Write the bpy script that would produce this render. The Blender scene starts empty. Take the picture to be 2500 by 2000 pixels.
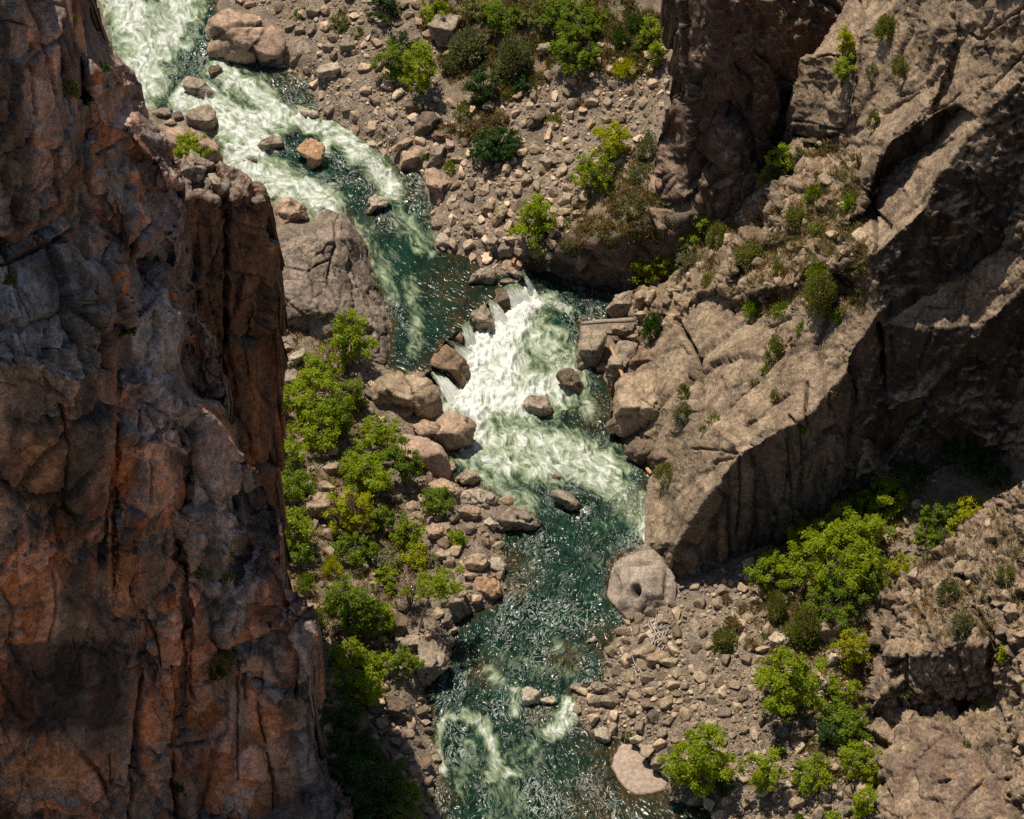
import bpy, bmesh, math, random
import numpy as np
from mathutils import Vector
from mathutils.geometry import delaunay_2d_cdt

scene = bpy.context.scene
COL = scene.collection
random.seed(7)

# ---------------------------------------------------------------- camera frame
W, H = 2500.0, 2000.0
DIST, PITCH, TANH = 500.0, math.radians(47.0), 0.1
CAM = np.array([0.0, -DIST * math.cos(PITCH), DIST * math.sin(PITCH)])
FWD = np.array([0.0, math.cos(PITCH), -math.sin(PITCH)])
UPV = np.array([0.0, math.sin(PITCH), math.cos(PITCH)])
RGT = np.array([1.0, 0.0, 0.0])
MPP = 2 * DIST * TANH / W            # metres per photo pixel at the centre

def P(u, v, z):
    """the point at height z that stands where photo pixel (u, v) looks"""
    u = np.asarray(u, float); v = np.asarray(v, float); z = np.asarray(z, float)
    u, v, z = np.broadcast_arrays(u, v, z)
    a = (u - W / 2) / (W / 2) * TANH
    b = (H / 2 - v) / (W / 2) * TANH
    d = FWD + a[..., None] * RGT + b[..., None] * UPV
    t = (z - CAM[2]) / d[..., 2]
    return CAM + t[..., None] * d

def project(p):
    q = np.asarray(p, float) - CAM
    w = q @ FWD
    return (q @ RGT) / w / TANH * W / 2 + W / 2, H / 2 - (q @ UPV) / w / TANH * W / 2

# ---------------------------------------------------------------- noise
_r0 = np.random.RandomState(11)
PERM = np.concatenate([_r0.permutation(256)] * 3)
G3 = _r0.normal(size=(256, 3)); G3 /= np.linalg.norm(G3, axis=1)[:, None]
RND = _r0.uniform(-1, 1, size=(256, 8))

def perlin(p, seed=0):
    p = np.asarray(p, float) + seed * 17.137
    i = np.floor(p).astype(np.int64); f = p - i
    w = f * f * f * (f * (f * 6 - 15) + 10)
    i &= 255
    out = 0.0
    for dx in (0, 1):
        hx = PERM[(i[:, 0] + dx) & 255]
        wx = w[:, 0] if dx else 1 - w[:, 0]
        for dy in (0, 1):
            hy = PERM[(hx + i[:, 1] + dy) & 255]
            wy = w[:, 1] if dy else 1 - w[:, 1]
            for dz in (0, 1):
                h = PERM[(hy + i[:, 2] + dz) & 255]
                wz = w[:, 2] if dz else 1 - w[:, 2]
                g = G3[h]
                out = out + wx * wy * wz * (g[:, 0] * (f[:, 0] - dx) + g[:, 1] * (f[:, 1] - dy) + g[:, 2] * (f[:, 2] - dz))
    return out * 1.6

def fbm(p, octaves=4, gain=0.5, seed=0, ridged=False):
    p = np.asarray(p, float); a = 1.0; s = 0.0; tot = 0.0
    for k in range(octaves):
        n = perlin(p, seed + k * 3)
        if ridged: n = 1 - 2 * np.abs(n)
        s = s + a * n; tot += a; a *= gain; p = p * 2.03
    return s / tot

def voro(p, seed=0, jit=0.9):
    p = np.asarray(p, float) + seed * 31.7
    c = np.floor(p).astype(np.int64)
    n = len(p)
    f1 = np.full(n, 9.0); f2 = np.full(n, 9.0); hid = np.zeros(n, np.int64); ctr = np.zeros((n, 3))
    for dx in (-1, 0, 1):
        for dy in (-1, 0, 1):
            for dz in (-1, 0, 1):
                q = c + np.array([dx, dy, dz])
                h = PERM[(PERM[(PERM[q[:, 0] & 255] + q[:, 1]) & 255] + q[:, 2]) & 255]
                pt = q + 0.5 + 0.5 * jit * RND[h, :3]
                d = np.sqrt(((p - pt) ** 2).sum(1))
                m = d < f1
                f2 = np.where(m, f1, np.minimum(f2, d))
                f1 = np.where(m, d, f1); hid = np.where(m, h, hid)
                ctr[m] = pt[m]
    return f1, f2, hid, p - ctr

def blocks(p, seed=0, warp=0.25):
    """faceted, fractured rock: every cell is a tilted plane; returns (relief, crack 0..1, cell random)"""
    q = p + warp * np.stack([fbm(p * 1.3, 2, seed=seed + 40), fbm(p * 1.3, 2, seed=seed + 50), fbm(p * 1.3, 2, seed=seed + 60)], 1)
    f1, f2, h, d = voro(q, seed)
    r = RND[h]
    rel = 0.55 * r[:, 3] + 1.3 * (d * r[:, 4:7]).sum(1)
    crack = np.clip(1 - (f2 - f1) / 0.09, 0, 1)
    return rel, crack, r[:, 7]

def sstep(a, b, x):
    t = np.clip((np.asarray(x, float) - a) / (b - a), 0, 1)
    return t * t * (3 - 2 * t)

def mix(a, b, t):
    t = np.asarray(t)[..., None]
    return np.asarray(a) * (1 - t) + np.asarray(b) * t

# ---------------------------------------------------------------- polygons
def inside(poly, u, v):
    poly = np.asarray(poly, float); r = np.zeros(np.shape(u), bool)
    x0, y0 = poly[-1]
    for x1, y1 in poly:
        c = ((y1 > v) != (y0 > v))
        if y1 != y0:
            r ^= c & (u < (x0 - x1) * (v - y1) / (y0 - y1) + x1)
        x0, y0 = x1, y1
    return r

def polydist(line, u, v, closed=False):
    line = np.asarray(line, float)
    if closed: line = np.vstack([line, line[:1]])
    best = np.full(np.shape(u), 1e9)
    for (x0, y0), (x1, y1) in zip(line[:-1], line[1:]):
        dx, dy = x1 - x0, y1 - y0
        L = dx * dx + dy * dy + 1e-9
        t = np.clip(((u - x0) * dx + (v - y0) * dy) / L, 0, 1)
        best = np.minimum(best, (u - x0 - t * dx) ** 2 + (v - y0 - t * dy) ** 2)
    return np.sqrt(best)

CROP = {'s': (0, 0, 1.0), 'o': (0, 0, 2500 / 2156)}
for _k, _o in {'c1': (0, 0), 'c2': (825, 0), 'c3': (1650, 0), 'c4': (0, 660), 'c5': (825, 660), 'c6': (1650, 660), 'c7': (0, 1320), 'c8': (825, 1320), 'c9': (1650, 1320)}.items():
    CROP[_k] = (_o[0], _o[1], 850 / 2156)
CROP['cd'] = (1000, 620, 600 / 2156)

def S(crop, pts):
    a, b, k = CROP[crop]
    return [(a + x * k, b + y * k) for x, y in pts]

# ---------------------------------------------------------------- meshes
def new_mesh(name, verts, faces, cols=None, mat=None, smooth=True, attrs=None):
    verts = np.ascontiguousarray(verts, np.float32); faces = np.ascontiguousarray(faces, np.int32)
    me = bpy.data.meshes.new(name)
    k = faces.shape[1]; nf = len(faces)
    me.vertices.add(len(verts)); me.vertices.foreach_set('co', verts.ravel())
    me.loops.add(nf * k); me.loops.foreach_set('vertex_index', faces.ravel())
    me.polygons.add(nf); me.polygons.foreach_set('loop_start', np.arange(0, nf * k, k, dtype=np.int32))
    me.update(calc_edges=True)
    me.polygons.foreach_set('use_smooth', np.full(nf, smooth, bool))
    if cols is not None:
        a = me.attributes.new('Col', 'FLOAT_COLOR', 'POINT')
        c = np.ones((len(verts), 4), np.float32); c[:, :3] = cols
        a.data.foreach_set('color', c.ravel())
    for an, av in (attrs or {}).items():
        av = np.asarray(av, np.float32)
        if av.ndim == 1:
            a = me.attributes.new(an, 'FLOAT', 'POINT'); a.data.foreach_set('value', av)
        else:
            a = me.attributes.new(an, 'FLOAT_VECTOR', 'POINT'); a.data.foreach_set('vector', av.ravel())
    if mat: me.materials.append(mat)
    return me

def link(name, me, parent=None, loc=None):
    o = bpy.data.objects.new(name, me)
    if parent is not None: o.parent = parent
    if loc is not None: o.location = Vector([float(x) for x in loc])
    COL.objects.link(o)
    return o

def tag(o, label=None, cat=None, group=None, kind=None):
    if label: o['label'] = label
    if cat: o['category'] = cat
    if group: o['group'] = group
    if kind: o['kind'] = kind
    return o

_ICO = {}
def ico(n):
    if n not in _ICO:
        bm = bmesh.new(); bmesh.ops.create_icosphere(bm, subdivisions=n, radius=1.0)
        bm.verts.ensure_lookup_table()
        v = np.array([x.co[:] for x in bm.verts]); f = np.array([[w.index for w in x.verts] for x in bm.faces])
        bm.free(); _ICO[n] = (v / np.linalg.norm(v, axis=1)[:, None], f)
    return _ICO[n]

# ---------------------------------------------------------------- materials
def nodes_mat(name):
    m = bpy.data.materials.new(name); m.use_nodes = True
    nt = m.node_tree; nt.nodes.clear()
    out = nt.nodes.new('ShaderNodeOutputMaterial')
    return m, nt, out

def N(nt, t, **kw):
    n = nt.nodes.new(t)
    for k, v in kw.items():
        if k in n.inputs.keys(): n.inputs[k].default_value = v
        else: setattr(n, k, v)
    return n

def rock_mat(name, fine=3.0, bump=0.35, lo=0.55, hi=1.4, rough=0.9, streak=0.0, vary=0.0):
    m, nt, out = nodes_mat(name); L = nt.links.new
    b = N(nt, 'ShaderNodeBsdfPrincipled', Roughness=rough); b.inputs['Specular IOR Level'].default_value = 0.25
    at = N(nt, 'ShaderNodeAttribute', attribute_name='Col')
    geo = N(nt, 'ShaderNodeNewGeometry')
    n1 = N(nt, 'ShaderNodeTexNoise', Scale=fine, Detail=9.0, Roughness=0.68)
    n2 = N(nt, 'ShaderNodeTexNoise', Scale=fine * 0.23, Detail=5.0, Roughness=0.6)
    for n in (n1, n2): L(geo.outputs['Position'], n.inputs['Vector'])
    r1 = N(nt, 'ShaderNodeMapRange'); r1.inputs['From Min'].default_value = 0.3; r1.inputs['From Max'].default_value = 0.7
    r1.inputs['To Min'].default_value = lo; r1.inputs['To Max'].default_value = hi
    L(n1.outputs['Fac'], r1.inputs['Value'])
    r2 = N(nt, 'ShaderNodeMapRange'); r2.inputs['From Min'].default_value = 0.3; r2.inputs['From Max'].default_value = 0.7
    r2.inputs['To Min'].default_value = 0.8; r2.inputs['To Max'].default_value = 1.2
    L(n2.outputs['Fac'], r2.inputs['Value'])
    mu = N(nt, 'ShaderNodeMath', operation='MULTIPLY'); L(r1.outputs[0], mu.inputs[0]); L(r2.outputs[0], mu.inputs[1])
    # dark mineral specks
    n3 = N(nt, 'ShaderNodeTexNoise', Scale=fine * 4.0, Detail=3.0, Roughness=0.7); L(geo.outputs['Position'], n3.inputs['Vector'])
    r3 = N(nt, 'ShaderNodeMapRange'); r3.inputs['From Min'].default_value = 0.38; r3.inputs['From Max'].default_value = 0.52
    r3.inputs['To Min'].default_value = 0.66; r3.inputs['To Max'].default_value = 1.22
    L(n3.outputs['Fac'], r3.inputs['Value'])
    mu2 = N(nt, 'ShaderNodeMath', operation='MULTIPLY'); L(mu.outputs[0], mu2.inputs[0]); L(r3.outputs[0], mu2.inputs[1])
    last = mu2.outputs[0]
    if vary:
        oi = N(nt, 'ShaderNodeObjectInfo')
        rv = N(nt, 'ShaderNodeMapRange'); rv.inputs['To Min'].default_value = 1 - vary; rv.inputs['To Max'].default_value = 1 + vary
        L(oi.outputs['Random'], rv.inputs['Value'])
        m3 = N(nt, 'ShaderNodeMath', operation='MULTIPLY'); L(last, m3.inputs[0]); L(rv.outputs[0], m3.inputs[1]); last = m3.outputs[0]
    vm = N(nt, 'ShaderNodeVectorMath', operation='SCALE'); L(at.outputs['Color'], vm.inputs[0]); L(last, vm.inputs['Scale'])
    L(vm.outputs[0], b.inputs['Base Color'])
    bp = N(nt, 'ShaderNodeBump', Strength=bump, Distance=0.25); L(n1.outputs['Fac'], bp.inputs['Height']); L(bp.outputs[0], b.inputs['Normal'])
    L(b.outputs[0], out.inputs['Surface'])
    return m

def leaf_mat(name, trans=0.5, tint=(1.25, 1.15, 0.45)):
    m, nt, out = nodes_mat(name); L = nt.links.new
    at = N(nt, 'ShaderNodeAttribute', attribute_name='Col')
    d = N(nt, 'ShaderNodeBsdfDiffuse', Roughness=0.5); L(at.outputs['Color'], d.inputs['Color'])
    t = N(nt, 'ShaderNodeBsdfTranslucent')
    mt = N(nt, 'ShaderNodeVectorMath', operation='MULTIPLY'); mt.inputs[1].default_value = tint
    L(at.outputs['Color'], mt.inputs[0]); L(mt.outputs[0], t.inputs['Color'])
    mx = N(nt, 'ShaderNodeMixShader', Fac=trans); L(d.outputs[0], mx.inputs[1]); L(t.outputs[0], mx.inputs[2])
    g = N(nt, 'ShaderNodeBsdfGlossy', Roughness=0.45)
    g.inputs['Color'].default_value = (1, 1, 1, 1)
    m2 = N(nt, 'ShaderNodeMixShader', Fac=0.012); L(mx.outputs[0], m2.inputs[1]); L(g.outputs[0], m2.inputs[2])
    L(m2.outputs[0], out.inputs['Surface'])
    return m

def bark_mat(name, c1, c2):
    m, nt, out = nodes_mat(name); L = nt.links.new
    b = N(nt, 'ShaderNodeBsdfPrincipled', Roughness=0.85)
    tc = N(nt, 'ShaderNodeTexCoord'); mp = N(nt, 'ShaderNodeMapping'); mp.inputs['Scale'].default_value = (6, 6, 1.5)
    n = N(nt, 'ShaderNodeTexNoise', Scale=2.0, Detail=6.0)
    L(tc.outputs['Object'], mp.inputs[0]); L(mp.outputs[0], n.inputs['Vector'])
    r = N(nt, 'ShaderNodeValToRGB'); r.color_ramp.elements[0].color = (*c1, 1); r.color_ramp.elements[1].color = (*c2, 1)
    r.color_ramp.elements[0].position = 0.35; r.color_ramp.elements[1].position = 0.65
    L(n.outputs['Fac'], r.inputs[0]); L(r.outputs[0], b.inputs['Base Color'])
    bp = N(nt, 'ShaderNodeBump', Strength=0.5, Distance=0.05); L(n.outputs['Fac'], bp.inputs['Height']); L(bp.outputs[0], b.inputs['Normal'])
    L(b.outputs[0], out.inputs['Surface'])
    return m

M_CLIFF = rock_mat('left_cliff_rock', fine=1.6, bump=0.55, lo=0.5, hi=1.5)
M_RIDGE = rock_mat('ridge_rock', fine=3.0, bump=0.75, lo=0.45, hi=1.6)
M_BOULDER = rock_mat('boulder_rock', fine=2.6, bump=0.55, lo=0.55, hi=1.4, vary=0.06)
M_RUBBLE = rock_mat('rubble_rock', fine=4.0, bump=0.3, lo=0.7, hi=1.3)
M_GROUND = rock_mat('gravel_ground', fine=6.0, bump=1.0, lo=0.35, hi=1.65)
M_LEAF = leaf_mat('leaves', 0.5, (1.25, 1.15, 0.4))
M_SAGE = leaf_mat('grey_leaves', 0.4, (1.2, 1.2, 0.7))
M_BARK = bark_mat('bark', (0.06, 0.04, 0.028), (0.17, 0.13, 0.1))
M_DRIFT = bark_mat('weathered_wood', (0.2, 0.15, 0.12), (0.42, 0.36, 0.3))
M_BARE = bark_mat('bare_orange_wood', (0.5, 0.26, 0.1), (0.7, 0.42, 0.2))
# ---------------------------------------------------------------- height sheets
def tin(points, lines, us, vs):
    """heights on the grid us x vs from spot heights and break lines (u, v, z)"""
    vv, zz, ee = [], [], []
    def add(p):
        vv.append(Vector((p[0], p[1]))); zz.append(p[2]); return len(vv) - 1
    pts = list(points)
    allp = np.array([p for p in pts] + [p for l in lines for p in l], float)
    for cu in (us[0] - 5, us[-1] + 5):
        for cv in (vs[0] - 5, vs[-1] + 5):
            k = ((allp[:, 0] - cu) ** 2 + (allp[:, 1] - cv) ** 2).argmin()
            pts.append((cu, cv, allp[k, 2] - 0.04 * (cv - allp[k, 1]) * 0))
    for p in pts: add(p)
    for l in lines:
        idx = [add(p) for p in l]
        ee += list(zip(idx[:-1], idx[1:]))
    ov, oe, of, ovi, _, _ = delaunay_2d_cdt(vv, ee, [], 0, 1e-3)
    xy = np.array([[p.x, p.y] for p in ov])
    z = np.array([np.mean([zz[i] for i in o]) if o else np.nan for o in ovi])
    for i in np.where(np.isnan(z))[0]:
        k = ((allp[:, :2] - xy[i]) ** 2).sum(1).argmin(); z[i] = allp[k, 2]
    Z = np.full((len(vs), len(us)), np.nan)
    for f in of:
        (ax, ay), (bx, by), (cx, cy) = xy[f[0]], xy[f[1]], xy[f[2]]
        i0, i1 = np.searchsorted(us, [min(ax, bx, cx), max(ax, bx, cx) + 1e-6])
        j0, j1 = np.searchsorted(vs, [min(ay, by, cy), max(ay, by, cy) + 1e-6])
        if i1 <= i0 or j1 <= j0: continue
        uu, ww = np.meshgrid(us[i0:i1], vs[j0:j1])
        det = (by - cy) * (ax - cx) + (cx - bx) * (ay - cy)
        if abs(det) < 1e-9: continue
        l1 = ((by - cy) * (uu - cx) + (cx - bx) * (ww - cy)) / det
        l2 = ((cy - ay) * (uu - cx) + (ax - cx) * (ww - cy)) / det
        l3 = 1 - l1 - l2
        m = (l1 >= -1e-6) & (l2 >= -1e-6) & (l3 >= -1e-6)
        zf = l1 * z[f[0]] + l2 * z[f[1]] + l3 * z[f[2]]
        sub = Z[j0:j1, i0:i1]; sub[m] = zf[m]
    if np.isnan(Z).any():
        bad = np.isnan(Z); Z[bad] = np.nanmean(Z)
    return Z

def blur(Z, n):
    for _ in range(n):
        Q = np.pad(Z, 1, mode='edge')
        Z = (Q[:-2, 1:-1] + Q[2:, 1:-1] + Q[1:-1, :-2] + Q[1:-1, 2:] + 2 * Q[1:-1, 1:-1]) / 6
    return Z

def grid_normals(Wp):
    du = np.gradient(Wp, axis=1); dv = np.gradient(Wp, axis=0)
    n = np.cross(du, dv); n /= np.linalg.norm(n, axis=2)[..., None] + 1e-12
    s = np.sign(((CAM - Wp) * n).sum(2)); s[s == 0] = 1
    return n * s[..., None]

SURFS = []     # front-most first: (us, vs, Z, mask)
def sample(grid, us, vs, u, v):
    i = np.clip((np.asarray(u, float) - us[0]) / (us[1] - us[0]), 0, len(us) - 1.001)
    j = np.clip((np.asarray(v, float) - vs[0]) / (vs[1] - vs[0]), 0, len(vs) - 1.001)
    i0 = i.astype(int); j0 = j.astype(int); a = i - i0; b = j - j0
    return (grid[j0, i0] * (1 - a) * (1 - b) + grid[j0, i0 + 1] * a * (1 - b) + grid[j0 + 1, i0] * (1 - a) * b + grid[j0 + 1, i0 + 1] * a * b)

def surf_z(u, v, only=None):
    u = np.atleast_1d(np.asarray(u, float)); v = np.atleast_1d(np.asarray(v, float))
    z = ground_z(u, v); done = np.zeros(u.shape, bool)
    for nm, us, vs, Z, Mk in SURFS:
        if only and nm not in only: continue
        ok = (u > us[0]) & (u < us[-1]) & (v > vs[0]) & (v < vs[-1]) & ~done
        if ok.any():
            mk = sample(Mk.astype(float), us, vs, u, v) > 0.5
            ok &= mk
            z[ok] = sample(Z, us, vs, u, v)[ok]; done |= ok
    return z

def unit_v(a): return a / np.linalg.norm(a, axis=1)[:, None]

def relief(name, outline, pts, lines, step, displace, colour, mat, label, cat=None, smooth_n=2, pad=0, skirt=14, edge=9.0, rag=9.0):
    o = np.array(outline, float)
    us = np.arange(o[:, 0].min() - 8, o[:, 0].max() + 8, step); vs = np.arange(o[:, 1].min() - 8, o[:, 1].max() + 8, step)
    Z = blur(tin(pts, lines, us, vs), smooth_n)
    U, V = np.meshgrid(us, vs)
    flat = np.stack([U.ravel() / 60, V.ravel() / 60, np.zeros(U.size)], 1)
    ju = (fbm(flat * 1.7, 4, 0.6, 3) * edge).reshape(U.shape); jv = (fbm(flat * 1.7, 4, 0.6, 9) * edge).reshape(U.shape)
    Mk = inside(outline, U + ju, V + jv)
    wu = (fbm(flat * 1.1, 3, 0.6, 13) * rag + fbm(flat * 5, 3, 0.6, 15) * rag * 0.12).reshape(U.shape); wv = (fbm(flat * 1.1, 3, 0.6, 19) * rag + fbm(flat * 5, 3, 0.6, 23) * rag * 0.12).reshape(U.shape)
    Z = sample(Z, us, vs, U + wu, V + wv)
    Wp = P(U, V, Z); Nn = grid_normals(Wp)
    sel = np.where(Mk.ravel())[0]
    # one ring more than the mask
    p = Wp.reshape(-1, 3)[sel]; n = Nn.reshape(-1, 3)[sel]
    d, info = displace(p, n, U.ravel()[sel], V.ravel()[sel])
    face = (n * unit_v(CAM - p)).sum(1); d = d * (0.15 + 0.85 * sstep(0.05, 0.38, face))
    q = p + n * d[:, None]
    idx = np.full(U.size, -1, np.int64); idx[sel] = np.arange(len(sel)); idx = idx.reshape(U.shape)
    # displaced normals for colouring
    full = Wp.reshape(-1, 3).copy(); full[sel] = q
    n2 = grid_normals(full.reshape(Wp.shape)).reshape(-1, 3)[sel]
    c = colour(q, n2, d, info, U.ravel()[sel], V.ravel()[sel])
    a, b, cc, dd = idx[:-1, :-1], idx[1:, :-1], idx[1:, 1:], idx[:-1, 1:]
    ok = (a >= 0) & (b >= 0) & (cc >= 0) & (dd >= 0)
    F = np.stack([a[ok], b[ok], cc[ok], dd[ok]], 1)
    # skirt: drop the open edges straight down
    e = np.concatenate([F[:, [0, 1]], F[:, [1, 2]], F[:, [2, 3]], F[:, [3, 0]]])
    key = np.sort(e, 1); kk = key[:, 0] * 10_000_000 + key[:, 1]
    _, inv, cnt = np.unique(kk, return_inverse=True, return_counts=True)
    be = e[cnt[inv] == 1]
    bv = np.unique(be); mp = {int(x): i for i, x in enumerate(bv)}
    rings = [q]; cols = [c]; faces = [F]; base = len(q); prev = {int(x): int(x) for x in bv}
    for r in range(3):
        off = np.array([0, 0.25, -1.0]) * skirt * (0.06, 0.3, 1.0)[r]
        wob = np.stack([fbm(q[bv] * 0.35, 3, seed=r * 9 + k) for k in (1, 2, 4)], 1) * (0.1, 0.7, 2.0)[r]
        rings.append(q[bv] + off + wob); cols.append(c[bv])
        cur = {int(x): base + i for i, x in enumerate(bv)}
        faces.append(np.array([[prev[int(y)], prev[int(x)], cur[int(x)], cur[int(y)]] for x, y in be]))
        prev = cur; base += len(bv)
    me = new_mesh(name, np.vstack(rings), np.vstack(faces), np.vstack(cols), mat)
    ob = link(name, me); tag(ob, label, cat, kind='structure')
    Zd = Z.ravel().copy(); Zd[sel] = q[:, 2]
    SURFS.append((name, us, vs, Zd.reshape(Z.shape), Mk))
    return ob

# ---------------------------------------------------------------- the river's outline (photo pixels)
RIV_UP_LEFT = [(60, -430), (150, -140), (230, -60), (280, 150), (340, 262), (378, 272), (420, 292), (455, 280), (520, 300), (532, 325), (512, 345), (545, 392), (600, 440), (660, 490), (700, 520), (760, 532), (800, 512), (842, 520), (895, 600), (905, 680), (935, 735), (956, 790), (952, 850), (935, 893), (975, 912), (1046, 904)]
DAM = [(1062, 905), (1068, 860), (1085, 832), (1110, 815), (1130, 796), (1165, 758), (1195, 735), (1225, 700), (1262, 688), (1285, 668)]
RIV_UP_RIGHT = [(1235, 672), (1206, 668), (1175, 668), (1164, 632), (1110, 622), (1077, 610), (1061, 566), (1046, 520), (1061, 508), (1038, 470), (1034, 424), (975, 416), (955, 388), (925, 366), (876, 338), (828, 302), (785, 290), (773, 246), (749, 203), (698, 168), (640, 160), (560, 100), (530, 20), (520, -60), (500, -140), (420, -430)]
UPPER = RIV_UP_LEFT + DAM + RIV_UP_RIGHT
RIV_LO_RIGHT = [(1300, 655), (1380, 682), (1470, 712), (1505, 745), (1490, 778), (1420, 790), (1410, 855), (1408, 904), (1456, 893), (1491, 952), (1495, 1034), (1534, 1113), (1586, 1157), (1574, 1212), (1570, 1330), (1500, 1372), (1483, 1454), (1531, 1513), (1503, 1553), (1471, 1592), (1479, 1627), (1475, 1659), (1428, 1687), (1393, 1694), (1412, 1738), (1416, 1765), (1456, 1805), (1511, 1809), (1491, 1840), (1487, 1872), (1511, 1911), (1554, 1941), (1629, 1927), (1641, 1947), (1681, 1966), (1721, 1966), (1741, 2000), (1780, 2140)]
RIV_LO_LEFT = [(1090, 2140), (1077, 2000), (1061, 1974), (1046, 1935), (1069, 1903), (1077, 1852), (1046, 1793), (1054, 1734), (1034, 1683), (1065, 1659), (1097, 1608), (1109, 1556), (1113, 1521), (1140, 1505), (1200, 1482), (1241, 1438), (1233, 1415), (1235, 1371), (1219, 1328), (1225, 1300), (1300, 1285), (1300, 1260), (1215, 1215), (1170, 1190), (1115, 1185), (1105, 1165), (1090, 1130), (1100, 1105), (1157, 1075), (1155, 1030), (1080, 1005), (1060, 960), (1050, 915)]
LOWER = DAM[::1] + RIV_LO_RIGHT + RIV_LO_LEFT

def water_z(u, v, upper):
    v = np.asarray(v, float)
    if upper: return np.interp(v, [-450, -200, 100, 300, 450, 560], [5.0, 4.3, 3.7, 3.0, 2.5, 2.3])
    return np.interp(v, [600, 1000, 1300, 1600, 2100], [0.35, 0.25, 0.05, -0.2, -0.5])

# ---------------------------------------------------------------- ground sheet
G_PTS = [(-900, -900, 14), (0, -900, 12), (1000, -900, 16), (1600, -900, 24), (3400, -900, 40), (-900, 900, 8), (-900, 3200, 4), (900, 3200, 1), (3400, 3200, 12), (3400, 1000, 22), (400, -300, 6), (1300, -300, 16), (2000, -300, 24),
  (100, 300, 4), (0, 1000, 2), (300, 1500, 2), (400, 600, 3), (600, 2300, 2),
  (690, 760, 4.5), (720, 900, 4), (690, 1100, 5), (700, 1300, 5), (700, 1500, 5), (850, 1300, 3.2), (850, 1000, 3.2), (1000, 1150, 1.6), (1000, 1400, 1.7), (900, 1600, 2.2), (920, 1800, 2), (800, 1700, 5), (950, 1950, 1.2), (780, 1950, 6),
  (700, 100, 5.2), (640, -50, 6), (820, 250, 4.4), (900, 150, 6), (1000, 0, 8.5), (1000, 300, 5), (1100, 450, 4), (1150, 600, 3.0), (1200, 200, 7.8), (1300, 0, 13), (1300, 100, 10.5), (1400, 300, 8), (1250, 450, 5.2), (1330, 560, 5.4), (1600, 250, 11), (1640, 100, 14), (1500, 0, 15), (1700, 450, 13), (1550, 450, 10),
  (1531, 1513, .5), (1650, 1430, 1.2), (1600, 1700, 1.8), (1800, 1500, 3), (1950, 1350, 4.5), (2000, 1243, 5), (2143, 1133, 6), (2320, 1035, 8), (2500, 1090, 10), (1800, 1800, 2.3), (2000, 1700, 3.6), (2110, 1500, 4.6), (2090, 1900, 2.6), (1750, 1960, .5), (1550, 1860, .4), (2500, 2000, 2), (2500, 1400, 5), (2300, 1750, 1), (2200, 1650, 2), (2200, 1900, 1), (2200, 1480, 4.2), (1700, 1000, 1), (2300, 500, 10)]
G_LINES = [[(1300, 592, 5.4), (1380, 592, 6.4), (1480, 585, 7.6), (1600, 545, 9.5), (1700, 525, 11)],
           [(1295, 672, 1.6), (1380, 692, 0.5), (1480, 716, 0.3), (1600, 700, 1.2), (1720, 640, 5)]]
g_us = np.arange(-150, 2655, 5.0); g_vs = np.arange(-405, 2205, 5.0)
def build_ground_heights():
    U, V = np.meshgrid(g_us, g_vs)
    Z = blur(tin(G_PTS, G_LINES, g_us, g_vs), 3)
    inU, inL = inside(UPPER, U, V), inside(LOWER, U, V)
    near = (U > 0) & (U < 2000)
    dU = np.full(U.shape, 1e9); dL = np.full(U.shape, 1e9)
    dU[near] = polydist(UPPER, U[near], V[near], True); dL[near] = polydist(LOWER, U[near], V[near], True)
    d = np.minimum(dU, dL); up = dU < dL
    wz = np.where(up, water_z(U, V, True), water_z(U, V, False))
    wet = inU | inL
    wzi = np.where(inU, water_z(U, V, True), water_z(U, V, False))
    k = sstep(0, 55, d)
    out = wz + 0.12 + (np.maximum(Z, wz + 0.3) - wz - 0.12) * k
    fan = inside(S('c8', [(1690, 1330), (1715, 1275), (1750, 1235), (1800, 1240), (1890, 1290), (1940, 1390), (2000, 1450), (2050, 1490), (2030, 1545), (1940, 1570), (1850, 1578), (1780, 1545), (1720, 1470), (1685, 1400)]), U, V)
    out = np.where(fan, -0.75, out)
    Z = np.where(wet, wzi - np.clip(0.1 + d * 0.02, 0, 1.6), np.where(d < 300, out, Z))
    return Z, wet
GZ, GWET = build_ground_heights()
GZS = blur(GZ, 1)
def ground_z(u, v): return sample(GZS, g_us, g_vs, u, v)

VEG = [[(1020, 60), (1080, -30), (1500, -30), (1640, 60), (1560, 190), (1380, 170), (1250, 250), (1160, 240), (1080, 190)],
       [(1330, 560), (1420, 480), (1560, 380), (1700, 500), (1600, 620), (1380, 610)],
       [(690, 800), (830, 800), (900, 1100), (1020, 1300), (950, 1550), (900, 1700), (1020, 2000), (850, 2000), (690, 1500)],
       [(1860, 1330), (2050, 1150), (2250, 1200), (2130, 1500), (2120, 1900), (2000, 1950), (1900, 1650), (1820, 1480)],
       [(1090, 250), (1200, 240), (1230, 330), (1130, 360)]]
def veg_mask(u, v):
    m = np.zeros(np.shape(u))
    for pl in VEG:
        d = polydist(pl, u, v, True); i = inside(pl, u, v)
        m = np.maximum(m, np.where(i, sstep(-10, 40, d + 0), sstep(45, 0, d) * 0.6))
    return m

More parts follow.
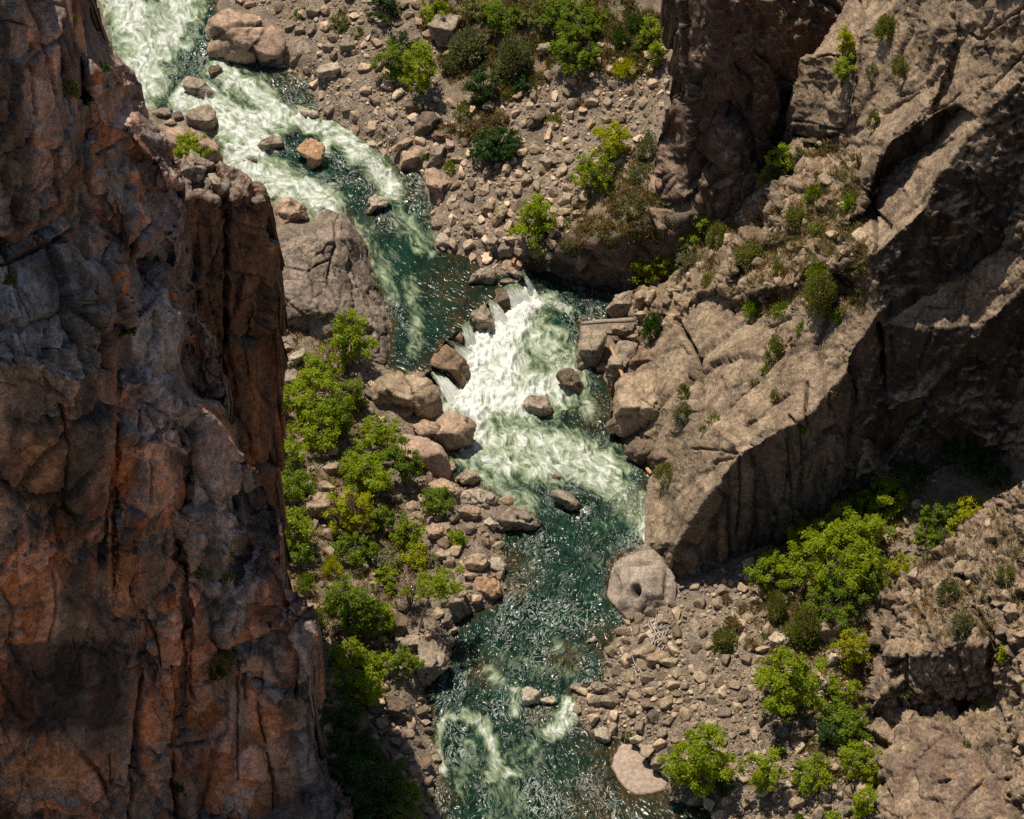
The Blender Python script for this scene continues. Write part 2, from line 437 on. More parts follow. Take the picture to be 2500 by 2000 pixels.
def ground():
    U, V = np.meshgrid(g_us, g_vs)
    Wp = P(U, V, GZ); n = grid_normals(Wp)
    p = Wp.reshape(-1, 3)
    d = 0.28 * fbm(p * 0.5, 3, seed=5) + 0.14 * fbm(p * 2.2, 3, 0.6, seed=6)
    d = np.where(GWET.ravel(), d * 0.4, d)
    # the low cliff under the bank is fractured bedrock
    band = inside([(1290, 582), (1620, 535), (1730, 520), (1740, 660), (1480, 730), (1290, 690)], U, V).ravel()
    if band.any():
        rel, crk, rr = blocks(p[band] * np.array([0.35, 0.35, 0.22]), 4)
        d[band] += 0.7 * rel - 0.3 * crk
    q = p + n.reshape(-1, 3) * d[:, None]
    global GZS
    GZS = q[:, 2].reshape(GZ.shape)
    t = fbm(p * 0.9, 4, seed=8)
    c = mix((0.275, 0.22, 0.162), (0.175, 0.139, 0.106), sstep(-0.3, 0.4, t))
    vm = veg_mask(U, V).ravel() * sstep(-0.5, 0.1, fbm(p * 0.5, 3, seed=19))
    c = mix(c, mix((0.28, 0.19, 0.11), (0.13, 0.11, 0.06), sstep(-0.2, 0.3, fbm(p * 1.1, 3, seed=21))), vm * 0.85)
    c = mix(c, mix((0.17, 0.12, 0.095), (0.075, 0.06, 0.05), sstep(-0.2, 0.3, t)), band * 0.9)
    wet = GWET.ravel()
    c = np.where(wet[:, None], np.array((0.09, 0.055, 0.025)), c)
    nu, nv = len(g_us), len(g_vs)
    ii = np.arange(nu * nv).reshape(nv, nu)
    F = np.stack([ii[:-1, :-1], ii[1:, :-1], ii[1:, 1:], ii[:-1, 1:]], -1).reshape(-1, 4)
    # wide apron beyond the picture
    ring = np.concatenate([ii[0, :], ii[1:, -1], ii[-1, -2::-1], ii[-2:0:-1, 0]])
    cen = q.mean(0); far = []
    for x in q[ring]:
        dv = x - cen; dv[2] = 0; L = np.linalg.norm(dv); far.append(x + dv / L * 700 + np.array([0, 0, 6.0]))
    base = len(q); m = len(ring)
    F2 = np.array([[ring[k], ring[(k + 1) % m], base + (k + 1) % m, base + k] for k in range(m)])
    me = new_mesh('ground', np.vstack([q, far]), np.vstack([F, F2]), np.vstack([c, c[ring]]), M_GROUND)
    tag(link('ground', me), kind='structure')
ground()

# ---------------------------------------------------------------- water
def water_mat():
    m, nt, out = nodes_mat('river_water'); L = nt.links.new
    b = N(nt, 'ShaderNodeBsdfPrincipled'); b.inputs['IOR'].default_value = 1.333; b.inputs['Specular IOR Level'].default_value = 0.34
    col = N(nt, 'ShaderNodeAttribute', attribute_name='Col'); fo = N(nt, 'ShaderNodeAttribute', attribute_name='foam'); fl = N(nt, 'ShaderNodeAttribute', attribute_name='flow')
    # streaks of foam along the current
    mp = N(nt, 'ShaderNodeMapping'); mp.inputs['Scale'].default_value = (0.85, 1.75, 1.0); L(fl.outputs['Vector'], mp.inputs[0])
    n1 = N(nt, 'ShaderNodeTexNoise', Scale=1.0, Detail=6.0, Roughness=0.6, Distortion=0.4); L(mp.outputs[0], n1.inputs['Vector'])
    a1 = N(nt, 'ShaderNodeMath', operation='SUBTRACT'); L(n1.outputs['Fac'], a1.inputs[0]); a1.inputs[1].default_value = 0.5
    kf = N(nt, 'ShaderNodeMapRange'); kf.inputs['From Min'].default_value = 0.3; kf.inputs['From Max'].default_value = 1.0; kf.inputs['To Min'].default_value = 1.9; kf.inputs['To Max'].default_value = 1.05; L(fo.outputs['Fac'], kf.inputs['Value'])
    a2 = N(nt, 'ShaderNodeMath', operation='MULTIPLY_ADD'); L(a1.outputs[0], a2.inputs[0]); L(kf.outputs[0], a2.inputs[1]); L(fo.outputs['Fac'], a2.inputs[2])
    g = N(nt, 'ShaderNodeMath', operation='MULTIPLY'); L(fo.outputs['Fac'], g.inputs[0]); g.inputs[1].default_value = 3.0; g.use_clamp = True
    a3 = N(nt, 'ShaderNodeMath', operation='MULTIPLY'); L(a2.outputs[0], a3.inputs[0]); L(g.outputs[0], a3.inputs[1])
    rp = N(nt, 'ShaderNodeValToRGB'); e = rp.color_ramp.elements
    e[0].position = 0.16; e[0].color = (0, 0, 0, 1); e[1].position = 1.0; e[1].color = (1, 1, 1, 1)
    L(a3.outputs[0], rp.inputs[0])
    cr = N(nt, 'ShaderNodeValToRGB'); e = cr.color_ramp.elements
    e[0].position = 0.0; e[0].color = (0.13, 0.21, 0.09, 1); e[1].position = 1.0; e[1].color = (0.70, 0.735, 0.685, 1)
    x = cr.color_ramp.elements.new(0.5); x.color = (0.40, 0.49, 0.29, 1)
    L(rp.outputs[0], cr.inputs[0])
    mx = N(nt, 'ShaderNodeMix', data_type='RGBA'); L(rp.outputs[0], mx.inputs[0]); L(col.outputs['Color'], mx.inputs[6]); L(cr.outputs[0], mx.inputs[7])
    # thin broken lines of froth and painted sun glints on the chop
    mp3 = N(nt, 'ShaderNodeMapping'); mp3.inputs['Scale'].default_value = (0.7, 1.4, 1.0); L(fl.outputs['Vector'], mp3.inputs[0])
    n3 = N(nt, 'ShaderNodeTexNoise', Scale=0.85, Detail=4.5, Roughness=0.62, Distortion=1.9); L(mp3.outputs[0], n3.inputs['Vector'])
    d3 = N(nt, 'ShaderNodeMath', operation='SUBTRACT'); L(n3.outputs['Fac'], d3.inputs[0]); d3.inputs[1].default_value = 0.5
    d4 = N(nt, 'ShaderNodeMath', operation='ABSOLUTE'); L(d3.outputs[0], d4.inputs[0])
    d5 = N(nt, 'ShaderNodeMapRange'); d5.inputs['From Min'].default_value = 0.03; d5.inputs['From Max'].default_value = 0.002; d5.inputs['To Min'].default_value = 0.0; d5.inputs['To Max'].default_value = 0.95
    L(d4.outputs[0], d5.inputs['Value'])
    la = N(nt, 'ShaderNodeAttribute', attribute_name='lace'); d6 = N(nt, 'ShaderNodeMath', operation='MULTIPLY'); L(d5.outputs[0], d6.inputs[0]); L(la.outputs['Fac'], d6.inputs[1])
    mxl = N(nt, 'ShaderNodeMix', data_type='RGBA'); L(d6.outputs[0], mxl.inputs[0]); L(mx.outputs[2], mxl.inputs[6]); mxl.inputs[7].default_value = (0.44, 0.47, 0.42, 1)
    L(mxl.outputs[2], b.inputs['Base Color'])
    rr = N(nt, 'ShaderNodeMapRange'); rr.inputs['To Min'].default_value = 0.22; rr.inputs['To Max'].default_value = 0.75; rr.inputs['From Max'].default_value = 0.6
    L(rp.outputs[0], rr.inputs['Value']); L(rr.outputs[0], b.inputs['Roughness'])
    geo = N(nt, 'ShaderNodeNewGeometry')
    n2 = N(nt, 'ShaderNodeTexNoise', Scale=1.7, Detail=1.2, Roughness=0.5, Distortion=0.7)
    mp2 = N(nt, 'ShaderNodeMapping'); mp2.inputs['Scale'].default_value = (0.62, 1.25, 1.0); L(fl.outputs['Vector'], mp2.inputs[0]); L(mp2.outputs[0], n2.inputs['Vector'])
    ad = N(nt, 'ShaderNodeMath', operation='MULTIPLY_ADD'); L(rp.outputs[0], ad.inputs[0]); ad.inputs[1].default_value = 0.5; L(n2.outputs['Fac'], ad.inputs[2])
    bp = N(nt, 'ShaderNodeBump', Strength=0.8, Distance=0.36); L(ad.outputs[0], bp.inputs['Height']); L(bp.outputs[0], b.inputs['Normal'])
    L(b.outputs[0], out.inputs['Surface'])
    return m
M_WATER = water_mat()

FLOW_UP = [(240, -430), (300, -140), (400, 100), (470, 230), (570, 300), (700, 390), (850, 450), (950, 560), (1010, 690), (1080, 800), (1160, 880)]
FLOW_LO = [(1100, 700), (1190, 800), (1235, 900), (1250, 1020), (1330, 1140), (1430, 1240), (1420, 1380), (1270, 1540), (1190, 1700), (1250, 1850), (1330, 2100)]
# (line, half width px, strength)
FOAM_UP = [([(230, -400), (300, -200), (330, -60)], 90, .6), ([(270, -60), (320, 40), (350, 130), (340, 210)], 70, .76), ([(430, -40), (440, 30), (400, 100)], 65, .7), ([(350, 140), (345, 250)], 45, .6), ([(430, 262), (455, 225), (520, 235)], 26, .9), ([(440, 270), (505, 262), (560, 285), (610, 310), (690, 300)], 38, .8),
  ([(530, 175), (590, 210), (650, 250), (690, 300)], 38, .72), ([(530, 300), (590, 335), (650, 352)], 40, .8), ([(580, 385), (640, 430), (730, 470), (800, 505)], 48, .78), ([(690, 290), (760, 305), (830, 330), (870, 375), (920, 410), (960, 470)], 30, .78),
  ([(560, 370), (600, 372), (640, 385)], 18, .9), ([(790, 390), (800, 350)], 18, .7), ([(870, 560), (900, 600), (940, 650)], 45, .26), ([(940, 480), (1000, 560), (1040, 600)], 45, .3), ([(915, 640), (945, 690), (965, 740)], 26, .3), ([(1000, 690), (1020, 780), (1010, 860)], 26, .32)]
FOAM_LO = [([(1285, 745), (1250, 800), (1190, 835), (1160, 890), (1135, 985), (1150, 1050)], 62, 1.05), ([(1230, 850), (1230, 930)], 75, .95), ([(1300, 790), (1340, 850), (1385, 900), (1370, 960)], 52, .58), ([(1180, 960), (1260, 985), (1320, 960)], 60, .9), ([(1150, 1040), (1200, 1080), (1300, 1080), (1400, 1110), (1480, 1150)], 58, .68),
  ([(1150, 1110), (1230, 1140), (1340, 1140), (1440, 1160), (1515, 1205)], 46, .6), ([(1200, 1180), (1290, 1230)], 32, .42), ([(1480, 1170), (1525, 1230), (1560, 1280)], 35, .45), ([(1566, 1215), (1572, 1310)], 16, .62), ([(1310, 755), (1345, 745), (1390, 760)], 12, .7), ([(1415, 880), (1430, 960), (1440, 1010)], 26, .4),
  ([(1450, 1270), (1490, 1330), (1440, 1380)], 70, .15), ([(1330, 1380), (1400, 1450)], 60, .1), ([(1230, 1620), (1330, 1630), (1430, 1640)], 46, .2), ([(1080, 1765), (1093, 1752), (1110, 1762), (1132, 1746)], 10, .6), ([(1132, 1746), (1178, 1775), (1203, 1825), (1216, 1890)], 20, .62), ([(1078, 1775), (1068, 1840), (1085, 1890)], 14, .5),
  ([(1395, 1728), (1375, 1770), (1345, 1795)], 26, .78), ([(1262, 1690), (1258, 1740)], 18, .5), ([(1195, 1905), (1260, 1890)], 26, .42), ([(1200, 1640), (1215, 1665)], 26, .36), ([(1320, 1800), (1250, 1900), (1230, 2010)], 80, .22), ([(1150, 1820), (1130, 1930)], 40, .25), ([(1360, 1580), (1420, 1600)], 30, .2), ([(1277, 758), (1280, 770)], 20, 1.15), ([(1232, 808), (1240, 815)], 20, 1.15), ([(1150, 868), (1165, 880)], 16, 1.1), ([(1112, 985), (1130, 985)], 18, 1.15), ([(1305, 735), (1315, 745)], 12, .9)]
BROWN = [(700, 205, 60), (745, 235, 45), (1150, 645, 45), (1100, 705, 70), (1130, 740, 50), (1120, 785, 40), (1262, 1410, 42), (1250, 1370, 35), (1260, 1440, 30), (1540, 1870, 110), (1480, 1960, 90), (1640, 1990, 90), (1070, 1935, 45), (1320, 1745, 36), (1470, 1560, 40), (1030, 905, 40), (1340, 1160, 22), (940, 430, 40), (1010, 465, 40), (920, 545, 30), (1180, 1640, 40), (1380, 1610, 40), (1560, 1530, 30), (1450, 1010, 50), (1130, 1500, 30)]

def river(name, poly, flow, foams, upper, label):
    o = np.array(poly); step = 2.6
    us = np.arange(o[:, 0].min() - 30, o[:, 0].max() + 30, step); vs = np.arange(max(-400, o[:, 1].min() - 30), min(2110, o[:, 1].max() + 30), step)
    U, V = np.meshgrid(us, vs)
    d = polydist(poly, U, V, True); ins = inside(poly, U, V)
    dam_side = polydist(DAM, U, V) < 30
    Mk = ins | ((d < 26) & ~dam_side) | ((d < (3 if upper else 26)) & dam_side)
    sel = np.where(Mk.ravel())[0]
    u = U.ravel()[sel]; v = V.ravel()[sel]; dd = np.where(ins, d, 0).ravel()[sel]
    z = water_z(u, v, upper); p = P(u, v, z)
    # flow coordinates in metres
    fl = np.array(flow, float); fw = P(fl[:, 0], fl[:, 1], np.full(len(fl), 1.0 if not upper else 2.5))[:, :2]
    best = np.full(len(p), 1e9); s = np.zeros(len(p)); t = np.zeros(len(p)); acc = 0.0
    for a, b in zip(fw[:-1], fw[1:]):
        e = b - a; Ln = np.linalg.norm(e); e = e / Ln; r = p[:, :2] - a
        al = r @ e; pe = r[:, 0] * e[1] - r[:, 1] * e[0]; cl = np.clip(al, 0, Ln); ds = np.sqrt((al - cl) ** 2 + pe ** 2)
        m = ds < best; best[m] = ds[m]; s[m] = acc + al[m]; t[m] = pe[m]; acc += Ln
    wv = 0.5 * np.stack([fbm(p * 0.35, 3, seed=71), fbm(p * 0.35, 3, seed=72)], 1)
    flowc = np.stack([s + wv[:, 0] * 2.2, t + wv[:, 1] * 2.2, np.zeros(len(p)) + (5 if upper else 0)], 1)
    f = np.zeros(len(p))
    for line, w, st in foams:
        q = polydist(line, u + fbm(p * 0.5, 2, seed=74) * w * 0.5, v + fbm(p * 0.5, 2, seed=75) * w * 0.5)
        f = np.maximum(f, st * np.exp(-(q / w) ** 2 * 1.1))
    lace = fbm(flowc * np.array([0.35, 0.8, 1]), 4, 0.6, seed=78, ridged=True)
    f = f * (1 + 0.55 * (lace - 0.15) * sstep(0.85, 0.35, f)) + 0.12 * lace * sstep(0.1, 0.5, f) + 0.05
    shore = sstep(14, 2, dd) * 0.2 * sstep(-0.1, 0.4, fbm(p * 1.2, 3, seed=79)); f = f + shore
    # swell, standing waves, chop
    rough = 0.35 + 0.9 * np.clip(f, 0, 1)
    if upper: rough *= 0.3 + 0.7 * sstep(560, 430, v) + 0.25 * sstep(640, 760, u)
    h = 0.24 * fbm(flowc * np.array([0.45, 0.7, 1]), 2, seed=80, ridged=True) + 0.19 * fbm(flowc * np.array([0.9, 1.5, 1]), 3, 0.6, seed=81, ridged=True) + 0.035 * fbm(flowc * np.array([2.6, 4.0, 1]), 2, seed=83)
    calm = np.ones(len(p))
    if upper: calm = 0.28 + 0.72 * np.maximum(sstep(640, 500, v), sstep(45, 12, polydist([(840, 520), (900, 620), (950, 720), (990, 860)], u, v)) * 0.8)
    else: calm = 1 - 0.75 * sstep(1480, 1560, u) * sstep(1780, 1860, v)
    p = p.copy(); p[:, 2] += h * (0.6 + 0.9 * rough + 1.3 * sstep(0.75, 1.05, f)) * calm * sstep(0, 12, dd + 3)
    # colour of the depth
    c = mix((0.002, 0.017, 0.010), (0.006, 0.034, 0.018), sstep(-0.3, 0.4, fbm(p * 0.4, 3, seed=85)))
    br = np.zeros(len(p))
    for bu, bv, w in BROWN: br = np.maximum(br, np.exp(-(((u - bu) ** 2 + (v - bv) ** 2) / w ** 2)))
    br = np.maximum(br * (0.62 if upper else 0.9), 0.8 * sstep(22, 2, dd)) * sstep(-0.45, 0.25, fbm(p * 0.8, 4, 0.6, seed=86) + 0.15)
    bc = mix((0.075, 0.042, 0.010), (0.022, 0.018, 0.008), sstep(-0.3, 0.3, fbm(p * 1.4, 3, seed=88)))
    c = mix(c, bc, np.clip(br, 0, 1))
    lc = calm * (0.08 + 0.92 * sstep(-0.2, 0.3, fbm(flowc * np.array([0.16, 0.3, 1]), 3, seed=95)))
    if not upper: lc = lc * (0.7 + 0.3 * sstep(1100, 1300, v))
    else: lc = lc * 0.8 * sstep(0.3, 0.8, calm)
    idx = np.full(U.size, -1, np.int64); idx[sel] = np.arange(len(sel)); idx = idx.reshape(U.shape)
    a, b, cc, d4 = idx[:-1, :-1], idx[1:, :-1], idx[1:, 1:], idx[:-1, 1:]
    ok = (a >= 0) & (b >= 0) & (cc >= 0) & (d4 >= 0)
    me = new_mesh(name, p, np.stack([a[ok], b[ok], cc[ok], d4[ok]], 1), c, M_WATER, attrs={'foam': np.clip(f, 0, 1.2), 'flow': flowc, 'lace': lc})
    return tag(link(name, me), label, kind='structure')
river('river', UPPER, FLOW_UP, FOAM_UP, True, 'upstream rapids and dark green pool above the boulder dam')
river('river', LOWER, FLOW_LO, FOAM_LO, False, 'foaming plunge pool and dark rapids below the boulder dam')

# the small fan of fine gravel
def beach():
    pl = S('c8', [(1690, 1330), (1715, 1275), (1750, 1235), (1800, 1240), (1890, 1290), (1940, 1390), (2000, 1450), (2050, 1490), (2030, 1545), (1940, 1570), (1850, 1578), (1780, 1545), (1720, 1470), (1685, 1400)])
    us = np.arange(1480, 1650, 2.5); vs = np.arange(1790, 1960, 2.5); U, V = np.meshgrid(us, vs)
    Mk = inside(pl, U, V); d = polydist(pl, U, V, True)
    sel = np.where(Mk.ravel())[0]; dd = d.ravel()[sel]
    z = -0.36 + np.clip(dd * 0.03, 0, 1.0) * 0.22
    gz = ground_z(U.ravel()[sel], V.ravel()[sel]); z = np.where(dd > 5, np.maximum(z, np.minimum(gz + 0.05, -0.05)), z)
    p = P(U.ravel()[sel], V.ravel()[sel], z); p[:, 2] += 0.03 * fbm(p * 3, 3, seed=91)
    c = mix((0.56, 0.44, 0.345), (0.42, 0.325, 0.25), sstep(-0.3, 0.3, fbm(p * 2, 4, seed=92)))
    c = mix(c, (0.14, 0.09, 0.055), sstep(9, 1, dd) * 0.8)
    idx = np.full(U.size, -1, np.int64); idx[sel] = np.arange(len(sel)); idx = idx.reshape(U.shape)
    a, b, cc, d4 = idx[:-1, :-1], idx[1:, :-1], idx[1:, 1:], idx[:-1, 1:]
    ok = (a >= 0) & (b >= 0) & (cc >= 0) & (d4 >= 0)
    me = new_mesh('beach', p, np.stack([a[ok], b[ok], cc[ok], d4[ok]], 1), c, rock_mat('fine_gravel', fine=14, bump=0.8, lo=0.6, hi=1.35))
    tag(link('beach', me), 'pale pinkish fan of fine gravel at the water edge', kind='structure')
beach()
# ---------------------------------------------------------------- canyon walls
def frame_of(stretch_dir, k):
    """coordinates squeezed by 1/k along a direction: cells become long that way"""
    d = np.asarray(stretch_dir, float); d /= np.linalg.norm(d)
    return np.eye(3) - np.outer(d, d) * (1 - 1.0 / k)


# long fissures of the shaded cliff (photo pixels): line, half width, depth
FISS = [(S('c4', [(630, 780), (660, 950), (685, 1100), (690, 1400), (655, 1600), (640, 1725)]) + S('c7', [(640, 60), (628, 180)]), 4, 1.3), (S('c4', [(380, 850), (408, 1000), (418, 1200), (400, 1450)]), 3, .8), (S('c4', [(1165, 1050), (1172, 1200), (1160, 1400), (1150, 1725)]), 3.5, .9), (S('c4', [(1500, 1180), (1490, 1400), (1510, 1600)]), 3, .7), (S('c4', [(940, 1180), (935, 1300), (925, 1430)]), 2.5, .5),
 (S('c7', [(1140, 0), (1150, 250), (1185, 420), (1185, 800), (1200, 1000)]), 3.5, .9), (S('c7', [(870, 620), (872, 850), (862, 1050), (830, 1350), (795, 1725)]), 4.5, 1.4), (S('c7', [(1060, 750), (1095, 950), (1098, 1250), (1088, 1500), (1110, 1725)]), 4.5, 1.3), (S('c7', [(850, 230), (870, 420), (960, 560), (985, 650), (1010, 760), (1060, 830)]), 3, .8), (S('c7', [(1470, 420), (1475, 900), (1470, 1500)]), 2.5, .5), (S('c7', [(1625, 850), (1605, 1080), (1640, 1250)]), 3, .7), (S('c7', [(1750, 350), (1760, 560), (1800, 760), (1850, 1000)]), 3.5, .8), (S('c7', [(1660, 1320), (1690, 1500), (1700, 1700)]), 2.5, .5), (S('c7', [(300, 620), (340, 400), (330, 200)]), 2.5, .5), (S('c7', [(675, 1320), (680, 1500)]), 2, .4), (S('c7', [(1500, 900), (1515, 820), (1520, 1000)]), 3, .7), (S('c7', [(1100, 1270), (1180, 1280), (1275, 1255)]), 3, .9),
 (S('c1', [(165, 260), (185, 480), (215, 700)]), 3, .7), (S('c1', [(225, 0), (250, 200), (300, 420), (330, 560)]), 5, 1.6), (S('c1', [(385, 130), (400, 350), (412, 560), (440, 700)]), 3.5, .9), (S('c1', [(465, 0), (470, 200), (455, 430)]), 3, .8), (S('c1', [(540, 40), (535, 250), (545, 440)]), 2.5, .6), (S('c1', [(0, 140), (60, 125), (150, 160)]), 2.5, .6), (S('c1', [(640, 960), (780, 870), (850, 880)]), 2.5, .5), (S('c1', [(480, 820), (490, 1050), (520, 1120)]), 3, .8), (S('c1', [(780, 1560), (860, 1430), (930, 1380), (945, 1200)]), 4, 1.2), (S('c1', [(0, 1000), (180, 900), (210, 770)]), 2.5, .5), (S('c1', [(0, 1460), (160, 1400), (370, 1270), (380, 1130)]), 4, 1.0), (S('c1', [(590, 1130), (640, 1350), (640, 1640)]), 3, .7), (S('c1', [(0, 1640), (200, 1560), (400, 1450), (520, 1370)]), 4, 1.1),
 (S('c4', [(700, 380), (830, 300), (960, 180), (1010, 60)]), 4, 1.3), (S('c4', [(640, 330), (690, 480), (700, 620)]), 3, .8), (S('c4', [(850, 830), (960, 850), (1040, 900)]), 2.5, .5), (S('c4', [(860, 880), (870, 1000), (830, 1130)]), 3, .7), (S('c4', [(60, 0), (150, 180), (230, 330)]), 2, .4), (S('c4', [(0, 690), (250, 720), (420, 800)]), 2, .4)]
def fissures(p, u, v):
    ju = u + 3.5 * fbm(np.stack([v / 22, u / 60, u * 0], 1), 3, seed=31); jv = v + 3.0 * fbm(np.stack([u / 22, v / 60, u * 0], 1), 3, seed=32)
    g = np.zeros(len(u)); dep = np.zeros(len(u)); side = np.zeros(len(u))
    for ln, w_, dp in FISS:
        L_ = np.array(ln); m = (u > L_[:, 0].min() - 40) & (u < L_[:, 0].max() + 40) & (v > L_[:, 1].min() - 40) & (v < L_[:, 1].max() + 40)
        if not m.any(): continue
        q = polydist(ln, ju[m], jv[m]); x = np.exp(-(q / w_) ** 2); g[m] = np.maximum(g[m], x); dep[m] = np.maximum(dep[m], x * dp)
        side[m] = np.maximum(side[m], np.exp(-(q / (4.5 * w_)) ** 2) * (dp > 0.65))
    return g, dep, side

ZONES = [([(300, 930), (440, 940), (550, 1030), (600, 1140), (640, 1190), (600, 1300), (560, 1400), (480, 1300), (460, 1120), (340, 1080)], (0.34, 0.26, 0.225), .7), ([(0, 650), (170, 660), (260, 770), (285, 900), (200, 930), (0, 890)], (0.27, 0.245, 0.225), .75), ([(398, 690), (450, 740), (445, 900), (330, 880), (300, 800)], (0.25, 0.215, 0.19), .7),
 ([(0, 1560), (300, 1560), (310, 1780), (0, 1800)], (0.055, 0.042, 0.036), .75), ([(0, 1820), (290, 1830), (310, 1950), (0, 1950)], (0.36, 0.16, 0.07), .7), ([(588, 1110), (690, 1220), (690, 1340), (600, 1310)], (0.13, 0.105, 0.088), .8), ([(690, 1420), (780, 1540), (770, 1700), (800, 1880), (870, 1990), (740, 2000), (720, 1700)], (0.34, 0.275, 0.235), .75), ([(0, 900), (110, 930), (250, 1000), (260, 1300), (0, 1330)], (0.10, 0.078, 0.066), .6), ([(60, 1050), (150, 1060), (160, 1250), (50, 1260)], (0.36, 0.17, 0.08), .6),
 ([(470, 1360), (600, 1400), (620, 1560), (500, 1560)], (0.26, 0.225, 0.2), .6), ([(255, 1320), (330, 1320), (340, 1500), (270, 1560)], (0.46, 0.2, 0.09), .65), ([(640, 1760), (720, 1800), (730, 1990), (620, 1990)], (0.48, 0.235, 0.13), .6), ([(330, 480), (460, 480), (470, 640), (380, 640)], (0.31, 0.215, 0.185), .6), ([(240, 60), (350, 200), (370, 300), (300, 330), (230, 240)], (0.40, 0.23, 0.16), .6)]

def disp_left(p, n, u, v):
    A = frame_of((0.05, 0, 1), 1.8)
    q = p @ A.T
    r1, k1, c1 = blocks(q * 0.17, 1, 0.05); r2, k2, c2 = blocks(q * 0.5, 2, 0.08); r3, k3, c3 = blocks((p @ frame_of((0.05, 0, 1), 1.7).T) * 1.2, 3, 0.2)
    rough = sstep(-0.25, 0.25, fbm(p * 0.12, 3, seed=33))
    fg, fd, fs = fissures(p, u, v); sc = 0.45 + 0.9 * sstep(-0.3, 0.35, fbm(p * 0.09 + 7, 2, seed=35))
    d = 0.85 * r1 * sc + 0.42 * r2 * (0.3 + 1.1 * rough) + 0.16 * r3 * (0.25 + rough) - 0.4 * k1 * sc - 0.32 * k2 * (0.2 + rough) - 0.14 * k3 * rough - fd
    d = d + 0.2 * fbm(q * 0.5, 4, 0.6, 12) + 0.09 * fbm(p * 2.5, 3, 0.6, 14)
    return d, dict(k1=np.maximum(k1 * sc * 0.6, fg), k2=np.maximum(k2 * rough, k3 * rough * .6), c1=c1, c2=c2, c3=c3, rough=rough, side=fs)

def col_left(q, n, d, info, u, v):
    A = frame_of((0.05, 0, 1), 9.0); s = q @ A.T
    steep = sstep(0.75, 0.35, n[:, 2])
    t1 = fbm(s * 0.35, 4, 0.6, 41) + 0.35 * info['c1']; t2 = fbm(q * 0.25, 4, 0.6, 43); t3 = fbm(s * 0.8, 4, 0.6, 45); t4 = fbm(q * 1.2, 4, 0.6, 47)
    base = mix((0.165, 0.11, 0.08), (0.265, 0.175, 0.125), sstep(-0.4, 0.4, t2))
    low = sstep(600, 1500, v)
    orange = mix((0.52, 0.175, 0.06), (0.52, 0.25, 0.155), sstep(-0.3, 0.4, t4 + 0.4 * info['c2']))
    c = mix(base, orange, steep * sstep(0.02 - 0.18 * low, 0.34, t1 + 0.12 * t4) * 0.92)
    c = mix(c, (0.50, 0.18, 0.085), info['side'] * steep * sstep(-0.25, 0.3, t4) * 0.75)
    pink = sstep(60, 20, np.abs(u - 105 - 0.05 * v + 25 * t4)) * sstep(520, 400, v)
    c = mix(c, (0.52, 0.28, 0.19), pink * 0.8)
    c = mix(c, (0.27, 0.238, 0.215), sstep(0.42, 0.75, n[:, 2]) * 0.9)          # ledge tops lighter and greyer: sky light put into the colour
    c = mix(c, (0.30, 0.275, 0.26), sstep(0.25, 0.5, fbm(q * 0.9, 4, 0.65, 49)) * 0.5)
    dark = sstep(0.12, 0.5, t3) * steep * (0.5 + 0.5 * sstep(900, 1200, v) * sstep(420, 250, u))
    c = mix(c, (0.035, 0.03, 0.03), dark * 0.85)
    yel = sstep(0.3, 0.55, fbm(s * 0.6 + 5, 4, 0.6, 52)) * sstep(900, 1200, v) * sstep(420, 250, u)
    c = mix(c, (0.22, 0.15, 0.02), yel * 0.6)
    for pl, cc_, st in ZONES:
        m = (u > min(x for x, y in pl) - 40) & (u < max(x for x, y in pl) + 40) & (v > min(y for x, y in pl) - 40) & (v < max(y for x, y in pl) + 40)
        if m.any():
            wu_, wv_ = u[m] + 26 * t4[m], v[m] + 26 * t2[m]; dm = polydist(pl, wu_, wv_, True); k_ = np.where(inside(pl, wu_, wv_), sstep(0, 16, dm), 0) * st
            c[m] = mix(c[m], np.array(cc_) * (0.75 + 0.5 * sstep(-.4, .4, t4[m]))[:, None], k_)
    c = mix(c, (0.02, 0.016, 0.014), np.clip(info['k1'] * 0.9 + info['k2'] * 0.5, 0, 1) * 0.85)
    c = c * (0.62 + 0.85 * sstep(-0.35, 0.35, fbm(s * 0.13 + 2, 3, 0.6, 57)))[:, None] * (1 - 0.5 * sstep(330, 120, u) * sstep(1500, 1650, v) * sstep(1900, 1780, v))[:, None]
    return c * (1 + 0.3 * info['c2'] + 0.25 * info['c3'] * info['rough'])[:, None]

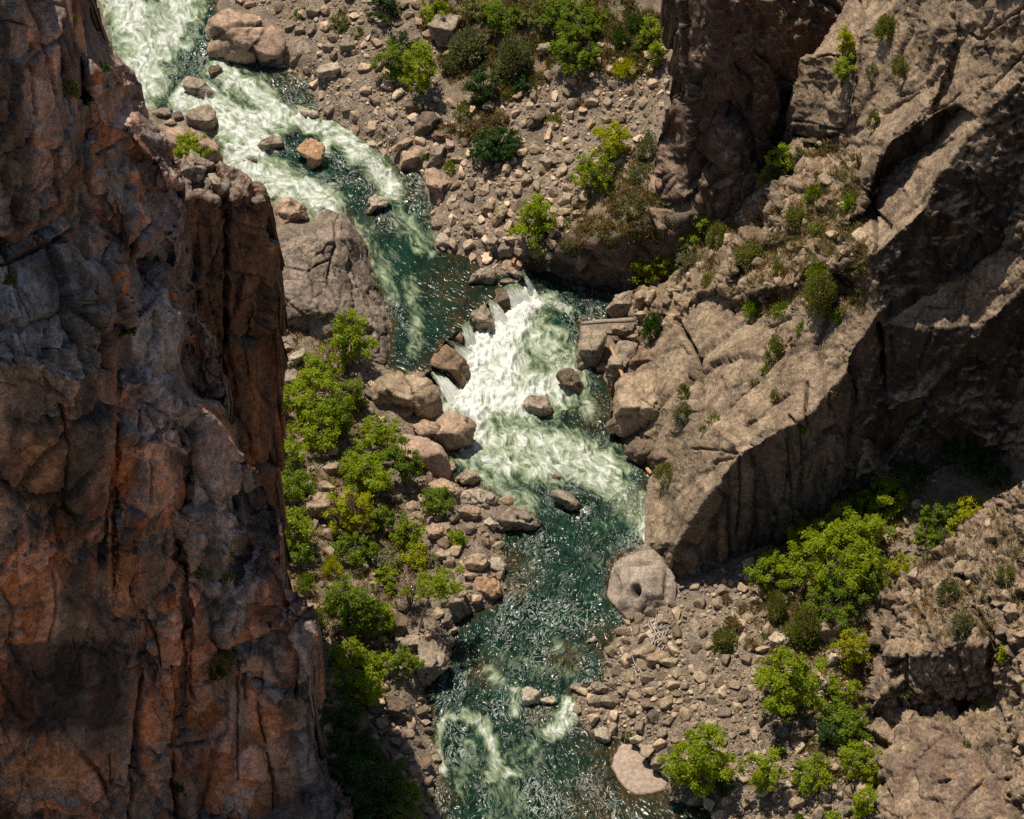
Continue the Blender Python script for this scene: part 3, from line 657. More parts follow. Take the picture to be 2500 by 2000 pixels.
L_OUT = [(-250, -250), (120, -250), (205, -90), (229, 0), (241, 47), (240, 64), (262, 90), (284, 130), (300, 145), (316, 158), (336, 180), (347, 203), (342, 235), (345, 250), (357, 258), (362, 285), (372, 300), (395, 325), (415, 345), (418, 390), (440, 430), (466, 470), (470, 520), (460, 600), (470, 640), (455, 680), (452, 758), (470, 757), (500, 790), (520, 815), (540, 870), (550, 930), (552, 985), (548, 1010), (562, 1030), (580, 1090), (592, 1110), (600, 1135), (640, 1180), (672, 1225), (686, 1270), (690, 1330), (686, 1360), (684, 1385), (696, 1430), (733, 1466), (765, 1510), (777, 1556), (773, 1596), (757, 1647), (757, 1698), (769, 1765), (781, 1872), (820, 1927), (840, 1951), (856, 1982), (900, 2080), (960, 2250), (-250, 2250)]
L_PTS = [(-250, -250, 118), (0, -250, 113), (120, -250, 97), (205, -90, 90), (-250, 0, 110), (0, 0, 104), (120, 0, 96), (229, 0, 85.5), (236, 50, 82.5),
  (0, 300, 97), (262, 90, 79.5), (284, 130, 78.3), (316, 158, 77.2), (347, 203, 75.6), (345, 252, 73.8), (372, 300, 72.5), (415, 345, 71.2), (418, 390, 69.5), (440, 430, 69), (466, 480, 66.5), (470, 640, 57.5), (452, 700, 56),
  (-250, 560, 90), (-250, 640, 88), (-250, 850, 82),
  (-250, 1400, 52), (0, 1400, 46), (150, 1400, 43), (245, 1400, 39.5), (0, 2000, 14), (150, 2000, 12), (250, 2000, 10), (-250, 2250, 2), (0, 2250, 0), (300, 2250, -4), (960, 2250, -8),
  (300, 1600, 29), (600, 1200, 40.5), (590, 1400, 32), (460, 1600, 26), (600, 1650, 20), (660, 1250, 38), (690, 1350, 33.5), (690, 1430, 30.5), (733, 1466, 29.6), (777, 1556, 27.5), (757, 1647, 22.8), (640, 1900, 8), (757, 1698, 18), (770, 1765, 14), (781, 1872, 9.5), (840, 1951, 6.5), (880, 2060, 3), (460, 2000, 5), (700, 2000, 3.5)]
L_LINES = [
  # great pinkish slab of the upper wall, its overhanging foot and the recess beside it
  [(120, 0, 97.5), (70, 110, 96), (75, 300, 91), (60, 480, 84.5)], [(0, 560, 83.5), (70, 545, 81.5), (150, 490, 81.2), (150, 440, 84), (178, 380, 86), (188, 200, 89.5), (160, 110, 93.5), (150, 0, 96)],
  [(0, 590, 80.5), (80, 570, 78.8), (158, 515, 78.8), (172, 450, 81.5)],
  [(196, 120, 88.5), (205, 250, 82), (215, 330, 79.5)], [(205, 160, 88.5), (240, 172, 86.5), (236, 225, 85.2), (205, 265, 84.8)], [(238, 235, 83), (215, 285, 81.5)],
  [(262, 300, 80.8), (310, 310, 79), (340, 350, 77), (325, 420, 74)], [(230, 330, 80), (250, 430, 76.5), (262, 600, 68.5)],
  [(330, 330, 77), (400, 420, 71.8), (455, 530, 66.6)], [(335, 370, 73.5), (385, 480, 68.6), (420, 640, 60.6)],
  [(340, 590, 68.8), (400, 560, 66.8), (432, 600, 64.5), (425, 660, 61)], [(330, 640, 65), (345, 680, 63.2)],
  # blue grey ledge: a broad slope and its brow
  [(-100, 625, 82.8), (0, 640, 80.2), (100, 640, 78.6), (170, 660, 76.8), (235, 700, 74.2), (262, 770, 70.6), (278, 850, 66.8), (285, 960, 61.5)],
  [(-100, 880, 79.2), (0, 890, 76.4), (110, 905, 73.2), (200, 935, 69), (262, 990, 63), (272, 1120, 55), (270, 1400, 40)],
  [(276, 800, 66.8), (290, 870, 63), (288, 1000, 57.5), (284, 1200, 47), (276, 1500, 32.5)],
  # tongue of rock rising to a point
  [(398, 684, 65.2), (372, 740, 64.6), (330, 790, 64.4), (322, 850, 62), (380, 880, 59.5)], [(398, 684, 65.2), (440, 720, 62.4), (448, 800, 58.4), (430, 900, 54)], [(285, 790, 66), (300, 880, 61.5), (320, 920, 59.5)],
  # block tops and the pinkish shoulder
  [(300, 940, 61.4), (360, 930, 60.4), (430, 945, 58), (480, 985, 55.8), (540, 1040, 51.6), (592, 1120, 46)], [(300, 1060, 57.2), (345, 1085, 55.6), (400, 1080, 54.2), (455, 1110, 51), (520, 1120, 48.6), (560, 1150, 46.2), (592, 1180, 43.5)],
  [(345, 1100, 53.8), (350, 1250, 47), (345, 1400, 39.5)], [(400, 1090, 52.6), (410, 1200, 48), (408, 1400, 38)], [(458, 1125, 49), (462, 1250, 43.5), (458, 1500, 30)], [(470, 1120, 50), (475, 1260, 44.2), (470, 1500, 31.5)],
  # sunlit flake before the pillar
  [(452, 758, 58.4), (480, 775, 57.4), (505, 810, 55.6), (530, 860, 53), (550, 930, 48.6)], [(455, 775, 56.4), (480, 830, 54.6), (515, 910, 50.6), (545, 985, 46)], [(456, 860, 52), (475, 960, 47.5)],
  # lower columns
  [(300, 1330, 44.6), (338, 1340, 43.2), (335, 1600, 30)], [(350, 1340, 40.8), (350, 1600, 27.5)], [(425, 1480, 33.5), (430, 1800, 17)], [(442, 1480, 31), (445, 1800, 14.6)],
  [(470, 1370, 38.8), (520, 1380, 37.6), (560, 1400, 35.4), (568, 1460, 32)], [(475, 1450, 34), (540, 1470, 32.6)], [(600, 1400, 33.6), (650, 1430, 31.6), (668, 1500, 28), (700, 1680, 18.8)], [(640, 1680, 20.5), (690, 1710, 18.5), (700, 1760, 15.6)], [(650, 1740, 15.2), (705, 1790, 12.6), (720, 1900, 7.6)],
  [(0, 1980, 16), (60, 1955, 17), (150, 1960, 16), (230, 1990, 13)], [(0, 1900, 19.2), (150, 1900, 17.2)]]
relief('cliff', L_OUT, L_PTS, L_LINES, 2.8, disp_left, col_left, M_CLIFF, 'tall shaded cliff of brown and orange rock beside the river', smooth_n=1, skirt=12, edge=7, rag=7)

def disp_pillar(p, n, u, v):
    A = frame_of((0, 0, 1), 3.0); q = p @ A.T
    r2, k2, c2 = blocks(q * 0.33, 7, 0.15); r3, k3, c3 = blocks(q * 0.9, 8, 0.3)
    crack = np.exp(-((u - 553 - 4 * fbm(np.stack([v / 60, v * 0, v * 0], 1), 2, seed=4)) / 5) ** 2) * (v > 470)
    hor = 0
    for hv in (512, 548, 610, 668, 735): hor = np.maximum(hor, np.exp(-((v - hv - 8 * np.sin(u * 0.05 + hv)) / 2.6) ** 2) * (u < 640))
    d = 0.75 * r2 + 0.22 * r3 - 0.35 * k2 - 0.1 * k3 + 0.3 * fbm(q * 0.8, 4, 0.6, 12) - 1.6 * crack - 0.25 * hor
    return d, dict(k1=np.clip(crack + 0.6 * hor, 0, 1), k2=k2, c1=c2, c2=c3, c3=c3, rough=np.zeros(len(p)) + 0.3)
def col_pillar(q, n, d, info, u, v):
    A = frame_of((0.03, 0, 1), 8.0); s = q @ A.T
    t = fbm(s * 0.5, 4, 0.6, 61); t4 = fbm(q * 1.2, 4, 0.6, 47)
    c = mix((0.13, 0.07, 0.042), (0.20, 0.098, 0.053), sstep(-0.4, 0.4, t + 0.3 * t4))
    c = mix(c, (0.40, 0.17, 0.08), sstep(0.05, 0.4, fbm(s * 0.9, 3, 0.6, 63)) * sstep(560, 620, u) * 0.9)
    c = mix(c, (0.06, 0.045, 0.04), sstep(0.1, 0.45, fbm(s * 1.3, 4, 0.6, 65)) * 0.7)
    c = mix(c, (0.22, 0.175, 0.14), sstep(0.45, 0.8, n[:, 2]))
    return mix(c, (0.015, 0.012, 0.01), np.clip(info['k1'] + 0.5 * info['k2'], 0, 1) * 0.85)
P_OUT = [(405, 420), (436, 388), (470, 372), (520, 392), (560, 404), (590, 412), (620, 425), (645, 448), (662, 480), (672, 508), (676, 540), (672, 660), (655, 760), (660, 790), (686, 828), (690, 870), (686, 936), (680, 1054), (668, 1113), (664, 1180), (680, 1220), (690, 1280), (690, 1500), (400, 1500)]
P_PTS = [(405, 420, 70), (436, 388, 68.5), (560, 404, 67), (620, 425, 66), (676, 540, 59.5), (672, 660, 52.5), (655, 760, 47), (688, 830, 42.5), (686, 936, 36.5), (680, 1054, 30), (665, 1180, 23.5), (690, 1280, 17), (690, 1500, 5), (400, 1500, 9), (550, 1500, 8), (400, 800, 50), (650, 1000, 34)]
P_LINES = [[(405, 480, 68.2), (470, 488, 67), (545, 492, 66.2), (600, 488, 65.6), (645, 500, 64), (668, 540, 60)],
           [(628, 500, 64.4), (632, 700, 53), (640, 1000, 34.6), (648, 1300, 18)]]
relief('rock_pillar', P_OUT, P_PTS, P_LINES, 3.0, disp_pillar, col_pillar, M_CLIFF, 'square topped rock pillar split by vertical cracks, standing off the shaded cliff', smooth_n=2, skirt=10, edge=4)

# ------------------------------------------------ the ridge across the river

RFISS = [(S('c3', [(1115, 0), (1092, 280), (1082, 530), (1062, 730)]), 3.2, .7), (S('c3', [(1150, 60), (1130, 380), (1100, 650)]), 2.2, .3), (S('c3', [(1260, 700), (1400, 610), (1560, 515), (1625, 430), (1705, 270), (1712, 100)]), 3.0, .8), (S('c3', [(1355, 590), (1545, 505), (1600, 490)]), 2.4, .5), (S('c3', [(1545, 740), (1565, 520)]), 2.6, .6), (S('c3', [(1640, 480), (1640, 330), (1730, 270)]), 2.4, .5), (S('c3', [(1545, 710), (1700, 640), (1775, 590)]), 2.6, .6), (S('c3', [(1870, 620), (1930, 540), (2060, 420), (2156, 330)]), 3.2, .8), (S('c3', [(1800, 210), (1870, 250), (2000, 150), (2156, 40)]), 2.6, .5), (S('c3', [(1640, 910), (1720, 860)]), 2.2, .4),
  (S('c3', [(870, 355), (930, 340), (985, 345)]), 2.2, .5), (S('c3', [(712, 740), (780, 760), (900, 790), (1010, 810)]), 3, .8), (S('c3', [(720, 830), (850, 850), (990, 850)]), 3, .8), (S('c3', [(740, 900), (860, 905), (960, 890)]), 2.6, .6), (S('c3', [(1222, 1250), (1222, 1480), (1212, 1725)]), 3.6, 1.1), (S('c3', [(1240, 1310), (1320, 1400)]), 2.6, .6), (S('c3', [(1300, 700), (1250, 950), (1170, 1150)]), 2.4, .5), (S('c3', [(1000, 960), (1110, 1130), (1165, 1180)]), 3, .8), (S('c3', [(340, 1400), (420, 1230), (520, 1150)]), 3, .7), (S('c3', [(540, 1440), (650, 1350), (680, 1280)]), 3, .8), (S('c3', [(560, 1560), (680, 1500), (760, 1440)]), 2.6, .6), (S('c3', [(900, 1600), (930, 1480), (1020, 1420)]), 2.8, .7), (S('c3', [(690, 1680), (740, 1560), (800, 1500)]), 2.6, .6), (S('c3', [(1010, 1640), (1120, 1560), (1180, 1490)]), 2.6, .6),
  (S('c6', [(100, 1105), (250, 1110), (400, 1130)]), 2, .3), (S('c6', [(230, 1195), (390, 1120)]), 2.2, .4), (S('c6', [(420, 965), (480, 930), (600, 850), (700, 770)]), 2.6, .5), (S('c6', [(330, 855), (450, 740), (560, 640), (650, 520), (740, 430)]), 2.2, .4), (S('c6', [(255, 640), (265, 690), (300, 735)]), 2.4, .4), (S('c6', [(640, 660), (680, 560), (740, 470)]), 2.4, .4), (S('c6', [(770, 960), (778, 1150), (775, 1300)]), 2.8, .6), (S('c6', [(1085, 550), (1110, 800), (1080, 1250)]), 3.4, 1.0), (S('c6', [(1262, 340), (1280, 560), (1300, 740)]), 4.5, 1.6), (S('c6', [(560, 350), (660, 330), (720, 300)]), 2.6, .6), (S('c6', [(360, 280), (370, 100), (420, 20)]), 3, .8), (S('c6', [(0, 300), (120, 500), (110, 760)]), 5, 1.5), (S('c6', [(560, 60), (590, 180)]), 2.6, .6), (S('c6', [(720, 10), (740, 150)]), 3, .8), (S('c6', [(700, 900), (740, 940)]), 2.4, .5), (S('c6', [(820, 700), (800, 860), (820, 960)]), 3, .7), (S('c6', [(395, 1140), (400, 1400), (380, 1640)]), 2.8, .5), (S('c6', [(700, 1060), (720, 1400), (710, 1700)]), 2.8, .6), (S('c6', [(930, 1160), (900, 1350)]), 2.6, .5)]
OFISS = [(S('c9', [(1470, 1375), (1560, 1290), (1645, 1215)]), 2.6, .5), (S('c9', [(1655, 1335), (1720, 1350), (1800, 1335)]), 2.8, .4), (S('c9', [(1635, 1500), (1700, 1480)]), 2.4, .4), (S('c9', [(1912, 0), (1918, 200), (1898, 360)]), 2.6, .7), (S('c9', [(1740, 170), (1800, 330), (1880, 460), (1960, 570), (1975, 760)]), 4, 1.0), (S('c9', [(1590, 1150), (1720, 1190), (1840, 1240), (1960, 1430)]), 3.4, .6), (S('c9', [(1425, 840), (1435, 680), (1490, 560)]), 2.8, .6), (S('c9', [(1475, 585), (1530, 635)]), 2.2, .4), (S('c9', [(1960, 580), (1940, 800), (1990, 960)]), 5, 1.4), (S('c9', [(1240, 420), (1290, 560), (1300, 700)]), 4, 1.0), (S('c9', [(1300, 330), (1420, 270), (1560, 260)]), 3, .7), (S('c9', [(1340, 400), (1440, 380), (1560, 370)]), 3, .7), (S('c9', [(1190, 880), (1300, 800), (1410, 740)]), 4, .9), (S('c9', [(2000, 420), (2100, 380), (2156, 330)]), 3, .7), (S('c9', [(1990, 1000), (2020, 1200), (2060, 1420)]), 4, 1.0), (S('c9', [(2060, 560), (2000, 700), (2020, 860)]), 4, .9), (S('c9', [(1600, 960), (1750, 1000), (1900, 960)]), 5, .9), (S('c9', [(1290, 1420), (1330, 1650)]), 2, .25), (S('c9', [(1700, 1690), (1900, 1480)]), 2.2, .3)]
def lines_of(lst, u, v):
    ju = u + 3.5 * fbm(np.stack([v / 22, u / 60, u * 0], 1), 3, seed=31); jv = v + 3.0 * fbm(np.stack([u / 22, v / 60, u * 0], 1), 3, seed=32)
    g = np.zeros(len(u)); dep = np.zeros(len(u))
    for ln, w_, dp in lst:
        L_ = np.array(ln); m = (u > L_[:, 0].min() - 20) & (u < L_[:, 0].max() + 20) & (v > L_[:, 1].min() - 20) & (v < L_[:, 1].max() + 20)
        if not m.any(): continue
        x = np.exp(-(polydist(ln, ju[m], jv[m]) / w_) ** 2); g[m] = np.maximum(g[m], x); dep[m] = np.maximum(dep[m], x * dp)
    return g, dep
RDIR = P(2330, 340, 57) - P(1804, 1102, 19)
def disp_ridge(p, n, u, v):
    A = frame_of(RDIR, 2.4); q = p @ A.T
    r1, k1, c1 = blocks(q * 0.15, 11, 0.1); r2, k2, c2 = blocks(q * 0.42, 12, 0.14); r3, k3, c3 = blocks(p * 0.8, 13, 0.4); r4, k4, c4 = blocks(p * 1.9, 15, 0.4)
    jum = np.zeros(len(p))
    for pl in ([(1930, 330), (2060, 300), (2120, 420), (2130, 560), (2110, 760), (2000, 780), (1900, 800), (1790, 760), (1700, 690), (1800, 520), (1880, 400)], [(1540, 720), (1660, 650), (1740, 700), (1700, 790), (1600, 830), (1545, 800)]):
        jum = np.maximum(jum, np.where(inside(pl, u, v), sstep(0, 40, polydist(pl, u, v, True)), 0))
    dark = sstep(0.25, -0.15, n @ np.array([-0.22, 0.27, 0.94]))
    Av = frame_of((0, 0, 1), 2.2); qv = p @ Av.T
    rv, kv, cv = blocks(qv * 0.24, 14, 0.08)
    lit = 1 - dark
    slab = lit * (1 - jum)
    d = lit * (0.8 * r1 - 0.3 * k1) * (0.5 + 0.8 * jum) + lit * (0.26 * r2 - 0.18 * k2) * (0.5 + 1.6 * jum) + jum * (0.3 * r3 - 0.25 * k3 + 0.08 * r4 - 0.05 * k4)
    d = d + slab * (0.08 * r3 - 0.04 * k3) + dark * (0.4 * rv - 0.3 * kv + 0.22 * r2 - 0.1 * k2 + 0.1 * r3)
    d = d + 0.22 * fbm(q * 0.45, 4, 0.6, 22) + 0.06 * fbm(p * 2.2, 3, 0.6, 24)
    fg, fd = lines_of(RFISS, u, v); d = d - 1.5 * fd
    return d, dict(k1=np.maximum(k1 * lit * 0.7, fg), k2=np.maximum(k2 * (0.4 + 0.6 * jum) * lit, k3 * jum * 0.8), jum=jum, dark=dark, c1=c1, c2=c2, c3=c3, kv=kv * dark)
def col_ridge(q, n, d, info, u, v):
    t2 = fbm(q * 0.3, 4, 0.6, 43); t4 = fbm(q * 1.3, 4, 0.65, 47); t5 = fbm(q * 3.2, 4, 0.65, 48)
    c = mix((0.185, 0.133, 0.088), (0.325, 0.242, 0.163), sstep(-0.4, 0.4, t2 + 0.5 * t4 + 0.3 * info['c2']))
    c = mix(c, (0.44, 0.34, 0.235), sstep(0.05, 0.45, t5) * 0.6)
    c = mix(c, (0.085, 0.063, 0.048), sstep(0.0, 0.5, fbm(q * 0.7, 5, 0.68, 53)) * 0.7)
    c = mix(c, (0.36, 0.21, 0.10), info['jum'] * sstep(0.05, 0.4, fbm(q * 0.9, 3, 0.6, 57)) * 0.55)
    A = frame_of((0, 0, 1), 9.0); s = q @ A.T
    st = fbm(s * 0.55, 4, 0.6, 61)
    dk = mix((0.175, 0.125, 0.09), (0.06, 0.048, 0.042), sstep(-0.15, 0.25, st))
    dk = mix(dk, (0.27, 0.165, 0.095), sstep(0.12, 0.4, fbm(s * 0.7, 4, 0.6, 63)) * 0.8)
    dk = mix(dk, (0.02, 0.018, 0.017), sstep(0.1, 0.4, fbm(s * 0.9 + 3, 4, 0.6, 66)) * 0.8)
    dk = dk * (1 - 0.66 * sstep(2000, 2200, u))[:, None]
    c = mix(c, dk, info['dark'])  # faces turned from the sun: stains, plus their shade put into the colour
    k = np.clip(info['k1'] * 0.85 + info['k2'] * 0.6 + info['kv'] * 0.7, 0, 1)
    return mix(c, (0.035, 0.028, 0.022), k * 0.75)
R_OUT = [(2075, -250), (2060, 0), (2035, 45), (2000, 112), (1985, 125), (1955, 140), (1945, 190), (1930, 250), (1932, 305), (1922, 345), (1890, 385), (1862, 408), (1820, 455), (1795, 500), (1782, 545), (1755, 580), (1700, 610), (1672, 640), (1640, 668), (1600, 692), (1560, 700), (1540, 712), (1532, 760), (1545, 810), (1530, 850), (1500, 900), (1492, 960), (1494, 1035), (1532, 1112), (1562, 1140), (1588, 1160), (1576, 1212), (1571, 1330), (1590, 1352), (1606, 1368), (1618, 1400), (1640, 1420), (1655, 1428), (1700, 1425), (1780, 1390), (1860, 1350), (1930, 1330), (2000, 1275), (2080, 1225), (2150, 1215), (2250, 1170), (2330, 1130), (2450, 1110), (2540, 1120), (2760, 1150), (2760, -250)]
R_PTS = [(2075, -250, 42), (2400, -250, 64), (2760, -250, 84), (2060, 0, 34), (2200, 0, 42.5), (2350, 0, 51), (2500, 0, 59), (2760, 0, 72), (2000, 112, 30.5), (1955, 140, 28), (1930, 250, 24), (1922, 345, 20.5), (1862, 408, 17), (1782, 545, 11), (1700, 610, 7), (1640, 668, 4.5), (1560, 700, 3), (1532, 760, 1.2), (1545, 810, 1.2), (1500, 900, .2), (1494, 1035, -.2), (1532, 1112, -.3), (1588, 1160, -.3), (1576, 1212, -.3), (1571, 1330, -.3), (1606, 1368, .2), (1655, 1428, .6), (1700, 1425, 1), (1780, 1390, 1.6), (1860, 1350, 3), (1930, 1330, 3.6), (2000, 1275, 4.2), (2080, 1225, 5), (2150, 1215, 5.3), (2250, 1170, 6.2), (2330, 1130, 7.2), (2450, 1110, 9), (2540, 1120, 11), (2760, 1150, 14),
  (1850, 700, 18), (1700, 850, 9), (1640, 780, 6), (1600, 900, 4.5), (1580, 1000, 3.6), (1640, 1120, 4.4), (1700, 1000, 10.2), (1800, 900, 15.6), (1950, 880, 20), (2000, 700, 25.5), (1900, 560, 20), (2050, 560, 28.5), (2000, 420, 25.5), (2010, 250, 28), (2120, 120, 37), (2250, 180, 40.5), (2120, 300, 33.5),
  (1620, 1250, 3.2), (2300, 700, 28), (2450, 600, 33), (2500, 400, 43), (2760, 300, 62), (2760, 700, 38), (2350, 900, 18.5), (2200, 950, 18.2), (2500, 850, 22)]
R_LINES = [[(2760, 20, 70.5), (2500, 187, 52.5), (2395, 288, 46.5), (2340, 367, 43.2), (2297, 418, 41.2), (2268, 475, 38.9), (2262, 500, 38), (2182, 578, 35), (2127, 615, 33.6), (2138, 690, 30.6), (2143, 755, 28), (2119, 806, 25.8), (2076, 869, 22.8), (2064, 905, 21.8), (1973, 1015, 19), (1934, 1038, 18.5), (1863, 1074, 18.2), (1806, 1104, 18.3), (1756, 1176, 14.2), (1717, 1228, 11.5), (1682, 1283, 8.6), (1652, 1325, 6.4), (1640, 1400, 2)],
   [(2110, 488, 31.2), (2120, 430, 33.6), (2165, 355, 37.2), (2250, 290, 41.5), (2342, 250, 45.6)], [(2128, 495, 28.4), (2150, 440, 30.4), (2200, 395, 33), (2280, 350, 37.2), (2350, 262, 43.2)],
   [(2120, 480, 29.4), (2150, 470, 30), (2240, 480, 36.6)],
   [(2010, 130, 32.6), (2060, 180, 34.2), (2075, 280, 32.6)], [(2085, 100, 37), (2092, 190, 34.6), (2090, 280, 32)],
   [(2262, 275, 41.6), (2290, 215, 43.6), (2320, 120, 47.4)], [(2272, 280, 40.8), (2302, 222, 42.8), (2332, 122, 46.8)],
   [(1935, 300, 22.4), (2000, 310, 26), (2050, 320, 28.2)], [(1935, 318, 20.8), (2000, 330, 24.2), (2050, 338, 26.6)], [(1932, 345, 20.4), (1990, 352, 23.4), (2040, 350, 26)], [(1930, 358, 19.2), (1990, 368, 22), (2042, 362, 24.8)],
   [(1470 + 320, 660, 15.4), (1850, 600, 18), (1900, 580, 20)], [(1795, 675, 14.2), (1856, 618, 16.8), (1905, 596, 18.8)], [(1700, 720, 9.6), (1760, 700, 12.6), (1790, 740, 13.2)], [(1702, 735, 8.4), (1762, 716, 11.2), (1795, 752, 12)], [(1930, 690, 22), (1985, 640, 25), (2050, 660, 28)], [(1935, 708, 20.6), (1990, 658, 23.6), (2052, 680, 26.6)],
   [(2085, 900, 20.6), (2095, 1060, 12.5), (2088, 1200, 6)], [(2150, 800, 25.6), (2165, 1000, 15.8), (2160, 1190, 6.6)],
   [(2130, 1150, 9), (2250, 980, 17.4), (2400, 800, 26), (2560, 640, 35)], [(2150, 1150, 7.8), (2270, 990, 15.4), (2420, 815, 23.6), (2580, 660, 32.2)]]
def dark_wall_disp(p, n, u, v):
    A = frame_of((0, 0, 1), 2.6); q = p @ A.T
    r1, k1, c1 = blocks(q * 0.2, 21, 0.3); r2, k2, c2 = blocks(q * 0.6, 22, 0.3)
    return 1.2 * r1 - 0.6 * k1 + 0.4 * r2 - 0.25 * k2 + 0.4 * fbm(p * 0.5, 4, 0.6, 23), dict(k1=k1, k2=k2)
def dark_wall_col(q, n, d, info, u, v):
    A = frame_of((0, 0, 1), 5.0); s = q @ A.T
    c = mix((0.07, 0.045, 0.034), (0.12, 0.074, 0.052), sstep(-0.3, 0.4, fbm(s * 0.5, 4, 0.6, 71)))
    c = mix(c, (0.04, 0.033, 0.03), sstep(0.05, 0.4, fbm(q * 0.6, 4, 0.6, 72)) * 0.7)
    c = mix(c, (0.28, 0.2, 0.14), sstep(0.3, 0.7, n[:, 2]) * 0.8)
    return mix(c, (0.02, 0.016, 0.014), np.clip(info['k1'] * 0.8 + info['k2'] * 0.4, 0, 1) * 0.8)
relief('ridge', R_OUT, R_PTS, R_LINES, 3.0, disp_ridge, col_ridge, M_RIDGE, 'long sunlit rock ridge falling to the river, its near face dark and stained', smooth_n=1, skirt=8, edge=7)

# back wall in shade behind the ridge
B_OUT = [(1600, -40), (1612, 0), (1635, 60), (1637, 110), (1632, 160), (1640, 220), (1625, 290), (1606, 335), (1596, 400), (1575, 470), (1600, 560), (1700, 620), (1850, 560), (2120, 480), (2160, 200), (2160, -40)]
B_PTS = [(1600, -40, 34), (1635, 0, 33), (1635, 100, 27.5), (1640, 220, 20.5), (1606, 335, 14.2), (1596, 400, 11.5), (1575, 480, 10.2), (1600, 560, 8.8), (1756, -40, 39), (2160, -40, 29), (2160, 200, 22), (1900, 0, 34), (1990, 0, 31), (1850, 250, 25), (1850, 450, 16), (1990, 200, 22.5), (2120, 480, 13), (1700, 620, 7.5), (1850, 560, 10.5), (1960, 300, 18.5)]
B_LINES = [[(1753, -30, 41), (1756, 100, 34), (1722, 160, 30), (1700, 230, 25.5), (1690, 310, 21), (1668, 400, 15.5), (1680, 520, 10.5)], [(1655, 120, 27), (1650, 230, 20.5), (1640, 330, 15)]]
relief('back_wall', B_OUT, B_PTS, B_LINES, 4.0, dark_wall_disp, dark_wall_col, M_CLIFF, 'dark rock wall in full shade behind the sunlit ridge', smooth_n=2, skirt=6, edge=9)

# outcrop in the lower right corner
def disp_out(p, n, u, v):
    r1, k1, c1 = blocks(p * 0.22, 31, 0.3); r2, k2, c2 = blocks(p * 0.6, 32, 0.35); r3, k3, c3 = blocks(p * 1.5, 33, 0.4)
    slab = np.where(inside([(2180, 1780), (2260, 1760), (2340, 1800), (2450, 1880), (2460, 2000), (2180, 2000)], u, v), 0.3, 1.0)
    d = slab * (0.8 * r1 - 0.45 * k1 + 0.4 * r2 - 0.25 * k2 + 0.12 * r3 - 0.08 * k3) + 0.35 * fbm(p * 0.5, 4, 0.6, 34) + 0.09 * fbm(p * 2.2, 4, 0.6, 36, True)
    fg, fd = lines_of(OFISS, u, v); d = d - 1.4 * fd
    return d, dict(k1=np.maximum(k1 * slab, fg), k2=k2 * slab, c2=c2, slab=slab)
def col_out(q, n, d, info, u, v):
    t2 = fbm(q * 0.3, 4, 0.6, 83); t4 = fbm(q * 1.5, 4, 0.65, 84)
    c = mix((0.185, 0.132, 0.088), (0.32, 0.237, 0.16), sstep(-0.4, 0.4, t2 + 0.6 * t4))
    c = mix(c, (0.39, 0.305, 0.22), sstep(0.1, 0.45, fbm(q * 3, 4, 0.6, 85)) * 0.5)
    c = mix(c, (0.135, 0.085, 0.068), (1 - info['slab']) * sstep(-0.25, 0.15, fbm(q * 0.35, 3, 0.6, 86)) * 0.9)
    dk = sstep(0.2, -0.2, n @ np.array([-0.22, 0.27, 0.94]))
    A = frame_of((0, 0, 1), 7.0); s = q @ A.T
    c = mix(c, mix((0.11, 0.075, 0.055), (0.03, 0.025, 0.022), sstep(-0.1, 0.3, fbm(s * 0.8, 4, 0.6, 87))), dk)  # streaked dark where turned from the sun, shade painted into the rock colour
    c = mix(c, (0.33, 0.2, 0.09), sstep(0.2, 0.45, fbm(q * 0.7, 3, 0.6, 88)) * 0.5)
    return mix(c, (0.035, 0.028, 0.022), np.clip(info['k1'] * 0.8 + info['k2'] * 0.5, 0, 1) * 0.75)
O_OUT = [(2760, 1080), (2500, 1176), (2485, 1182), (2440, 1215), (2419, 1222), (2395, 1255), (2330, 1310), (2290, 1345), (2240, 1362), (2205, 1410), (2155, 1450), (2140, 1490), (2130, 1560), (2128, 1640), (2112, 1720), (2112, 1750), (2125, 1785), (2160, 1800), (2175, 1830), (2150, 1880), (2140, 1930), (2128, 2010), (2110, 2250), (2760, 2250)]
O_PTS = [(2760, 1080, 28), (2500, 1176, 20), (2440, 1215, 16.5), (2330, 1310, 12.4), (2240, 1362, 9.5), (2155, 1450, 7), (2130, 1560, 5), (2128, 1640, 4.5), (2112, 1735, 3.8), (2160, 1800, 3.5), (2150, 1880, 3.2), (2128, 2010, 2.2), (2110, 2250, 1), (2760, 2250, 16), (2500, 1400, 18), (2760, 1500, 25), (2500, 1700, 14), (2300, 1400, 11.8), (2400, 1400, 16), (2260, 2250, 4.5), (2500, 2250, 10), (2200, 1560, 8), (2170, 1640, 5.5),
   (2300, 1850, 9.2), (2400, 1950, 10.2), (2230, 1950, 6.2), (2500, 1900, 12.5)]
O_LINES = [[(2205, 1600, 10.8), (2215, 1592, 11.3), (2280, 1588, 12.6), (2340, 1572, 13.6), (2418, 1575, 14.6)], [(2212, 1712, 4.6), (2280, 1716, 5.2), (2350, 1718, 6), (2420, 1690, 8)], [(2210, 1590, 11), (2232, 1530, 11.6), (2260, 1480, 12.8), (2350, 1475, 15)],
   [(2425, 1570, 14.6), (2432, 1690, 8.2)], [(2112, 1735, 5), (2160, 1690, 7.2), (2220, 1645, 8.6), (2255, 1665, 8.2)], [(2125, 1755, 3.6), (2180, 1745, 4.2), (2250, 1710, 5)],
   [(2175, 1800, 4.2), (2215, 1762, 6.2), (2258, 1752, 7.6), (2330, 1790, 9.2), (2400, 1870, 11.2)], [(2250, 1742, 4.6), (2350, 1770, 6.6), (2420, 1850, 9.4)]]
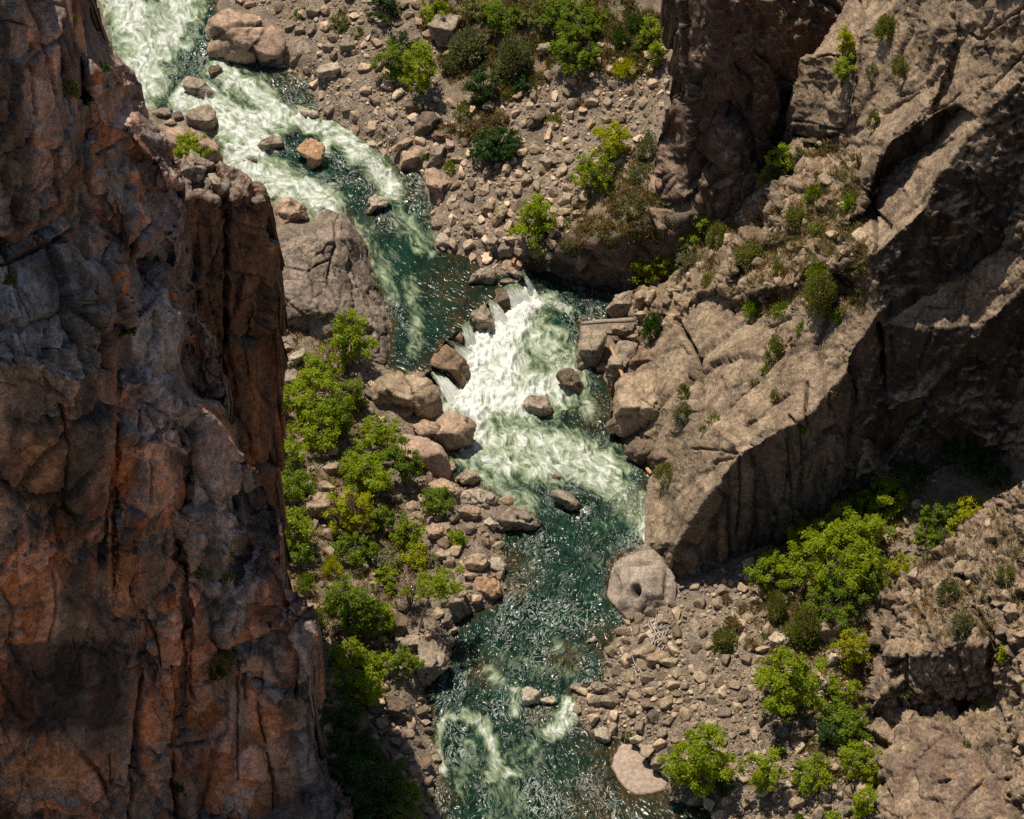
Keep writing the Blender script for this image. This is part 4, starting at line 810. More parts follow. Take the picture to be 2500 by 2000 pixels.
relief('outcrop', O_OUT, O_PTS, O_LINES, 3.0, disp_out, col_out, M_RIDGE, 'broken sunlit outcrop with a domed slab in the lower corner', smooth_n=1, skirt=6, edge=7)
# ---------------------------------------------------------------- boulders
def poly_rock(seed, nv, planes=12, lo=0.62, hi=0.92, forced=(), rough=0.05, soft=0.0):
    """a star shaped, faceted stone on the unit sphere (camera frame: x right, y up, z to the viewer)"""
    rs = np.random.RandomState(seed); d, f = ico(nv)
    nn = rs.normal(size=(planes, 3)); nn /= np.linalg.norm(nn, axis=1)[:, None]; hh = rs.uniform(lo, hi, planes)
    for a, h in forced:
        a = np.asarray(a, float); nn = np.vstack([nn, a / np.linalg.norm(a)]); hh = np.append(hh, h)
    c = d @ nn.T
    r = np.where(c > 0.05, hh[None] / np.maximum(c, 0.05), 9.0)
    k = 48.0 - 2.2 * soft
    rr = -np.log(np.exp(-k * np.minimum(r, 1.15)).sum(1) + np.exp(-k * 1.05)) / k
    rr = rr * (1 + rough * fbm(d * 2.3 + seed, 4, 0.6, seed % 50) + 0.4 * rough * fbm(d * 7 + seed, 3, 0.6, seed % 40))
    return d, f, rr

PAL = {'pink': ((0.43, 0.31, 0.245), (0.32, 0.225, 0.178)), 'grey': ((0.33, 0.27, 0.222), (0.235, 0.19, 0.158)), 'tan': ((0.40, 0.305, 0.23), (0.29, 0.217, 0.162)), 'pale': ((0.50, 0.425, 0.355), (0.39, 0.325, 0.27)),
       'dark': ((0.185, 0.138, 0.11), (0.115, 0.088, 0.072)), 'brown': ((0.26, 0.175, 0.125), (0.17, 0.115, 0.086)), 'umber': ((0.27, 0.21, 0.162), (0.18, 0.138, 0.108)), 'orange': ((0.48, 0.31, 0.20), (0.36, 0.22, 0.14))}
PAL = {k_: tuple(tuple(np.array(c_) * np.array((0.96, 0.95, 0.84))) for c_ in v_) for k_, v_ in PAL.items()}
BOULDERS = []          # (u, v, radius, label, short name)
def rock_colour(p, pal, seed, wz=None, wet=0.0, fleck=True):
    a, b = PAL[pal]
    c = mix(a, b, sstep(-0.35, 0.4, fbm(p * 0.7 + seed, 4, 0.6, 3)))
    c = mix(c, np.array(b) * 0.55, sstep(0.15, 0.5, fbm(p * 1.3 + seed, 4, 0.65, 17)) * 0.55)
    c = mix(c, np.minimum(np.array(a) * 1.3, 0.6), sstep(0.2, 0.5, fbm(p * 2.6 + seed, 4, 0.65, 19)) * 0.4)
    if wz is not None:
        k = sstep(0.55 + wet, 0.1 + wet * 0.6, p[:, 2] - wz + 0.25 * fbm(p * 1.5, 3, seed=23))
        c = mix(c, mix((0.075, 0.04, 0.018), (0.16, 0.085, 0.03), sstep(-0.2, 0.4, fbm(p * 2, 3, seed=25))), k * 0.85)
    return c

def boulder(crop, pts, pal, label, ref=None, near=None, wet=0.0, cracks=(), z=None, seed=None, planes=11, depth=0.95, tilt=None, rough=0.05, lift=0.62, only=None, name='boulder', pits=(), soft=0, scallop=0, fh=(0.56, 0.55)):
    pl = np.array(S(crop, pts)); cu, cv = (pl.max(0) + pl.min(0)) / 2
    seed = seed if seed is not None else int(cu * 7 + cv * 13) % 9973
    big = np.ptp(pl, axis=0).max()
    nv = 5 if big > 55 else 4
    rs = np.random.RandomState(seed)
    if tilt is None: tilt = (rs.uniform(-0.35, 0.35), rs.uniform(-0.15, 0.25))
    up = np.array([tilt[0], 0.68 + tilt[1], 0.73]); front = np.array([rs.uniform(-0.5, 0.5), -0.75, 0.62])
    d, f, rr = poly_rock(seed, nv, planes, 0.6, 0.95, [(up, fh[0]), (front, fh[1])], rough, soft)
    q = d * rr[:, None]
    # fit the outline of the photo
    ang = np.arctan2(-(pl[:, 1] - cv), pl[:, 0] - cu)
    nb = 96; th = (np.arange(nb) + 0.5) / nb * 2 * np.pi - np.pi
    Rp = np.zeros(nb); seg = np.vstack([pl, pl[:1]])
    for i, t in enumerate(th):
        dx, dy = np.cos(t), -np.sin(t); best = 0
        for (x0, y0), (x1, y1) in zip(seg[:-1], seg[1:]):
            ex, ey = x1 - x0, y1 - y0; den = dx * ey - dy * ex
            if abs(den) < 1e-9: continue
            tt = ((x0 - cu) * ey - (y0 - cv) * ex) / den; ss = ((x0 - cu) * dy - (y0 - cv) * dx) / den
            if -1e-6 <= ss <= 1 + 1e-6 and tt > best: best = tt
        Rp[i] = best
    Rp = np.where(Rp <= 0, Rp[Rp > 0].mean() if (Rp > 0).any() else 10, Rp)
    Rp = (np.roll(Rp, 1) + 2 * Rp + np.roll(Rp, -1)) / 4
    rho = np.hypot(q[:, 0], q[:, 1]); tq = np.arctan2(q[:, 1], q[:, 0])
    bi = np.clip(((tq + np.pi) / (2 * np.pi) * nb).astype(int), 0, nb - 1)
    mxr = np.zeros(nb); np.maximum.at(mxr, bi, rho); mxr = np.where(mxr < 0.2, 0.85, mxr)
    mxr = (np.roll(mxr, 1) + mxr + np.roll(mxr, -1)) / 3
    sc = Rp / mxr
    x = np.interp(tq, th, sc, period=2 * np.pi)
    mean = sc.mean(); w = sstep(0.0, 0.75, rho / np.interp(tq, th, mxr, period=2 * np.pi))
    s = mean * (1 - w) + x * w
    # a gentle stretch everywhere towards the fitted ellipse
    ex = (sc[np.abs(np.cos(th)) > 0.8]).mean(); ey = (sc[np.abs(np.sin(th)) > 0.8]).mean()
    s0 = np.sqrt((ex * np.cos(tq)) ** 2 + (ey * np.sin(tq)) ** 2)
    s = s0 * (1 - w) + x * w
    k = MPP * DIST / DIST
    if z is None:
        zg = surf_z([cu], [cv + 0.3 * (pl[:, 1].max() - cv)], only)[0]
        if near is not None: zg = near
    else: zg = z
    rv = (pl[:, 1].max() - cv) * k
    cz = zg + lift * rv
    C = P(cu, cv, cz); sc2 = (CAM[2] - cz) / CAM[2]; k *= sc2
    dep = 0.5 * (ex + ey) * depth * k
    loc = np.stack([q[:, 0] * s * k, q[:, 1] * s * k, q[:, 2] * dep], 1)
    off = loc[:, :1] * RGT + loc[:, 1:2] * UPV - loc[:, 2:3] * FWD
    p = C + off
    nrm = off / (np.linalg.norm(off, axis=1)[:, None] + 1e-9)
    amp = min(0.16, 0.02 * big * MPP + 0.03)
    p = p + nrm * (amp * fbm(p * 1.6, 4, 0.6, seed % 30) + 0.35 * amp * fbm(p * 5, 3, 0.6, seed % 20))[:, None]
    R_ = 0.5 * big * MPP; rel, ck, _ = blocks(p * (1.9 / max(R_, 0.45)) * 0.8, seed % 60, 0.25); rel2, ck2, _ = blocks(p * 1.7, seed % 50, 0.3)
    rug = 0.13 if big > 100 else 0.085
    p = p + nrm * (rel * rug * R_ * (0.35 if soft else 1) - ck * 0.03 * R_ + (0.055 * rel2 - 0.03 * ck2) * min(1, R_) * (0.3 if soft else 1))[:, None]
    if scallop: p = p + nrm * (scallop * fbm(p * 0.75 + seed, 3, 0.5, 5, True))[:, None]
    vis = off @ -FWD > -0.2 * dep
    dark = np.zeros(len(p))
    if cracks or pits:
        uu, vv = project(p)
        for line, wd, dp in cracks:
            ln = S(crop, line); g = np.exp(-(polydist(ln, uu + 2 * fbm(p * 1.5, 2, seed=5), vv) / wd) ** 2) * vis
            p = p - nrm * (g * dp)[:, None]; dark = np.maximum(dark, g * 0.8)
        for (pu, pv), ru, rvv, dp, dk in pits:
            (pu, pv), = S(crop, [(pu, pv)]); g = np.exp(-(((uu - pu) / ru) ** 2 + ((vv - pv) / rvv) ** 2) ** 2) * vis
            p = p + FWD * (g * dp)[:, None] - UPV * (g * dp * 0.5)[:, None]; dark = np.maximum(dark, g * dk)
    wz = near if near is not None else None
    c = rock_colour(p, pal, seed, wz, wet)
    c = mix(c, (0.03, 0.025, 0.02), np.maximum(dark, ck * 0.45 * (0 if soft else 1)))
    me = new_mesh(name, p - C, f, c, M_BOULDER)
    o = link(name, me, loc=C)
    tag(o, label, 'boulder' if name == 'boulder' else name.split('_')[-1])
    BOULDERS.append((cu, cv, big / 2, label, ref))
    return o

UPW = lambda v: float(water_z(0, v, True)); LOW = lambda v: float(water_z(0, v, False))
def b(*a, **k): boulder(*a, **k)
# -- upstream
b('c1', [(1240, 180), (1275, 110), (1360, 50), (1440, 22), (1530, 40), (1600, 85), (1650, 140), (1740, 155), (1800, 220), (1812, 300), (1760, 360), (1690, 385), (1610, 395), (1530, 420), (1450, 412), (1380, 372), (1290, 335), (1300, 255)], 'pink', 'huge pinkish two lobed boulder at the top of the rapids', 'the huge pinkish boulder', near=UPW(140), cracks=[([(1300, 250), (1420, 160), (1560, 150), (1650, 150)], 5, 0.5), ([(1560, 300), (1620, 240), (1660, 150)], 4, 0.3)], planes=16, rough=0.08)
b('c1', [(1760, 430), (1800, 330), (1820, 240), (1880, 210), (1960, 295), (1970, 370), (1900, 440), (1810, 448)], 'grey', 'grey wedge boulder leaning beside the huge pinkish one', 'the grey wedge boulder', near=UPW(170))
b('c1', [(1120, 530), (1145, 470), (1190, 468), (1250, 488), (1350, 575), (1305, 605), (1200, 620)], 'grey', 'dark grey pointed boulder splitting the white rapids', 'the pointed rapids boulder', near=UPW(220))
b('c1', [(1285, 440), (1300, 405), (1345, 400), (1380, 425), (1350, 480), (1300, 495)], 'dark', 'small dark wet boulder in the chute below the huge pinkish one', 'the small dark chute boulder', near=UPW(180), wet=0.4)
b('c1', [(1150, 690), (1220, 655), (1300, 640), (1345, 690), (1340, 780), (1275, 850), (1200, 820), (1150, 780)], 'grey', 'grey squarish boulder on the cliff side of the rapids', 'the squarish grey boulder', near=UPW(300))
b('c1', [(930, 690), (1000, 665), (1072, 668), (1065, 710), (1010, 735), (935, 735)], 'grey', 'flat grey rock at the cliff foot, leftmost of the boulder cluster', 'the flat rock at the cliff foot', near=UPW(280))
b('c1', [(1070, 700), (1110, 685), (1140, 720), (1130, 770), (1085, 770)], 'dark', 'small dark upright rock between the flat rock and squarish boulder', None, near=UPW(290))
b('c1', [(1014, 692), (1040, 684), (1062, 690), (1058, 732), (1018, 732)], 'pale', 'small pale block lying against the flat rock', None, near=UPW(280))
b('c1', [(975, 785), (1060, 735), (1100, 765), (1040, 800)], 'pink', 'thin pink slab below the small pale block', None, near=UPW(300))
b('c1', [(960, 770), (1060, 790), (1150, 785), (1230, 810), (1290, 870), (1340, 890), (1400, 975), (1390, 1010), (1330, 1025), (1200, 980), (1050, 900)], 'pink', 'long low pink rock shelf behind the bright bush by the pillar', 'the long pink shelf', near=UPW(340), planes=14)
b('c1', [(1580, 905), (1620, 870), (1690, 830), (1740, 845), (1772, 885), (1720, 935), (1640, 952)], 'grey', 'brownish grey boulder standing alone in the pale rapids', 'the lone boulder in the rapids', near=UPW(350))
b('c1', [(1830, 925), (1880, 860), (1950, 858), (2022, 908), (2005, 990), (1945, 1068), (1895, 1058), (1895, 990)], 'orange', 'pale orange streaked boulder with water pouring over it', 'the orange streaked boulder', near=UPW(370), wet=-0.2)
b('c1', [(1835, 700), (1880, 660), (1980, 692), (1968, 738), (1850, 750)], 'pale', 'pale flat stone with a wet brown rim in the shallows', 'the pale flat shallows stone', near=UPW(280), wet=0.15)
b('c1', [(1150, 40), (1175, 25), (1205, 35), (1195, 55), (1160, 55)], 'dark', 'small dark stone in white water at the head of the rapids', None, near=UPW(20))
b('c1', [(1500, 1000), (1530, 978), (1590, 985), (1600, 1005), (1540, 1015)], 'brown', 'small brown stone awash below the lone rapids boulder', None, near=UPW(400), wet=0.5)
b('c1', [(1160, 960), (1180, 920), (1270, 978), (1285, 1050), (1225, 1140), (1150, 1110), (1115, 1060)], 'grey', 'pointed grey block perched on top of the rock pillar', 'the perched pointed block', z=70, only=('rock_pillar',))
b('c1', [(1285, 1085), (1330, 1075), (1415, 1150), (1400, 1200), (1345, 1205)], 'grey', 'tilted slab lying on the pillar top beside the pointed block', None, z=66.3)
b('c1', [(1695, 1250), (1730, 1222), (1790, 1220), (1880, 1275), (1922, 1355), (1850, 1375), (1770, 1420), (1720, 1430)], 'pink', 'pinkish hollowed rock at the water edge behind the pillar', 'the hollowed pinkish rock', near=UPW(510), pits=[((1800, 1270), 14, 9, 0.5, 0.2), ((1770, 1340), 12, 8, 0.4, 0.2)])
def bank_boulder():
    out = [(662, 660), (676, 600), (690, 574), (742, 560), (785, 535), (828, 520), (852, 533), (880, 575), (900, 605), (908, 680), (932, 735), (940, 745), (956, 790), (950, 850), (936, 893), (880, 890), (800, 850), (720, 810), (662, 780)]
    pts = [(676, 590, 6.2), (742, 556, 6.8), (785, 532, 6.4), (828, 516, 5.4), (856, 530, 4.2), (902, 605, 2.4), (912, 680, 2.2), (960, 790, 2.0), (955, 850, 2.0), (938, 896, 2.0), (880, 893, 2.0), (800, 853, 3), (720, 812, 4), (655, 785, 5), (655, 660, 6.6)]
    ls = [[(684, 640, 8.2), (742, 615, 9.6), (800, 585, 9.4), (850, 575, 7.6)], [(742, 615, 9.6), (752, 690, 8.6), (770, 760, 7.2), (800, 815, 5)], [(850, 575, 7.6), (862, 650, 6.4), (890, 730, 5), (915, 800, 4.2), (912, 850, 3.6)], [(770, 760, 7.2), (850, 770, 5.9), (915, 800, 4.2)], [(775, 775, 6.1), (850, 785, 4.9), (905, 815, 3.4)], [(684, 640, 8.2), (690, 720, 7.6), (700, 790, 5.4)]]
    def disp(p, n, u, v):
        r1, k1, c1 = blocks(p * 0.35, 41, 0.12); r2, k2, c2 = blocks(p * 1.0, 42, 0.2)
        g, dp = lines_of([([(815, 540), (820, 600), (800, 680), (830, 760)], 2.6, .5), ([(690, 650), (750, 660), (815, 630)], 2.2, .3), ([(850, 600), (880, 700)], 2, .25)], u, v)
        return 0.3 * r1 - 0.15 * k1 + 0.14 * r2 - 0.08 * k2 + 0.16 * fbm(p * 0.9, 4, 0.6, 44) + 0.05 * fbm(p * 3, 3, 0.6, 45) - dp, dict(k=np.maximum(g, k1 * .7))
    def colr(q, n, d, info, u, v):
        c = mix((0.275, 0.215, 0.165), (0.165, 0.128, 0.10), sstep(-0.3, 0.35, fbm(q * 0.5, 4, 0.6, 47)))
        c = mix(c, (0.085, 0.07, 0.058), sstep(0.1, 0.5, fbm(q * 1.0, 4, 0.65, 48)) * 0.6); c = mix(c, (0.38, 0.30, 0.235), sstep(0.15, 0.5, fbm(q * 2.6, 4, 0.65, 49)) * 0.5)
        c = mix(c, (0.06, 0.038, 0.022), sstep(0.9, 0.3, q[:, 2] - 2.2) * 0.7)
        return mix(c, (0.03, 0.025, 0.02), info['k'] * 0.8)
    lab = 'enormous brown grey boulder with a tilted top beside the dark pool'
    o = relief('boulder', out, pts, ls, 2.6, disp, colr, M_RIDGE, lab, 'boulder', smooth_n=1, skirt=5, edge=4, rag=4)
    del o['kind']; BOULDERS.append((800, 700, 190, lab, 'the enormous bank boulder'))
bank_boulder()
# -- upper right bank
b('c2', [(545, 155), (600, 90), (700, 65), (780, 100), (765, 190), (720, 290), (620, 300), (580, 240)], 'grey', 'large grey block among the bushes on the upper bank', 'the large upper bank block')
b('c2', [(465, 830), (485, 730), (520, 690), (600, 680), (625, 740), (595, 800), (515, 865)], 'dark', 'tall dark brown boulder standing on the gravel of the upper bank', 'the tall dark boulder')
b('c2', [(570, 840), (600, 805), (720, 830), (712, 878), (590, 872)], 'brown', 'low brown boulder beside the tall dark one', 'the low brown boulder')
b('c2', [(315, 925), (440, 840), (472, 862), (420, 925), (350, 948)], 'pink', 'slanting pinkish slab on the gravel near the river', 'the slanting pinkish slab')
b('c2', [(372, 1000), (385, 930), (450, 885), (555, 890), (562, 940), (520, 1005), (490, 1062), (380, 1048)], 'pink', 'blocky pink grey boulder at the edge of the upper pool', 'the blocky pink boulder', near=UPW(380))
b('c2', [(555, 1020), (585, 900), (680, 890), (645, 965), (672, 1000), (600, 1030)], 'grey', 'shaded flat topped boulder between the pink block and green bush', 'the flat topped boulder')
b('c2', [(530, 1060), (600, 1030), (660, 1080), (722, 1130), (685, 1190), (670, 1255), (620, 1300), (580, 1205), (540, 1140)], 'pink', 'long pale pink bedrock slab sloping into the pool', 'the pale pink bedrock slab', near=UPW(470), planes=14)
b('c2', [(690, 985), (755, 962), (782, 985), (740, 1012)], 'tan', 'small tan rock below the flat topped boulder', None)
b('c2', [(1125, 1140), (1140, 1088), (1200, 1075), (1207, 1110), (1150, 1156)], 'tan', 'tan block standing above the bright willow on the gravel', 'the tan block on the gravel')
b('c2', [(1238, 995), (1280, 950), (1332, 990), (1312, 1050), (1270, 1056)], 'grey', 'grey angular block halfway up the gravel slope', 'the angular block on the slope')
b('c2', [(1165, 790), (1200, 720), (1280, 680), (1288, 722), (1225, 790), (1175, 802)], 'dark', 'dark slanting boulder on the gravel right of the round bush', 'the dark slanting boulder')
b('c2', [(1300, 672), (1328, 632), (1382, 632), (1372, 682), (1315, 692)], 'grey', 'grey boulder just above the dark slanting one', None)
b('c2', [(678, 1270), (700, 1212), (736, 1210), (732, 1250), (692, 1277)], 'pale', 'pale upright stone at the foot of the pink bedrock slab', 'the pale upright stone')
b('c2', [(943, 1372), (970, 1290), (1040, 1260), (1057, 1300), (1012, 1380), (960, 1402)], 'tan', 'smooth elongated tan boulder beside the bright willow', 'the elongated tan boulder')
b('c2', [(878, 1302), (920, 1248), (967, 1244), (962, 1300), (922, 1337)], 'tan', 'tan boulder touching the elongated one', None)
b('c2', [(598, 1485), (640, 1433), (692, 1470), (708, 1530), (642, 1562), (604, 1532)], 'pale', 'pale angular boulder in the shallows of the upper pool', 'the pale shallows boulder', near=UPW(600))
b('c2', [(818, 1402), (880, 1398), (922, 1450), (912, 1477), (850, 1452)], 'grey', 'flat grey rock among cobbles above the brown shallows', None)
b('c2', [(918, 1492), (960, 1455), (997, 1480), (992, 1552), (930, 1552)], 'grey', 'upright grey rock above the dam cobbles', None)
b('c2', [(983, 1542), (1040, 1493), (1097, 1530), (1082, 1592), (1010, 1592)], 'grey', 'rounded grey boulder next to the foot of the bright willow', 'the boulder at the willow foot')
b('c2', [(1048, 1642), (1075, 1580), (1107, 1590), (1092, 1650), (1060, 1667)], 'orange', 'orange tan upright stone above the cascades', 'the orange upright stone')
b('c2', [(1100, 1660), (1112, 1610), (1142, 1612), (1138, 1660), (1115, 1680)], 'orange', 'smaller orange stone touching the upright one', None)
b('c2', [(168, 1312), (178, 1225), (230, 1200), (342, 1245), (300, 1287), (222, 1300), (190, 1340)], 'pale', 'jagged pale pink boulder alone in the dark rippled water', 'the jagged pale boulder', near=UPW(500), wet=0.1)
b('c2', [(168, 890), (210, 868), (262, 905), (240, 932), (190, 917)], 'pale', 'flat pale rock at the waterline of the upper gravel bar', None, near=UPW(350))
b('c2', [(1228, 312), (1240, 272), (1310, 258), (1342, 280), (1302, 330), (1250, 342)], 'grey', 'grey boulder among tall bushes on the upper slope', None)
b('c2', [(638, 342), (680, 300), (762, 330), (752, 362), (680, 357)], 'pink', 'pink boulder under the grey green bush', None)
b('c2', [(398, 655), (440, 610), (542, 640), (522, 690), (440, 702)], 'dark', 'dark shaded boulder under the leafy bushes on the upper bank', None)
b('c2', [(0, 285), (20, 240), (70, 233), (117, 290), (100, 322), (20, 332)], 'grey', 'rounded grey boulder alone on the upper gravel', 'the rounded gravel boulder')
b('c1', [(1938, 445), (1980, 405), (2090, 380), (2122, 430), (2060, 492), (1960, 482)], 'pale', 'broad flat pale slab beside the grey wedge boulder', 'the broad pale slab')
b('c1', [(1983, 290), (2030, 258), (2072, 290), (2050, 322), (2000, 312)], 'grey', 'small grey boulder between the wedge and the rounded gravel boulder', None)
b('c1', [(1883, 62), (1940, 28), (1992, 60), (1960, 112), (1900, 102)], 'grey', 'grey block behind the huge pinkish boulder near the top edge', None)
b('c1', [(1500, 30), (1540, 0), (1590, 10), (1580, 45), (1530, 50)], 'pink', 'pink rock touching the crown of the huge pinkish boulder', None)
b('c1', [(1815, 205), (1830, 165), (1880, 160), (1895, 195), (1850, 215)], 'grey', 'small grey rock on top of the grey wedge boulder', None)
# -- the dam
b('cd', [(500, 265), (560, 170), (620, 120), (700, 110), (752, 150), (752, 230), (725, 285), (600, 270)], 'grey', 'grey boulder closing the upstream end of the dam', 'the grey dam boulder', near=UPW(690))
b('cd', [(785, 245), (830, 218), (900, 222), (942, 270), (880, 280), (800, 265)], 'grey', 'flat grey stone lying at the lip of the widest cascade', None, near=2.2)
b('cd', [(860, 120), (900, 110), (975, 180), (990, 240), (930, 225), (870, 170)], 'grey', 'grey slab wedged behind the flat lip stone', None, near=2.2)
b('cd', [(670, 385), (710, 335), (780, 305), (840, 310), (870, 360), (888, 470), (875, 530), (800, 490), (740, 440)], 'dark', 'dark wet boulder with a brown skirt between two cascades', 'the dark wet dam boulder', near=1.0, wet=0.25, z=0.8)
b('cd', [(505, 590), (560, 500), (610, 450), (665, 425), (700, 490), (760, 620), (720, 670), (640, 690), (580, 735), (555, 660)], 'grey', 'half wet boulder with a pale top in the middle of the dam', 'the pale topped dam boulder', near=0.6, z=0.6, wet=0.1)
b('cd', [(290, 730), (350, 680), (440, 655), (470, 730), (475, 795), (430, 780), (360, 745)], 'brown', 'low reddish wet boulder beside the green cascade', 'the reddish dam boulder', near=1.2, z=1.0)
b('cd', [(160, 980), (200, 910), (290, 810), (330, 790), (400, 850), (500, 930), (548, 1000), (545, 1040), (505, 1090), (500, 1160), (475, 1215), (420, 1150), (330, 1060), (240, 1010)], 'brown', 'big slanting brown boulder between the white chute and side cascade', 'the slanting brown dam boulder', near=0.5, z=0.7, wet=0.15, cracks=[([(230, 1010), (330, 1040), (420, 1140)], 3, 0.25)])
b('c5', [(195, 730), (260, 660), (330, 640), (380, 622), (410, 655), (480, 650), (560, 660), (610, 715), (640, 770), (652, 820), (640, 890), (560, 930), (480, 920), (450, 945), (410, 965), (350, 955), (280, 900), (200, 800)], 'tan', 'massive cracked tan boulder anchoring the left end of the dam', 'the massive tan boulder', near=0.4, z=1.2, cracks=[([(410, 650), (460, 720), (478, 800), (472, 930)], 2.6, 0.5), ([(460, 770), (540, 720), (600, 700)], 2, 0.25)], planes=14, wet=-0.2)
b('c5', [(440, 960), (500, 930), (600, 935), (680, 882), (760, 890), (830, 930), (846, 990), (830, 1070), (780, 1100), (690, 1137), (650, 1080), (590, 1030), (480, 1012)], 'pink', 'rounded pinkish boulder with a wet amber corner beside the white water', 'the amber cornered boulder', near=0.3, z=0.6, wet=-0.1, cracks=[([(590, 935), (630, 970), (590, 1030)], 2.5, 0.35)])
b('c5', [(325, 1045), (400, 1015), (480, 1020), (560, 1040), (640, 1090), (692, 1170), (708, 1260), (690, 1302), (600, 1285), (500, 1200), (400, 1150)], 'pink', 'big domed pink boulder behind the leafy bushes', 'the domed pink boulder', near=0.3, z=1.0, soft=8)
b('c5', [(1345, 640), (1400, 605), (1460, 610), (1500, 680), (1527, 750), (1512, 787), (1430, 740), (1380, 700)], 'dark', 'dark wet boulder holding a small amber puddle', 'the puddle boulder', near=0.3, wet=0.1, pits=[((1435, 690), 11, 8, 0.25, 0.0)])
b('c5', [(1140, 820), (1190, 770), (1290, 775), (1330, 850), (1342, 880), (1280, 912), (1222, 922), (1180, 870)], 'grey', 'grey angular boulder alone in the white plunge pool', 'the lone plunge pool boulder', near=0.25, wet=-0.05)
b('c5', [(725, 1292), (790, 1230), (860, 1245), (888, 1280), (840, 1342), (770, 1322)], 'grey', 'grey brown boulder at the lower edge of the white water', 'the grey edge boulder', near=0.2)
b('c5', [(1322, 1365), (1380, 1355), (1440, 1390), (1512, 1450), (1500, 1482), (1430, 1492), (1340, 1422)], 'grey', 'tapering grey boulder alone in the dark rapids', 'the tapering grey boulder', near=0.1)
b('c5', [(1310, 1290), (1335, 1265), (1385, 1280), (1370, 1305)], 'dark', 'small wet stone awash above the tapering grey boulder', None, near=0.1, wet=0.5)
b('c5', [(548, 1315), (640, 1290), (740, 1330), (782, 1370), (720, 1442), (660, 1400), (560, 1342)], 'pink', 'flat pinkish slab beside the small round tree', 'the flat pinkish slab')
b('c5', [(718, 1452), (790, 1360), (900, 1360), (1002, 1402), (980, 1452), (950, 1502), (880, 1502), (800, 1462)], 'pale', 'broad pale grey slab sloping to the brown shallows', 'the broad pale grey slab', near=0.05, cracks=[([(800, 1370), (860, 1420), (930, 1500)], 2, 0.2)])
b('c5', [(983, 1532), (1040, 1480), (1120, 1470), (1200, 1520), (1262, 1550), (1250, 1592), (1140, 1602), (1060, 1637), (1010, 1602)], 'grey', 'craggy pitted grey boulder jutting into the rapids', 'the craggy pitted boulder', near=0.05, rough=0.12, pits=[((1180, 1550), 8, 6, 0.4, 0.4), ((1110, 1530), 7, 5, 0.3, 0.3)])
b('c5', [(738, 1492), (800, 1455), (870, 1470), (887, 1510), (840, 1552), (770, 1542)], 'pink', 'rounded pink boulder below the broad pale grey slab', 'the rounded pink boulder')
b('c5', [(543, 1602), (590, 1565), (650, 1580), (687, 1640), (640, 1692), (560, 1652)], 'pink', 'pink brown boulder between the leafy bushes and the cobbles', None)
b('c5', [(903, 1562), (940, 1530), (1002, 1575), (962, 1610)], 'pale', 'small pale angular rock touching the craggy boulder', None)
b('c5', [(690, 1190), (720, 1190), (735, 1240), (705, 1265)], 'pink', 'small pink stone leaning on the domed pink boulder', None, near=0.2)
# -- right side of the plunge pool
b('c5', [(1472, 560), (1480, 500), (1508, 355), (1590, 360), (1672, 370), (1668, 440), (1640, 520), (1600, 600), (1540, 610), (1488, 626)], 'grey', 'squared grey slab with a pinkish scar under the long log', 'the scarred slab', near=0.3, z=0.6)
b('c5', [(1655, 650), (1672, 560), (1750, 430), (1842, 440), (1832, 560), (1790, 610), (1780, 662), (1720, 722), (1670, 712)], 'grey', 'grey slab carrying the bare orange log', 'the orange log slab', near=0.3, z=0.8)
b('c5', [(1648, 250), (1720, 150), (1842, 115), (1832, 200), (1815, 290), (1700, 302)], 'grey', 'grey wedge of rock above the long log', 'the wedge above the log', near=0.3, z=0.8)
b('c5', [(1820, 250), (1840, 140), (1890, 83), (1937, 110), (1920, 200), (1860, 242)], 'tan', 'tan block between the grey wedge and the ridge', None, z=3)
b('c5', [(1788, 600), (1850, 460), (1950, 500), (1992, 560), (1950, 612), (1870, 652)], 'brown', 'brown wedge of rock under the shaded bush', 'the brown wedge', z=1.6)
b('c5', [(1595, 602), (1640, 570), (1667, 590), (1650, 642), (1610, 642)], 'pink', 'small pink boulder tucked between the two grey slabs', None, near=0.3)
b('c5', [(1698, 960), (1712, 780), (1740, 690), (1822, 640), (1962, 640), (2002, 780), (2092, 880), (2122, 950), (2000, 985), (1880, 1012), (1780, 1045), (1705, 1030)], 'tan', 'huge smooth tan boulder at the foot of the ridge', 'the huge ridge foot boulder', near=0.2, z=1.2, planes=13, cracks=[([(1890, 800), (1960, 850), (2080, 900)], 2.5, 0.3)])
b('c5', [(1768, 1130), (1850, 1040), (1990, 1050), (1985, 1200), (1900, 1222), (1810, 1172)], 'dark', 'dark undercut rock below the huge ridge foot boulder', None, near=0.1, z=0.4)
for pts, pal, lab in (([(1690, 350), (1740, 330), (1780, 350), (1760, 400), (1700, 390)], 'pink', 'small pinkish block behind the scarred slab'), ([(1760, 380), (1800, 335), (1840, 345), (1830, 385), (1790, 410)], 'dark', 'small dark rock under the butt of the long log'), ([(1790, 415), (1830, 390), (1862, 400), (1840, 440)], 'grey', 'grey chip above the orange log slab'), ([(1700, 420), (1730, 405), (1750, 440), (1715, 460)], 'dark', 'dark pebble like rock beside the end of the orange log')):
    b('c5', pts, pal, lab, z=1.6)
